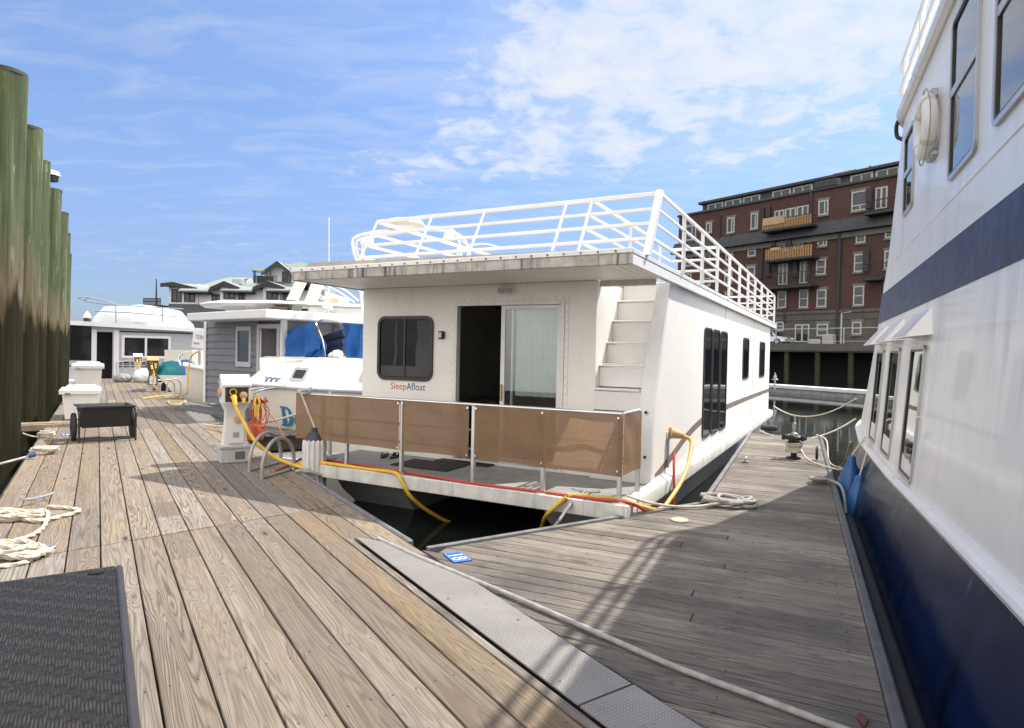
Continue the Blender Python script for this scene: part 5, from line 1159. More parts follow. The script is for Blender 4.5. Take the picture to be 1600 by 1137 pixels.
# ------------------------------------------------------------------ white motor cruiser with the blue canvas (frame B)
YV = 9.3; yq = lambda x, y, v=YV: B.py(x, y, v)
xa = yq(386, 605)[0]; xb = xa + 4.2; zt = yq(430, 603)[2]; zb = yq(480, 695)[2]
mc = Thing('motor_cruiser', 'white motor cruiser with blue canvas panels, its stern facing the dock', 'motor cruiser', B, ((xa + xb) / 2, YV, WATER))
cream = pbr('hull_cream', (.66, .63, .57), .35, var=.04, streak=.15, coat=.2)
def yring(z, k, dv): return [(xa + k, YV + dv, z), ((xa + xb) / 2, YV + dv - .25, z), (xb - k, YV + dv, z), (xb - k * .5, YV + 3, z), (xb - .1 - k * .5, YV + 8, z), ((xa + xb) / 2, YV + 11.5, z + .25), (xa + .1 + k * .5, YV + 8, z), (xa + k * .5, YV + 3, z)]
mb = MB(); mb.loft([yring(-.8, .5, .5), yring(-.2, .22, .22), yring(.3, .08, .08), yring(zt, 0, 0)]); hull_ = mc.part('hull', mb, cream, sharp=50)
mb = MB(); r_ = yring(zt, -.02, -.02); mb.tube(r_ + [r_[0]], .035, 8); mc.part('rub_rail', mb, pbr('rub_grey', (.3, .3, .31), .5), hull_)
mb = MB(); mb.loft([[(x, y, zb - .18 + dz) for x, y, z in ((xa + .2, YV - .85, 0), ((xa + xb) / 2, YV - 1.0, 0), (xb - .2, YV - .85, 0), (xb - .15, YV + .15, 0), (xa + .15, YV + .15, 0))] for dz in (0, .10)]); mc.part('swim_platform', mb, white_gel)
# lettering on the stern
dn = pbr('name_blue', (.02, .14, .30), .4); s_ = .52
q0 = yq(441, 664); fnS = lambda x, y: (q0[0] + x, YV - .245 + .13 - .045 * (x) - (q0[2] + y) * .0, q0[2] + y)
def stern_y(x, z):
    t = min(1, max(0, (x - xa) / (xb - xa))); base_ = -.25 * (1 - abs(2 * t - 1)); return YV + base_ + (.08 * (zt - z) / max(.2, zt - .3)) - .006
mb = MB(); sf_ = lambda x, y: (q0[0] + x, stern_y(q0[0] + x, q0[2] + y), q0[2] + y)
Dp = [(0, 0), (.06, 0), (.06, .0), (.22, 0), (.33, .05), (.39, .15), (.39, .25), (.33, .36), (.22, .41), (0, .41), (0, .38), (.05, .37), (.05, .04), (0, .03)]
Di = [(.16, .05), (.21, .05), (.26, .10), (.275, .2), (.26, .31), (.21, .36), (.16, .36)]
mb.add([sf_(x, y) for x, y in [(0, 0), (0, .035), (.045, .045), (.045, .365), (0, .375), (0, .41), (.22, .41), (.33, .36), (.39, .25), (.39, .15), (.33, .05), (.22, 0), (.16, .045), (.16, .365), (.21, .365), (.26, .31), (.275, .205), (.26, .10), (.21, .045)]],
       [(0, 1, 2, 12), (2, 3, 13, 12), (3, 4, 5, 13), (5, 6, 14, 13), (6, 7, 15, 14), (7, 8, 16, 15), (8, 9, 16), (9, 10, 17, 16), (10, 11, 18, 17), (11, 0, 12, 18)])
o_out = [(.58 + .15 * cos(t), .14 + .14 * sin(t)) for t in [2 * pi * k / 24 for k in range(24)]]; o_in = [(.58 + .06 * cos(t), .14 + .105 * sin(t)) for t in [2 * pi * k / 24 for k in range(24)]]
n0 = 24; mb.add([sf_(x, y) for x, y in o_out] + [sf_(x, y) for x, y in o_in], [(i, (i + 1) % n0, n0 + (i + 1) % n0, n0 + i) for i in range(n0)])
mc.part('name_lettering', mb, dn, hull_, recalc=False)
# aft cabin
ca = yq(392, 600, YV + .5)[0]; ct1 = yq(437, 562, YV + 1.2); ctz = yq(500, 559, YV + 1.3)[2]
mb = MB(); cx1 = xb - .12
rg_ = lambda k, kr, dv, z: [(ca + k, YV + dv, z), (cx1 - kr, YV + dv, z), (cx1 - kr, YV + 4, z), (ca + k, YV + 4, z)]
mb.loft([rg_(0, 0, .25, zt - .02), rg_(.32, .2, .47, zt + .3), rg_(ct1[0] - ca, .5, .62, ctz - .04), rg_(ct1[0] - ca + .08, .56, .72, ctz)]); cab_ = mc.part('aft_cabin', mb, white_gel, sharp=25)
cab_v = lambda z: YV + float(np.interp(z, [zt - .02, zt + .3, ctz - .04], [.25, .47, .62]))
def slab_win(x0, x1, y0, y1, v, name='window'):
    a, b = yq(x0, (y0 + y1) / 2, v), yq(x1, (y0 + y1) / 2, v); z0, z1 = yq(x0, y1, v)[2], yq(x0, y0, v)[2]
    t = cab_v
    fn = lambda p, q, d: (p, t(q) - d, q)
    mb = MB(); mb.ringplate(rrect(a[0] - .05, b[0] + .05, z0 - .05, z1 + .05, .05), rrect(a[0], b[0], z0, z1, .03), fn, -.02, .025); w_ = mc.part(name, mb, trimg, cab_)
    mb = MB(); mb.plate(rrect(a[0], b[0], z0, z1, .03), fn, -.02, .006); link('pane', mb.mesh('pane', sg, mc.o), cab_)
slab_win(450, 467, 577, 590, YV + .26); slab_win(553, 572, 579, 592, YV + .17)
sc0 = yq(412, 596, YV + .32); scp = lambda x, z: (sc0[0] + x, cab_v(sc0[2] + z) - .008, sc0[2] + z); mb = MB(); mb.tube([scp(.46 * t + .045 * sin(t * 19), .06 + .05 * cos(t * 19) * (1 - .4 * t)) for t in np.linspace(0, 1, 60)], .013, 6); mc.part('script_mark', mb, dn, cab_)
mb = MB()
a, b = yq(444, 569, YV + .7), yq(478, 565, YV + .7); mb.tube([tuple(a), tuple(a + np.array([0, -.12, .02])), tuple(b + np.array([0, -.12, .02])), tuple(b)], .012, 7); mc.part('grab_rail', mb, steel, cab_)
for x in (397, 417):
    a = yq(x, 618, YV - .1); mb = MB(); mb.tube(spline([tuple(a + np.array([0, -.3, -.12])), tuple(a + np.array([.02, -.32, .08])), tuple(a + np.array([.2, -.2, .16])), tuple(a + np.array([.42, .1, .20]))], 6), .025, 8); mb.lathe([(.05, .0), (.05, .03)], tuple(a + np.array([.42, .08, .2])), 12, axis='y'); mc.part('davit_hook', mb, steel, hull_)
canvas = pbr('canvas_blue', (.010, .095, .32), .8, var=.12, vscale=4., bump=.25, bscale=30.)
def canvas_panel(c4, v, seed, name='canvas_panel'):
    P = [yq(x, y, v) for x, y in c4]; mb = MB(); rnd = random.Random(seed); ph = rnd.uniform(0, 6)
    def fn(i, j):
        q = (P[0] * (1 - i) + P[1] * i) * (1 - j) + (P[3] * (1 - i) + P[2] * i) * j; return (q[0], q[1] + .06 * sin(i * 11 + ph + j * 2.5) + .03 * sin(j * 8 + i * 3 + ph) + .02 * sin(i * 27 + j), q[2])
    mb.grid(fn, 40, 20); return mc.part(name, mb, canvas, recalc=False)
canvas_panel([(442, 517), (492, 504), (500, 557), (442, 557)], YV + 1.3, 1); canvas_panel([(537, 505), (570, 507), (570, 561), (536, 559)], YV + 1.3, 2)
canvas_panel([(492, 538), (500, 556), (472, 582), (468, 574)], YV + 1.05, 3); canvas_panel([(494, 530), (506, 528), (507, 556), (499, 557)], YV + 1.45, 4)
mb = MB()
for pth in ([(493, 506), (500, 520), (505, 535), (508, 557)], [(569, 515), (562, 540), (550, 556), (535, 558)], [(496, 504), (505, 500), (530, 503), (537, 506)]): mb.tube(spline([tuple(yq(x, y, YV + 1.4)) for x, y in pth], 6), .018, 7)
mc.part('canopy_bow', mb, steel)
mb = MB(); a, b = yq(498, 502, YV + 2.6), yq(527, 512, YV + 2.6)
for k in range(9): x = 498 + k * 3.6; mb.tube([tuple(yq(x, 502 + abs(k - 4) * .6, YV + 2.6)), tuple(yq(x + 6, 523, YV + 2.6))], .010, 5)
for y in (503, 510, 517): mb.tube([tuple(yq(499, y, YV + 2.6)), tuple(yq(529, y + 1, YV + 2.6))], .010, 5)
mb.tube([tuple(yq(497, 503, YV + 2.6)), tuple(yq(508, 555, YV + 2.6))], .016, 6); mc.part('seat_back', mb, rubber)
navy = pbr('cushion_navy', (.012, .02, .05), .8, var=.2)
for (x0, y0, x1, y1) in ((508, 532, 540, 520), (506, 542, 540, 535), (508, 552, 540, 545)):
    a, b = yq(x0, y0, YV + 2.2), yq(x1, y1, YV + 2.2); mb = MB(); mb.tube([tuple(a), tuple((a + b) / 2 + np.array([0, 0, .02])), tuple(b)], .11, 10); mc.part('cushion', mb, navy)
a = yq(527, 554, YV + 1.6); mb = MB(); mb.lathe([(.02, -.08), (.11, -.06), (.14, 0), (.11, .07), (.03, .1)], tuple(a), 14); mb.lathe([(.02, -.06), (.08, -.04), (.09, 0), (.03, .06)], tuple(a + np.array([-.17, 0, -.02])), 12); single('towel_roll', mb, white_paint, 'crumpled white towel on the cruiser beside its blue canvas', 'towel', B, tuple(a))
mb = MB(); mb.tube([tuple(yq(566, 578, YV + .5)), tuple(yq(543, 614, YV - .1))], .014, 6); mc.part('stay', mb, rope_w); 
mb = MB(); a = yq(514, 340, YV + 6); b = yq(514, 470, YV + 6); mb.tube([tuple(a), tuple(b), tuple(yq(514, 560, YV + 6))], .012, 5); mc.part('whip_antenna', mb, white_paint)

# ------------------------------------------------------------------ flybridge yacht behind the grey boat
HY = 25.0; hq = lambda x, y, Y=HY: at_depth(x, y, Y)
fy = Thing('flybridge_yacht', 'white flybridge yacht with long hardtop rising behind the grey cabin boat', 'yacht', W, tuple(hq(450, 560)))
a, b = hq(320, 480), hq(640, 486)
mb = MB(); rg = []
for t in np.linspace(0, 1, 22):
    x = a[0] + (b[0] - a[0]) * t; wdt = 1.7 * min(1, sqrt(max(0.0, 1 - (1 - min(1, t / .18)) ** 2)) + .05); th = .17 * min(1, .25 + t * 6); zc = a[2] + (b[2] - a[2]) * t + .08 * sin(pi * min(1, t * 1.3))
    rg.append([(x, HY + wdt * cos(q), zc + th * .9 * sin(q) * (1.25 if sin(q) > 0 else 1.0)) for q in [2 * pi * k / 16 for k in range(16)]])
mb.loft(rg); fy.part('hardtop', mb, white_gel)
mb = MB(); 
for x0, x1, x2, x3, y0, y1, y2, y3 in ((395, 408, 412, 398, 483, 483, 500, 500),):
    P = [hq(x0, y0), hq(x1, y1), hq(x1 - 5, 500), hq(x0 - 8, 500)]
    mb.loft([[tuple(p + np.array([0, -.6, 0])) for p in P], [tuple(p + np.array([0, .6, 0])) for p in P]])
fy.part('hardtop_strut', mb, white_gel)
def strut(x0, y0, x1, y1, w_, dy, name='radar_arch_leg'):
    mb = MB(); P = [hq(x0, y0), hq(x0 + w_, y0), hq(x1 + w_, y1), hq(x1, y1)]
    mb.loft([[tuple(p + np.array([0, dy - .15, 0])) for p in P], [tuple(p + np.array([0, dy + .15, 0])) for p in P]]); fy.part(name, mb, white_gel)
strut(480, 445, 466, 474, 14, -1.2); strut(505, 448, 489, 490, 16, -1.3); strut(489, 487, 482, 505, 14, -1.3, 'arch_foot')
mb = MB()
for p in ([(512, 446), (540, 460), (564, 476)], [(516, 446), (548, 457), (570, 474)], [(505, 462), (520, 470), (540, 482)], [(507, 468), (530, 476)], [(560, 452), (600, 476)]): mb.tube(spline([tuple(hq(x, y) + np.array([0, -1.0, 0])) for x, y in p], 5), .035, 6)
fy.part('windscreen_frame', mb, white_paint)
P0 = hq(455, 484); mb = MB(); mb.box(hq(500, 490)[0], b[0], HY - 1.6, HY + 2, hq(500, 560)[2], hq(560, 483)[2] , b=.1); fy.part('flybridge', mb, white_gel)
mb = MB(); mb.box(a[0] + 2.2, b[0], HY - 1.9, HY + 2.4, -.2, hq(400, 505)[2], b=.1); mb.loft([[(a[0] + .5, HY - 2.2, -.6), (b[0] + 3, HY - 2.2, -.6), (b[0] + 3, HY + 2.6, -.6), (a[0] + .5, HY + 2.6, -.6)], [(a[0] - .5, HY - 2.4, .6), (b[0] + 3, HY - 2.4, .6), (b[0] + 3, HY + 2.8, .6), (a[0] - .5, HY + 2.8, .6)]]); fy.part('hull', mb, white_gel)
mb = MB(); q = hq(534, 474); mb.box(q[0] - .15, q[0] + .3, HY - 1.5, HY - 1.1, q[2] - .2, q[2] + .1, b=.04); fy.part('searchlight', mb, pbr('old_cream', (.6, .56, .44), .5))
mb = MB(); q = hq(533, 490)
for k in range(5): t = 2 * pi * k / 5; mb.tube([tuple(q + np.array([0, -1.8, 0])), tuple(q + np.array([.24 * cos(t), -1.9, .24 * sin(t)]))], .05, 6, r1=.02)
mb.lathe([(.2, -1.75), (.2, -1.65)], (q[0], q[1], q[2]), 14, axis='y'); fy.part('steering_wheel', mb, white_paint)
mb = MB()
for k in range(5): q = hq(462 + k * 4, 486); mb.tube([tuple(q + np.array([0, -1.6, .1])), tuple(hq(456 + k * 4, 490) + np.array([0, -1.6, -.15]))], .03, 5)
q = hq(459, 487); mb.box(q[0] - .3, q[0] + .35, HY - 1.7, HY - 1.2, q[2] - .1, q[2] + .05, b=.03); fy.part('seat', mb, pbr('teak', (.10, .075, .06), .7))
# tubular arch of the cruiser, showing above the houseboat roof
AY = 15.0; aq = lambda x, y, dy=0.: B.l(at_depth(x, y, AY + dy))
ta = mc
for pth, r in (([(572, 556), (566, 480), (560, 420), (553, 395), (551, 378), (556, 371), (572, 366), (610, 360), (650, 356), (690, 357), (706, 361), (716, 372), (719, 392), (721, 418), (716, 480), (710, 556)], .035), ([(578, 556), (572, 480), (566, 420), (558, 395), (557, 380), (562, 375), (580, 371), (650, 361), (695, 361), (714, 366), (726, 376), (732, 390), (735, 418), (730, 480), (724, 556)], .03),
               ([(590, 556), (584, 480), (577, 420), (568, 398), (566, 384), (570, 376)], .022), ([(560, 389), (568, 393)], .018), ([(722, 377), (732, 383), (760, 382), (782, 388)], .02)):
    mb = MB(); mb.tube(spline([tuple(aq(x, y, .25 * (r < .034))) for x, y in pth], 6), r, 8); ta.part('arch_tube', mb, white_paint)
for x, y, w_ in ((575, 377, .16), (705, 370, .16)):
    q = aq(x, y); mb = MB(); mb.box(q[0] - w_, q[0] + w_ * .6, q[1] - .12, q[1] + .12, q[2] - .09, q[2] + .08, b=.03); ta.part('arch_lamp', mb, white_gel)
q = aq(633, 352); mb = MB(); mb.lathe([(.05, -.12), (.42, -.09), (.47, .0), (.40, .10), (.1, .14)], tuple(q), 24); ta.part('radar_dome', mb, pbr('dome_cream', (.70, .68, .60), .5, var=.04))

# ------------------------------------------------------------------ far grey-white houseboat at the dock end (frame D)
FL = 36.9; fq = lambda x, y, l=FL: D.py(x, y, l)
fb = Thing('far_houseboat', 'pale grey houseboat closing the end of the main dock, with a dark open door', 'houseboat', D, (3., FL, WATER))
fg = pbr('far_wall_grey', (.42, .43, .46), .55, var=.05, streak=.1); fwht = pbr('far_trim_white', (.72, .73, .75), .5, var=.04); blk = glass_dark('far_glass', (.015, .016, .018), .06)
zb_ = fq(200, 592)[2]; x0, x1 = fq(60, 540)[0], fq(330, 540)[0]; zl, zr_ = fq(105, 508)[2], fq(320, 520)[2]
def zroof(x): return zl + (zr_ - zl) * (x - fq(105, 508)[0]) / (fq(320, 520)[0] - fq(105, 508)[0])
d0, d1_ = fq(151, 545)[0], fq(176, 545)[0]; dz_ = fq(164, 519)[2]
mb = MB()
for xa_, xb_, za, zb2 in ((x0, d0, zb_, None), (d1_, x1, zb_, None), (d0, d1_, dz_, None)):
    mb.loft([[(xa_, FL, za), (xb_, FL, za), (xb_, FL + .1, za), (xa_, FL + .1, za)], [(xa_, FL, zroof(xa_)), (xb_, FL, zroof(xb_)), (xb_, FL + .1, zroof(xb_)), (xa_, FL + .1, zroof(xa_))]])
mb.box(x0, x1, FL + 4, FL + 4.1, zb_, zroof(x0) - .1); fwall = fb.part('wall', mb, fg)
mb = MB(); mb.loft([[(x, FL - .35, zroof(x) + dz), (x, FL + 4.4, zroof(x) + dz), (x, FL + 4.4, zroof(x) + dz + .2), (x, FL - .35, zroof(x) + dz + .2)] for x, dz in ((x0 - .3, 0), (x1 + .3, 0))]); fb.part('roof', mb, fwht)
fF = lambda a, b, d: (a, FL - d, b)
mb = MB(); mb.box(fq(178, 540)[0], fq(186, 540)[0], FL - .03, FL - .001, zb_, dz_ + .1); mb.box(fq(143, 540)[0], d0, FL - .03, FL - .001, zb_, dz_ + .1); fb.part('door_trim', mb, fwht)
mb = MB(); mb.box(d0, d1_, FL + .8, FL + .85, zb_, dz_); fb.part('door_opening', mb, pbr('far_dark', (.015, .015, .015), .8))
def fwin(xa_, ya, xb_, yb, name, fr=True, div=()):
    a0, a1 = fq(xa_, 540)[0], fq(xb_, 540)[0]; z0, z1 = fq(xa_, yb)[2], fq(xa_, ya)[2]
    if fr:
        mb = MB(); mb.ringplate(rrect(a0, a1, z0, z1, .02, 1), rrect(a0 + .12, a1 - .12, z0 + .12, z1 - .12, .02, 1), fF, .0, .05); w_ = fb.part(name, mb, fwht)
        mb = MB(); mb.plate(rrect(a0 + .1, a1 - .1, z0 + .1, z1 - .1, .02, 1), fF, .001, .02); fb.part('pane', mb, blk, w_)
        for d in div:
            p = fq(d, 540)[0]; mb = MB(); mb.box(p - .05, p + .05, FL - .045, FL - .021, z0 + .12, z1 - .12); fb.part('mullion', mb, fwht, w_)
    else:
        mb = MB(); mb.plate(rrect(a0, a1, z0, z1, .02, 1), fF, .001, .03); fb.part(name, mb, blk)
fwin(190, 524, 267, 560, 'window', True, (228,)); fwin(104, 509, 143, 563, 'glass_panel', False)
for ya, yb, xa_, xb_ in ((517.5, 519.8, 181, 299), (566, 568.6, 181, 235), (571, 572.6, 181, 235), (570.5, 572, 106, 128)):
    mb = MB(); z0, z1 = fq(200, yb)[2], fq(200, ya)[2]; mb.box(fq(xa_, 540)[0], fq(xb_, 540)[0], FL - .012, FL - .001, z0, z1); fb.part('dark_stripe', mb, black_plastic, fwall)
mb = MB(); mb.box(x0 - .3, x1 + .3, FL - .5, FL + 4.5, -.8, zb_ + .02, b=.03); fb.part('hull', mb, fwht)
mb = MB()
for x in (182, 192, 203): mb.tube([tuple(fq(x, 592, FL - .4)), tuple(fq(x, 566, FL - .4))], .03, 6)
mb.tube([tuple(fq(182, 567, FL - .4)), tuple(fq(205, 563, FL - .4))], .03, 6); mb.tube([tuple(fq(182, 578, FL - .4)), tuple(fq(203, 577, FL - .4))], .02, 6); fb.part('porch_rail', mb, galv)
# banner lettered TERN
q = [at_depth(x, y, 26.5) for x, y in ((299, 543), (321, 546), (323, 517), (303, 515))]; ex = q[1] - q[0]; ey = q[3] - q[0]
T_ = Thing('sign_board', 'white sign board lettered TERN leaning beside the grey cabin boat', 'sign', W, tuple(q[0]))
mb = MB(); dn_ = np.array([0, .04, 0]); mb.loft([[tuple(p) for p in q], [tuple(p + dn_) for p in q]]); T_.part('board', mb, fwht)
vs, fs = text_polys('TERN', .42); wx_ = max(v[0] for v in vs)
mb = MB(); mb.add([tuple(q[0] + ex * (.16 + .74 * x / wx_) + ey * (.50 + .22 * y / .29) + np.array([0, -.012, 0])) for x, y in vs], fs); T_.part('lettering', mb, pbr('sign_grey', (.16, .17, .2), .6), recalc=False)
mb = MB()
for k in range(5): mb.add([tuple(q[0] + ex * (.12 + .085 * k + i) + ey * (.2 + j) + np.array([0, -.012, 0])) for i, j in ((0, 0), (.05, 0), (.05, .1), (0, .1))], [(0, 1, 2, 3)])
T_.part('small_print', mb, pbr('sign_grey', (.16, .17, .2), .6), recalc=False)
mb = MB(); mb.tube([tuple(q[0] + ex * .5 + np.array([0, .1, .1])), tuple(q[0] + ex * .5 + np.array([0, .1, -1.6]))], .05, 6); T_.part('post', mb, galv)
# white canvas-covered cabin cruiser behind
CVD = 44.; cq = lambda x, y, Y=CVD: at_depth(x, y, Y)
cc2 = Thing('covered_boat', 'boat under a smooth white cover, its hump above the far grey houseboat roof', 'covered boat', W, tuple(cq(215, 545)))
cov = pbr('cover_white', (.74, .75, .78), .6, var=.03); mb = MB(); rings = []
for t in np.linspace(-1, 1, 13):
    s_ = sqrt(max(.0, 1 - abs(t) ** 2.6)); rings.append([tuple(cq(x, y) + np.array([0, 2.6 * t, 0])) for x, y in [(150 + (1 - s_) * 60, 520), (154 + (1 - s_) * 56, 506 - 0 * s_), (182 + (1 - s_) * 30, 505 - 24 * s_ ** .4 if s_ > 0 else 505), (235, 506 - 28 * s_ ** .4), (268 - (1 - s_) * 20, 506 - 22 * s_ ** .4), (292 - (1 - s_) * 50, 507), (296 - (1 - s_) * 55, 521)]])
mb.loft(rings, closed=True); cc2.part('cover', mb, cov, sharp=60)
mb = MB(); mb.loft([[tuple(cq(x, 560) + np.array([0, y, 0])) for x, y in ((155, -2), (290, -2), (290, 2), (155, 2))], [tuple(cq(x, 519) + np.array([0, y, 0])) for x, y in ((150, -2.5), (296, -2.5), (296, 2.5), (150, 2.5))]]); cc2.part('hull', mb, white_gel)
mb = MB()
for p in ([(167, 472), (176, 475), (184, 471), (173, 470), (167, 472)], [(176, 476), (200, 480), (222, 482), (320, 488)], [(182, 471), (205, 476), (222, 481)], [(222, 480), (222, 508)], [(290, 486), (290, 507)], [(192, 491), (240, 493), (320, 500)]): mb.tube([tuple(cq(x, y) + np.array([0, -2.9, 0])) for x, y in p], .045, 6)
cc2.part('bow_rail', mb, pbr('rail_pale', (.35, .42, .45), .4, .4))
q = at_depth(136, 505, 42.); T_ = Thing('capped_piling', 'lone dark piling with a white pointed cap beyond the far houseboat', 'piling', W, (q[0], q[1], WATER))
mb = MB(); mb.lathe([(.2, WATER - .5), (.2, at_depth(136, 497, 42.)[2])], (q[0], q[1], 0), 14); T_.part('trunk', mb, pbr('piling_far', (.06, .05, .045), .9))
mb = MB(); z_ = at_depth(136, 497, 42.)[2]; mb.lathe([(.23, z_ - .02), (.23, z_ + .1), (.12, z_ + .32), (.01, z_ + .46)], (q[0], q[1], 0), 14); T_.part('cap', mb, white_paint)

# ------------------------------------------------------------------ things near the far dock end
def lump(name, c, sx, sy, sz, seed, mat, label, cat, amp=.22):
    bm = bmesh.new(); bmesh.ops.create_icosphere(bm, subdivisions=4, radius=1.); rnd = random.Random(seed); w_ = [(rnd.uniform(2, 7), rnd.uniform(2, 7), rnd.uniform(2, 7), rnd.uniform(0, 6)) for _ in range(9)]
    for v in bm.verts:
        d = sum(abs(sin(a * v.co.x + b * v.co.y + e * v.co.z + p)) ** .7 / (1 + .25 * i) for i, (a, b, e, p) in enumerate(w_)) / 4.2
        v.co *= 1 - amp + amp * 1.3 * d; v.co.z = max(v.co.z, -.75); v.co = Vector((v.co.x * sx, v.co.y * sy, (v.co.z + .75) * sz))
    me = bpy.data.meshes.new(name); bm.to_mesh(me); bm.free(); me.materials.append(mat); me.polygons.foreach_set('use_smooth', [True] * len(me.polygons))
    o = link(name, me); o.location = c; return tag(o, label, cat)
lump('sack', tuple(at_z(229, 596, .0)), .55, .5, .36, 3, pbr('bag_white', (.76, .77, .80), .5, var=.04), 'white plastic sack on the boards at the far end of the dock', 'sack')
lump('tarp_bag', tuple(at_z(258, 611, .0) + np.array([0, .4, .42])), .52, .45, .36, 5, pbr('tarp_teal', (.01, .20, .22), .35, var=.2), 'teal plastic bag bulging on the flat trolley', 'bag', .3)
lump('bottle_pack', tuple(at_z(278, 611, .0) + np.array([0, .5, .38])), .36, .4, .42, 8, pbr('pack_blue', (.05, .13, .45), .3, var=.3, vscale=9.), 'blue wrapped pack next to the teal bag on the trolley', 'pack', .18)
lump('grey_bag', tuple(at_z(191, 596, .0)), .38, .3, .22, 9, pbr('bag_grey', (.25, .25, .25), .7, var=.3, vscale=8.), 'small grey bag slumped by the far houseboat door', 'bag')
q = at_z(276, 611, 0.); T_ = Thing('flat_trolley', 'dark flat trolley carrying the teal bag and blue pack', 'trolley', W, tuple(q))
mb = MB(); mb.box(q[0] - .75, q[0] + .55, q[1] + .1, q[1] + .85, .32, .38, b=.01); T_.part('platform', mb, black_plastic)
mb = MB(); mb.tube([(q[0] + .1, q[1] + .5, .38), (q[0] + .12, q[1] + .5, 1.02), (q[0] + .22, q[1] + .5, 1.02), (q[0] + .2, q[1] + .5, .38)], .03, 6); T_.part('push_handle', mb, rubber)
for dx_ in (-.6, .4):
    for dy_ in (.2, .75):
        mb = MB(); mb.lathe([(.13, -.03), (.15, 0), (.13, .03)], (q[0] + dx_, q[1] + dy_, .16), 14, axis='y'); mb.tube([(q[0] + dx_, q[1] + dy_, .16), (q[0] + dx_, q[1] + dy_, .33)], .025, 6); T_.part('wheel', mb, rubber)
# white open boat beside the grey cabin boat
MQ = 19.8; mq = lambda x, y: at_depth(x, y, MQ)
mo = Thing('open_motorboat', 'small white motorboat with rounded engine cover beside the grey cabin boat wall', 'motorboat', W, tuple(mq(308, 618)))
mb = MB(); P = lambda x, y, dy: tuple(mq(x, y) + np.array([0, dy, 0]))
mb.loft([[P(293, 636, .1), P(330, 636, 0), P(330, 636, 3), P(293, 636, 3)], [P(289, 570, 0), P(330, 577, -.1), P(330, 577, 3.2), P(289, 570, 3)]]); mo.part('hull', mb, cream)
mb = MB(); mb.tube([P(288, 569, -.03), P(331, 577, -.13)], .06, 8); mo.part('gunwale', mb, white_paint)
mb = MB(); rings = []
for t in np.linspace(0, 1, 8): s_ = sin(pi * (.12 + .76 * t)); rings.append([(mq(300 + t * 26, 572)[0], MQ + .9 + .75 * s_ * cos(k), mq(300, 573)[2] + .48 * s_ * sin(k)) for k in np.linspace(0, pi, 9)])
mb.loft(rings); mo.part('engine_cover', mb, white_gel)
mb = MB(); mb.tube(spline([P(285, 570, -.1), P(282, 560, -.1), P(288, 552, -.1), P(297, 549, -.1)], 6), .03, 7); mo.part('grab_rail', mb, steel)
mb = MB(); mb.tube(spline([P(322, 549, -.4), P(310, 556, -.4), P(305, 575, -.4), P(304, 600, -.4), P(302, 612, -.4), P(285, 617, -.3)], 6), .025, 7); single('power_cable', mb, yellow_old, 'old yellow cable hanging over the white open motorboat', 'cable', W, P(304, 600, -.4), 'yellow shore power cables')
q = [at_depth(x, y, 28.) for x, y in ((257, 570), (300, 570), (300, 547), (257, 547))]; T_ = Thing('cockpit_boat', 'cream boat cockpit wall showing behind the teal bag', 'boat', W, tuple(q[0]))
mb = MB(); mb.loft([[tuple(p) for p in q], [tuple(p + np.array([0, 2.5, 0])) for p in q]]); T_.part('cockpit', mb, cream)
mb = MB(); mb.loft([[tuple(p * np.array([1, 1, 0]) + np.array([0, -.1, -.8])) for p in (q[0], q[1], q[1] + np.array([0, 2.8, 0]), q[0] + np.array([0, 2.8, 0]))], [tuple(p + np.array([0, -.1, 0])) for p in (q[0], q[1], q[1] + np.array([0, 2.8, 0]), q[0] + np.array([0, 2.8, 0]))]]); T_.part('hull', mb, white_gel)
# cords lying on the boards by the far pedestal
for pth, lab, mt in (([(222, 622), (250, 618), (275, 617), (285, 622), (278, 617)], 'old cable lying across the boards below the tan-lidded pedestal', yellow_old), ([(262, 626), (268, 631), (285, 630), (290, 625)], 'short loop of cable on the boards near the gangway', yellow_old)):
    mb = MB(); mb.tube(spline([tuple(at_z(x, y, .02)) for x, y in pth], 6), .03, 7); single('power_cable', mb, mt, lab, 'cable', W, tuple(at_z(*pth[0], .02)), 'yellow shore power cables')
rope('mooring_line', spline([at_z(287, 627, .06), at_depth(320, 634, 16.2), at_depth(360, 640, 16)], 6), .03, rope_w, 'white line from the gangway corner to the grey cabin boat', 'mooring lines', .05)
rope('mooring_line', sag(at_z(322, 663, .06), at_depth(466, 645, 10.2), .10), .018, rope_w, 'line running behind the white pedestal to the cruiser stern', 'mooring lines', .03)
# ------------------------------------------------------------------ brick block on the far quay (frame K)
KD = K.l(at_depth(1290, 480, 68.))[1]
zt7 = lambda x, y: (1040 + x / 3.553, 240 + y / 3.553)
def kq(x, y, d=0.): return K.py(*zt7(x, y), KD + d)          # x,y measured on the facade
bk = Thing('brick_building', 'dark red brick quayside block of flats with iron balconies', 'building', K, (kq(600, 900)[0], KD, 0))
m = NT('old_brick'); o = m.obj(); so2 = m.n('SeparateXYZ'); m.l(o, so2.inputs[0]); bv = m.xyz(so2.outputs[0], so2.outputs[2], so2.outputs[1])
br = m.n('TexBrick'); m.l(bv, br.inputs['Vector']); br.inputs['Scale'].default_value = 1.; br.inputs['Brick Width'].default_value = .42; br.inputs['Row Height'].default_value = .15; br.inputs['Mortar Size'].default_value = .012
br.inputs['Color1'].default_value = (.078, .028, .021, 1); br.inputs['Color2'].default_value = (.050, .020, .016, 1); br.inputs['Mortar'].default_value = (.075, .055, .048, 1)
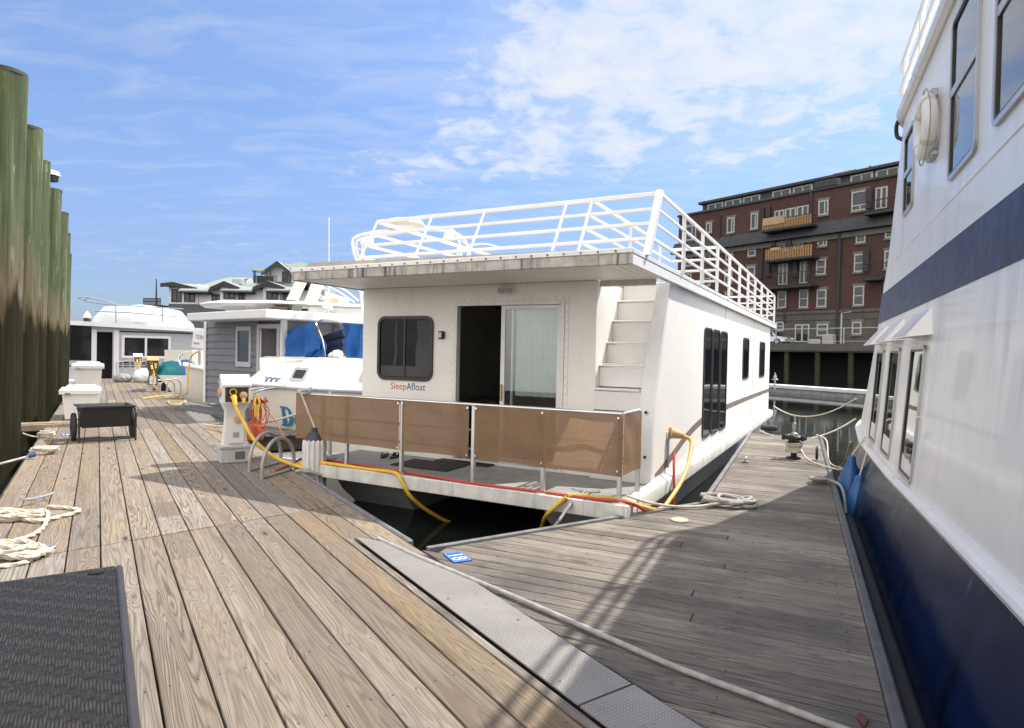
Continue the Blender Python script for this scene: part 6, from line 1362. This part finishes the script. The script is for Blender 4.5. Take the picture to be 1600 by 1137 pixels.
c = m.mix(m.math('MULTIPLY', m.ramp(m.noise(o, .28, 5., .6), [(.4, 0.), (.7, 1.)]), .45), br.outputs['Color'], (.10, .058, .046)); c = m.mix(m.math('MULTIPLY', m.ramp(m.noise(m.scale(o, 1, 1, .25), .7, 5.), [(.5, 0.), (.75, 1.)]), .5), c, (.06, .035, .03))
m.l(c, m.b.inputs['Base Color']); m.b.inputs['Roughness'].default_value = .9; brick = m.mat
stone = pbr('quay_stone', (.085, .08, .07), .9, var=.2, vscale=.8, streak=.4); stone_l = pbr('lintel_stone', (.15, .14, .122), .9, var=.15, vscale=1.2, streak=.3); iron = pbr('dark_iron', (.022, .022, .024), .6, var=.2); slate = pbr('roof_slate', (.05, .05, .055), .8, var=.3)
wfr = pbr('window_white', (.40, .40, .39), .5, var=.06); wgl = glass_dark('flat_glass', (.03, .038, .046), .05, .45)
XL = kq(66, 700)[0]; XR = kq(1800, 700)[0]; Z = lambda y, x=900: kq(x, y)[2]
zg = kq(900, 1052)[2]; zb1 = Z(872); zc0, zc1 = kq(560, 500)[2], kq(560, 432)[2]; zp = kq(820, 212)[2]
mb = MB(); mb.box(XL, XR, KD, KD + 16, zb1, zp); bw = bk.part('brick_wall', mb, brick)
mb = MB(); mb.box(XL - .15, XR, KD - .18, KD + 16, zg - .3, zb1); mb.box(XL - .2, XR, KD - .3, KD - .181, zb1 - .35, zb1 - .02, b=.04); mb.box(XL - .2, XR, KD - .24, KD - .181, zb1 - 1.05, zb1 - .9, b=.02); bk.part('stone_base', mb, stone)
mb = MB(); mb.box(XL - .25, XR, KD - .22, KD - .001, zc0 - .55, zc0 + .02, b=.03); bk.part('stone_band', mb, stone_l)
mb = MB(); mb.prism([(KD - .85, zc0 + .05), (KD - .85, zc0 + .22), (KD - .02, zc1 + .1), (KD - .02, zc0 + .05)], 'x', XL - .6, XR); bk.part('cornice', mb, slate)
mb = MB(); mb.box(XL - .15, XR, KD - .22, KD + .3, zp - .06, zp + .22, b=.03); bk.part('parapet', mb, slate)
for x0, x1 in ((830, 960),):
    mb = MB(); mb.box(kq(x0, 200)[0], kq(x1, 200)[0], KD - .3, KD + .5, zp + .2, zp + .9, b=.05); bk.part('parapet_box', mb, slate)
# set-back clerestory storey
SB = 2.2; za = zp + .1; zb3 = za + 1.5; xl = kq(205, 330, SB)[0]
mb = MB(); mb.box(xl, XR, KD + SB, KD + 12, za, zb3); ss_ = bk.part('attic_storey', mb, slate)
mb = MB(); mb.box(xl - .4, XR, KD + SB - .5, KD + 12.4, zb3, zb3 + .32, b=.04); bk.part('attic_roof', mb, slate)
x = xl + .8; k = 0
while x < XR - 3:
    if k % 4 != 3:
        fK = lambda a, b, d: (a, KD + SB - d, b); mb = MB(); mb.ringplate(rrect(x, x + 2.3, za + .35, zb3 - .12, .02, 1), rrect(x + .2, x + 2.1, za + .55, zb3 - .25, .02, 1), fK, 0, .08); w_ = bk.part('window', mb, wfr)
        mb = MB(); mb.plate(rrect(x + .18, x + 2.12, za + .52, zb3 - .23, .02, 1), fK, .001, .03); bk.part('pane', mb, wgl, w_)
        mb = MB(); mb.box(x + 1.08, x + 1.22, KD + SB - .07, KD + SB - .031, za + .55, zb3 - .25); bk.part('mullion', mb, wfr, w_)
    x += 2.55 if k % 4 != 3 else 1.3; k += 1
# chimneys, ducts and plant on the roof
def roofbox(x0, y0, x1, y1, d, mat, name, dep=3.):
    a, b = kq(x0, (y0 + y1) / 2, d), kq(x1, (y0 + y1) / 2, d); mb = MB(); mb.box(a[0], b[0], KD + d, KD + d + dep, kq((x0 + x1) / 2, y1 + 25, d)[2], kq((x0 + x1) / 2, y0, d)[2], b=.08); bk.part(name, mb, mat)
roofbox(460, 192, 700, 245, 4.5, slate, 'duct'); roofbox(705, 160, 800, 195, 4.5, pbr('plant_brown', (.13, .11, .10), .8), 'plant_box'); roofbox(925, 98, 1058, 150, 4, pbr('plant_grey', (.24, .22, .20), .8, var=.1), 'plant_box'); roofbox(1188, 58, 1250, 105, 4, brick, 'chimney'); roofbox(250, 294, 300, 320, 4, brick, 'chimney')
mb = MB()
for p in (1135, 1150, 1162): a = kq(p, 130, 4); b = kq(p, 70 if p == 1135 else 88, 4); mb.tube([tuple(a), tuple(b)], .12, 7)
bk.part('flue', mb, iron)
mb = MB(); mb.tube([tuple(kq(700, 192, 3.6)), tuple(kq(815, 160, 3.6)), tuple(kq(925, 140, 3.6))], .35, 8); bk.part('duct', mb, slate)
# windows: (x0,y0,x1,y1) on the facade, style
def bwin(x0, y0, x1, y1, style='sash'):
    a = kq((x0 + x1) / 2, (y0 + y1) / 2); w2 = (kq(x1, (y0 + y1) / 2)[0] - kq(x0, (y0 + y1) / 2)[0]) / 2; z0, z1 = kq((x0 + x1) / 2, y1)[2], kq((x0 + x1) / 2, y0)[2]
    off = .19 if z0 < zb1 - .3 else .0; fK = lambda p, q, d: (p, KD - off - d, q); A, Bq = a[0] - w2, a[0] + w2; f_ = .13
    mb = MB(); mb.ringplate(rrect(A, Bq, z0, z1, .02, 1), rrect(A + f_, Bq - f_, z0 + f_, z1 - f_, .02, 1), fK, 0., .09); w_ = bk.part('window', mb, wfr)
    mb = MB(); mb.plate(rrect(A + f_ - .02, Bq - f_ + .02, z0 + f_ - .02, z1 - f_ + .02, .02, 1), fK, .001, .02); bk.part('pane', mb, wgl, w_)
    mb = MB()
    if style == 'sash': mb.box(A + f_, Bq - f_, KD - off - .07, KD - off - .021, (z0 + z1) / 2 - .05, (z0 + z1) / 2 + .05)
    elif style == 'door': mb.box((A + Bq) / 2 - .09, (A + Bq) / 2 + .09, KD - off - .08, KD - off - .021, z0 + f_, z1 - f_)
    elif style == 'pair': mb.box((A + Bq) / 2 + w2 * .15, (A + Bq) / 2 + w2 * .15 + .12, KD - off - .07, KD - off - .021, z0 + f_, z1 - f_)
    elif style == 'big': mb.box(A + f_, Bq - f_, KD - off - .07, KD - off - .021, z0 + .5, z0 + .62); mb.box((A + Bq) / 2, (A + Bq) / 2 + .12, KD - off - .075, KD - off - .021, z0 + f_, z0 + .5)
    if mb.v: bk.part('glazing_bar', mb, wfr, w_)
    if style in ('sash', 'pair', 'big'):
        mb = MB(); mb.box(A - .1, Bq + .1, KD - off - .16, KD - off - .001, z0 - .2, z0 - .005); bk.part('stone_sill', mb, stone_l, w_); mb = MB(); mb.box(A - .15, Bq + .15, KD - off - .05, KD - off - .001, z1 + .005, z1 + .28); bk.part('stone_lintel', mb, stone_l, w_)
for q in ((113, 402, 170, 482, 'pair'), (226, 386, 258, 442, 'pair'), (342, 358, 384, 442, 'pair'), (474, 333, 514, 420, 'pair'), (850, 262, 905, 342, 'pair'), (1033, 210, 1124, 318, 'big'), (1166, 188, 1232, 308, 'door'), (605, 318, 660, 380, 'door'), (665, 305, 725, 365, 'door'), (730, 292, 795, 350, 'door'),
          (112, 566, 146, 626), (214, 546, 251, 592), (335, 528, 376, 592), (458, 510, 502, 572), (638, 486, 682, 545, 'door'), (714, 470, 764, 530, 'door'), (845, 455, 898, 516, 'pair'), (1058, 418, 1112, 497),
          (113, 670, 143, 735), (213, 655, 250, 737), (328, 648, 372, 722), (453, 630, 498, 712), (628, 614, 679, 730, 'door'), (746, 600, 798, 722, 'door'), (837, 590, 891, 673), (1047, 560, 1110, 658),
          (200, 780, 240, 860), (330, 775, 372, 858), (460, 765, 500, 858), (624, 766, 671, 858), (742, 757, 793, 857), (840, 757, 894, 853), (1043, 737, 1103, 845), (620, 936, 662, 985), (724, 950, 803, 1049, 'door'), (845, 948, 908, 1014), (1040, 937, 1093, 1006), (1200, 900, 1262, 1000), (1210, 720, 1275, 835), (1215, 540, 1280, 640), (1220, 390, 1280, 470)): bwin(*q)
mb = MB()
for x, y0, y1 in ((303, 345, 500), (544, 300, 700), (812, 215, 745), (974, 398, 1045), (669, 860, 940)):
    a, b = kq(x, y0), kq(x, y1); mb = MB(); mb.box(a[0] - .16, a[0] + .16, KD - .32, KD - .232, b[2], a[2], b=.03) if y0 > 380 else mb.box(a[0] - .16, a[0] + .16, KD - .2, KD - .002, b[2], a[2], b=.03); bk.part('drain_pipe', mb, iron)
tan_s = pbr('balcony_slats', (.29, .165, .06), .7, var=.2, vscale=4.); tan_p = pbr('balcony_sheet', (.40, .27, .165), .7, var=.15)
def balcony(x0, x1, yt, yb, slat, dep=1.7):
    xm = (x0 + x1) / 2; a, b = kq(x0, yb, -dep), kq(x1, yb, -dep); z0, z1 = kq(xm, yb, -dep)[2], kq(xm, yt, -dep)[2]
    mb = MB(); mb.box(a[0] - .15, b[0] + .15, KD - dep - .1, KD - .001, z0 - .28, z0, b=.03); bl_ = bk.part('balcony', mb, iron)
    n = int((b[0] - a[0]) / (.28 if slat else .16)); mb = MB()
    for k in range(n + 1):
        x = a[0] + (b[0] - a[0]) * k / n
        if slat: mb.box(x - .10, x + .10, KD - dep - .04, KD - dep + .02, z0, z1)
        else: mb.box(x - .012, x + .012, KD - dep - .01, KD - dep + .01, z0, z1)
    bk.part('balustrade', mb, tan_s if slat else iron, bl_)
    mb = MB(); mb.box(a[0], b[0], KD - dep - .05, KD - dep + .03, z1 - .02, z1 + .07); mb.box(a[0] - .03, a[0] + .03, KD - dep, KD - .02, z1, z1 + .06); mb.box(b[0] - .03, b[0] + .03, KD - dep, KD - .02, z1, z1 + .06); bk.part('hand_rail', mb, iron, bl_)
    return a, b, z0, z1, bl_
a, b, z0, z1, bl_ = balcony(541, 803, 358, 408, True)
mb = MB(); mb.box(a[0], a[0] + (b[0] - a[0]) * .47, KD - 1.82, KD - 1.76, z0 + .45, z1 + .3, b=.02); bk.part('balcony_sheet', mb, tan_p, bl_)
a, b, z0, z1, bl_ = balcony(560, 806, 520, 580, True)
mb = MB(); mb.box(a[0] + .5, a[0] + 1.6, KD - 1.8, KD - 1.75, z1 - .2, z1 + .12); bk.part('notice', mb, tan_p, bl_)
balcony(540, 803, 665, 735, False); balcony(1100, 1190, 610, 690, False, 1.4); balcony(1110, 1260, 258, 318, False, 1.4)
for x, y0, y1 in ((578, 285, 360), (608, 465, 520), (695, 470, 520), (575, 605, 690), (728, 590, 690), (1122, 535, 660), (1138, 195, 310)):
    a, b = kq(x, y0), kq(x, y1); mb = MB(); mb.box(a[0] - .28, a[0] + .28, KD - .45, KD - .232 if True else 0, b[2], a[2], b=.05); bk.part('wall_flue', mb, iron)
# quay deck in front, its piles and dark underside
QD = KD - 7.0; kp = lambda x, y: K.py(x, y, QD)
qz = kp(1290, 538.5)[2]; q1z = kp(1290, 549)[2]
qy = Thing('quay', 'stone-edged quay deck on timber piles below the brick block', 'quay', K, (kp(1290, 540)[0], QD, WATER))
mb = MB(); mb.box(XL - 25, XR, QD, KD + 14, q1z - .1, qz); mb.box(XL - 25, XR, QD - .12, QD - .001, q1z, qz + .06, b=.03); qy.part('deck', mb, stone)
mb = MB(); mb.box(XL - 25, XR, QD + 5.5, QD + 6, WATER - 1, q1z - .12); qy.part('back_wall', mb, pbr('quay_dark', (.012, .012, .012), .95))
pil = pbr('quay_pile', (.03, .028, .017), .9, var=.3, streak=.5)
for x in np.arange(XL - 22, XR, 3.15):
    mb = MB(); mb.lathe([(.26, WATER - 1), (.25, q1z - .1)], (x, QD + .35, 0), 12); qy.part('pile', mb, pil)
# railing along the quay
T_ = Thing('quay_railing', 'thin galvanised railing along the quay edge below the brick block', 'railing', K, (kp(1290, 540)[0], QD + .2, qz))
zt_ = K.py(1290, 513.5, QD + .2)[2]
mb = MB(); mb.box(XL - 24, XR, QD + .18, QD + .24, zt_ - .03, zt_ + .03); mb.box(XL - 24, XR, QD + .19, QD + .23, qz + .28, qz + .32); T_.part('rail', mb, galv)
for x in np.arange(XL - 23, XR, 3.4):
    mb = MB(); mb.box(x - .035, x + .035, QD + .17, QD + .25, qz, zt_); T_.part('post', mb, galv)
q = K.py(1315, 490, QD + 1.5); mb = MB(); mb.tube([(q[0], QD + 1.5, qz), (q[0], QD + 1.5, q[2]), (q[0] + .9, QD + 1.5, q[2] + .1)], .07, 8); single('lamp_post', mb, galv, 'slim grey lamp post with a bent arm on the quay', 'lamp post', K, (q[0], QD + 1.5, qz))
q = K.py(1280, 534, KD - 1.2); mb = MB(); mb.box(q[0] - 1.0, q[0] + .2, KD - 1.5, KD - .7, qz, qz + .7, b=.06); mb.box(q[0] + .35, q[0] + 1.5, KD - 1.4, KD - .6, qz, qz + 1.2, b=.08); single('air_unit', mb, pbr('ac_grey', (.35, .34, .32), .6, var=.1), 'pair of pale air conditioning units under the stone ground floor window', 'air unit', K, (q[0], KD - 1., qz))
# parked car, partly behind the houseboat
cxr = K.py(1227, 525, QD + 2.2)[0]; zg_ = qz; L_ = 4.6; car = Thing('parked_car', 'silver car parked on the quay just past the houseboat roof corner', 'car', K, (cxr - L_ / 2, QD + 3.0, zg_))
silver = pbr('car_silver', (.46, .48, .50), .25, .6, var=.04, coat=.5); X = lambda t: cxr - L_ + t * L_
def carring(y, hw): return None
prof = [(0, .35), (0, .75), (.06, .88), (.16, .95), (.28, 1.42), (.50, 1.50), (.66, 1.40), (.76, .98), (.96, .80), (1, .62), (1, .35)]
mb = MB(); y0, y1 = QD + 2.2, QD + 4.0
mb.loft([[(X(t), y0 + (.0 if z < .96 else .22), zg_ + z) for t, z in prof], [(X(t), y0 - .06 if z < .96 else y0 + .2, zg_ + z) for t, z in prof], [(X(t), y1 + .06 if z < .96 else y1 - .2, zg_ + z) for t, z in prof], [(X(t), y1 - (.0 if z < .96 else .22), zg_ + z) for t, z in prof]]); car.part('body', mb, silver, sharp=25)
for t0, t1 in ((.22, .45), (.47, .68)):
    mb = MB(); mb.add([(X(t0 + .03), y0 - .075, zg_ + 1.0), (X(t1), y0 - .075, zg_ + 1.0), (X(t1 - .035), y0 + .175, zg_ + 1.38), (X(t0 + .06), y0 + .175, zg_ + 1.38)], [(0, 1, 2, 3)]); car.part('side_window', mb, sg)
mb = MB(); mb.add([(X(.765), y0 + .2, zg_ + 1.0), (X(.765), y1 - .2, zg_ + 1.0), (X(.672), y1 - .35, zg_ + 1.40), (X(.672), y0 + .35, zg_ + 1.40)], [(0, 1, 2, 3)]); car.part('windscreen', mb, sg)
for t in (.19, .81):
    for y in (y0 - .04, y1 + .04):
        mb = MB(); mb.lathe([(.2, -.1), (.33, -.1), (.34, 0), (.33, .1), (.2, .1)], (X(t), y, zg_ + .34), 20, axis='y'); w_ = car.part('wheel', mb, rubber)
        mb = MB(); mb.lathe([(.03, -.11), (.2, -.105), (.2, .105), (.03, .11)], (X(t), y, zg_ + .34), 16, axis='y'); car.part('rim', mb, galv, w_)
for y in (y0 + .15, y1 - .15): mb = MB(); mb.box(X(.97), X(1.005), y - .2, y + .2, zg_ + .62, zg_ + .76, b=.03); car.part('headlight', mb, pbr('headlight', (.7, .7, .7), .2))
mb = MB(); mb.box(X(.70), X(.745), y0 - .24, y0 - .07, zg_ + 1.0, zg_ + 1.14, b=.03); car.part('mirror', mb, silver)
# pale floating boom with a small marker
a, b = at_z(1150, 603, -.32), at_z(1420, 623, -.32); v_ = (b - a) / np.linalg.norm(b - a); n_ = np.array([v_[1], -v_[0], 0])
if n_[1] > 0: n_ = -n_
P = lambda t, d, z: tuple(a + v_ * t - n_ * d + np.array([0, 0, z + .32])); Lb = np.linalg.norm(b - a)
T_ = Thing('floating_boom', 'pale floating walkway lying across the dark water before the quay', 'floating walkway', W, P(Lb / 2, 0, WATER))
mb = MB(); mb.loft([[P(-3, 0, -.20), P(-3, 1.4, -.20), P(-3, 1.4, -.02), P(-3, 0, -.02)], [P(Lb + 3, 0, -.20), P(Lb + 3, 1.4, -.20), P(Lb + 3, 1.4, -.02), P(Lb + 3, 0, -.02)]]); T_.part('deck', mb, pbr('boom_pale', (.62, .62, .60), .6, var=.1, streak=.2))
mb = MB(); mb.loft([[P(-3, .1, -.6), P(-3, 1.3, -.6), P(-3, 1.3, -.21), P(-3, .1, -.21)], [P(Lb + 3, .1, -.6), P(Lb + 3, 1.3, -.6), P(Lb + 3, 1.3, -.21), P(Lb + 3, .1, -.21)]]); T_.part('float', mb, pbr('boom_dark', (.25, .25, .24), .8, var=.3, streak=.6))
q = at_depth(1210.5, 606, 38.); mb = MB(); z_ = q[2]; mb.tube([(q[0], q[1], z_ - .05), (q[0], q[1], z_ + .95)], .05, 8); mb.box(q[0] - .18, q[0] + .18, q[1] - .04, q[1] + .04, z_ + .5, z_ + .58, b=.02); mb.box(q[0] - .09, q[0] + .09, q[1] - .06, q[1] + .06, z_ + .58, z_ + .78, b=.03); single('water_post', mb, galv, 'small grey tap post standing on the pale floating walkway', 'tap post', W, tuple(q))

# ------------------------------------------------------------------ green-roofed waterfront building far left
GY = 95.; zt2 = lambda x, y: (240 + x / 6.154, 390 + y / 6.154); gq = lambda x, y, d=0.: at_depth(*zt2(x, y), GY + d)
gr_m = pbr('green_roof', (.255, .305, .28), .7, var=.10, vscale=.3); gwall = pbr('condo_wall', (.66, .67, .69), .7, var=.05, vscale=.5); gdark = pbr('eave_dark', (.035, .033, .035), .8); gfr = pbr('condo_frame', (.03, .03, .035), .5)
gbld = Thing('waterfront_building', 'grey waterfront building with green metal roofs, gabled dormers and a top pavilion', 'building', W, tuple(gq(700, 900)))
def gbox(x0, y0, x1, y1, d0, d1, mat, name, parent=None):
    a, b = gq(x0, y1), gq(x1, y0); mb = MB(); mb.box(a[0], b[0], GY + d0, GY + d1, a[2], b[2]); return gbld.part(name, mb, mat, parent)
gbox(145, 335, 430, 535, 0, 9, gwall, 'wall'); gbox(430, 400, 1650, 700, 0, 14, gwall, 'wall'); gbox(145, 535, 690, 900, -.15, 9, pbr('base_band', (.09, .11, .125), .8), 'wall'); gbox(690, 560, 1800, 900, -.1, 13, gwall, 'wall')
def gable(xl, xa, xr, ye, ya, d0, d1, name='roof', th=.35, ext=.0):
    L, A, R_ = gq(xl, ye), gq(xa, ya), gq(xr, ye + ext); mb = MB(); pr = [(L[0], L[2]), (A[0], A[2]), (R_[0], R_[2]), (R_[0], R_[2] - th), (A[0], A[2] - th * 1.2), (L[0], L[2] - th)]
    mb.prism(pr, 'y', GY + d0, GY + d1); r_ = gbld.part(name, mb, gr_m)
    mb = MB(); mb.prism([(L[0], L[2] - .05), (A[0], A[2] - .05), (R_[0], R_[2] - .05), (R_[0], R_[2] - .6), (A[0], A[2] - .7), (L[0], L[2] - .6)], 'y', GY + d0 - .12, GY + d0 - .01); gbld.part('eave_board', mb, gdark, r_)
def gwin(x0, y0, x1, y1, d, nb=2, row=False):
    a, b = gq(x0, y1), gq(x1, y0); Y0 = GY + d; fK = lambda p, q, dd: (p, Y0 - dd, q)
    mb = MB(); mb.ringplate(rrect(a[0], b[0], a[2], b[2], .02, 1), rrect(a[0] + .14, b[0] - .14, a[2] + .14, b[2] - .14, .02, 1), fK, 0, .1); w_ = gbld.part('window', mb, gfr)
    mb = MB(); mb.plate(rrect(a[0] + .12, b[0] - .12, a[2] + .12, b[2] - .12, .02, 1), fK, .001, .03); gbld.part('pane', mb, wgl, w_)
    mb = MB()
    for k in range(1, nb): x = a[0] + (b[0] - a[0]) * k / nb; mb.box(x - .08, x + .08, Y0 - .09, Y0 - .031, a[2] + .14, b[2] - .14)
    z = a[2] + (b[2] - a[2]) * .72; mb.box(a[0] + .14, b[0] - .14, Y0 - .085, Y0 - .031, z - .06, z + .06); gbld.part('glazing_bar', mb, gfr, w_)
# big hipped roof behind
def roofpoly(pts, d0, d1, name='roof', mat=gr_m):
    P = [gq(x, y) for x, y in pts]; mb = MB(); n = len(P)
    zm = min(p[2] for p in P); v = []
    for p in P: t = (p[2] - zm); v.append((p[0], GY + d0 + t * d1, p[2]))
    mb.add(v + [(x, y + .3, z - .3) for x, y, z in v], [tuple(range(n)), tuple(range(2 * n - 1, n - 1, -1))] + [(i, (i + 1) % n, n + (i + 1) % n, n + i) for i in range(n)]); return gbld.part(name, mb, mat)
roofpoly([(330, 325), (530, 226), (775, 226), (640, 290), (640, 330), (500, 400), (440, 372)], 2.0, 1.4)
roofpoly([(560, 378), (700, 300), (880, 285), (1320, 262), (1440, 300), (1500, 410), (1400, 420), (560, 410)], 2.5, 1.3)
gbox(640, 258, 730, 305, 4, 7, pbr('roof_plant', (.33, .36, .36), .7), 'roof_plant'); roofpoly([(735, 262), (775, 228), (805, 255), (880, 265), (860, 290), (735, 290)], 5.5, .3, 'gable_wall', gwall)
gable(100, 220, 450, 330, 318, -.9, 6, th=.4, ext=46)
for xl, xa, xr, ye, ya in ((575, 712, 860, 372, 312), (985, 1130, 1290, 372, 310), (1420, 1500, 1640, 380, 300)):
    gable(xl, xa, xr, ye, ya, -1.2, 7)
    gbox(xl + 80, ye - 20, xr - 60, 560, -.6, 3, gwall, 'dormer_wall')
for x0, x1, y0, y1 in ((300, 570, 385, 415), (700, 985, 385, 412), (1125, 1420, 385, 412)):
    a, b = gq(x0, y1), gq(x1, y0); mb = MB(); mb.prism([(GY - 1.9, a[2]), (GY - 1.9, a[2] + .2), (GY + .1, b[2] + .35), (GY + .1, b[2])], 'x', a[0], b[0]); aw = gbld.part('awning_roof', mb, gr_m)
    mb = MB(); mb.box(a[0], b[0], GY - 1.85, GY - .0, a[2] - .2, a[2] - .02); gbld.part('awning_soffit', mb, gdark, aw)
for q in ((172, 385, 272, 506, -.01), (295, 385, 400, 506, -.01), (690, 380, 800, 480, -.62), (1100, 380, 1212, 485, -.62), (1250, 420, 1365, 520, -.11), (1520, 380, 1600, 470, -.62)): gwin(*q)
gwin(820, 420, 880, 500, -.01); gwin(560, 430, 640, 500, -.01)
# pavilion on top
gbox(975, 130, 1225, 275, 5, 12, gwall, 'pavilion_wall'); gbox(1225, 150, 1412, 262, 6, 12, gwall, 'pavilion_wall'); gwin(1120, 175, 1216, 276, 4.98, 2)
gable(945, 1102, 1240, 185, 76, 3.6, 13); roofpoly([(1110, 80), (1190, 90), (1295, 65), (1420, 118), (1535, 115), (1580, 160), (1420, 178), (1330, 160), (1240, 170)], 4.4, .9); gable(1430, 1535, 1585, 172, 115, 4.2, 12)
roofpoly([(860, 172), (970, 140), (985, 170), (960, 182)], 3.0, .6); gbox(1000, 92, 1025, 135, 8, 9, brick, 'chimney'); gbox(990, 60, 1030, 80, 8, 9, gdark, 'chimney_cap')
mb = MB()
for x in (880, 895, 1045): a, b = gq(x, 300), gq(x, 180); mb.tube([(a[0], GY + 3.2, a[2]), (b[0], GY + 3.2, b[2])], .09, 6)
for y in (232, 300): mb.tube([(gq(885, y)[0], GY + 3.2, gq(885, y)[2]), (gq(1115, y)[0], GY + 3.2, gq(1115, y)[2])], .07, 6)
for k in range(24): x = 888 + k * 9.6; a, b = gq(x, 300), gq(x, 233); mb.tube([(a[0], GY + 3.2, a[2]), (b[0], GY + 3.2, b[2])], .03, 4)
gbld.part('terrace_rail', mb, gfr)
gbox(895, 235, 1050, 300, 3.6, 4.2, pbr('terrace_plants', (.05, .07, .035), .9, var=.5, vscale=2.), 'planter')
# left terrace with flag pole
gbox(-30, 545, 140, 562, -2, 6, gdark, 'terrace_deck'); mb = MB()
for k in range(18): x = -28 + k * 9.6; a, b = gq(x, 545), gq(x, 484); mb.tube([(a[0], GY - 1.9, a[2]), (b[0], GY - 1.9, b[2])], .05, 4)
for y in (484, 510): mb.tube([(gq(-30, y)[0], GY - 1.9, gq(-30, y)[2]), (gq(140, y)[0], GY - 1.9, gq(140, y)[2])], .07, 5)
gbld.part('terrace_rail', mb, gfr)
mb = MB(); a, b = gq(62, 545), gq(62, 290); mb.tube([(a[0], GY - 1, a[2]), (b[0], GY - 1, b[2])], .14, 6, r1=.07); gbld.part('flag_pole', mb, gfr)
for x, yt in ((497, 140), (557, 130), (1300, 20)):
    a, b = gq(x, 240), gq(x, yt if x < 1000 else 60)
    if x < 1000: mb = MB(); mb.tube([(a[0], GY + 9, a[2]), (b[0], GY + 9, b[2])], .05, 5); gbld.part('roof_antenna', mb, galv)
gbox(-200, 600, 2100, 1100, 14, 15, pbr('shore_dark', (.10, .10, .10), .9), 'lower_block')
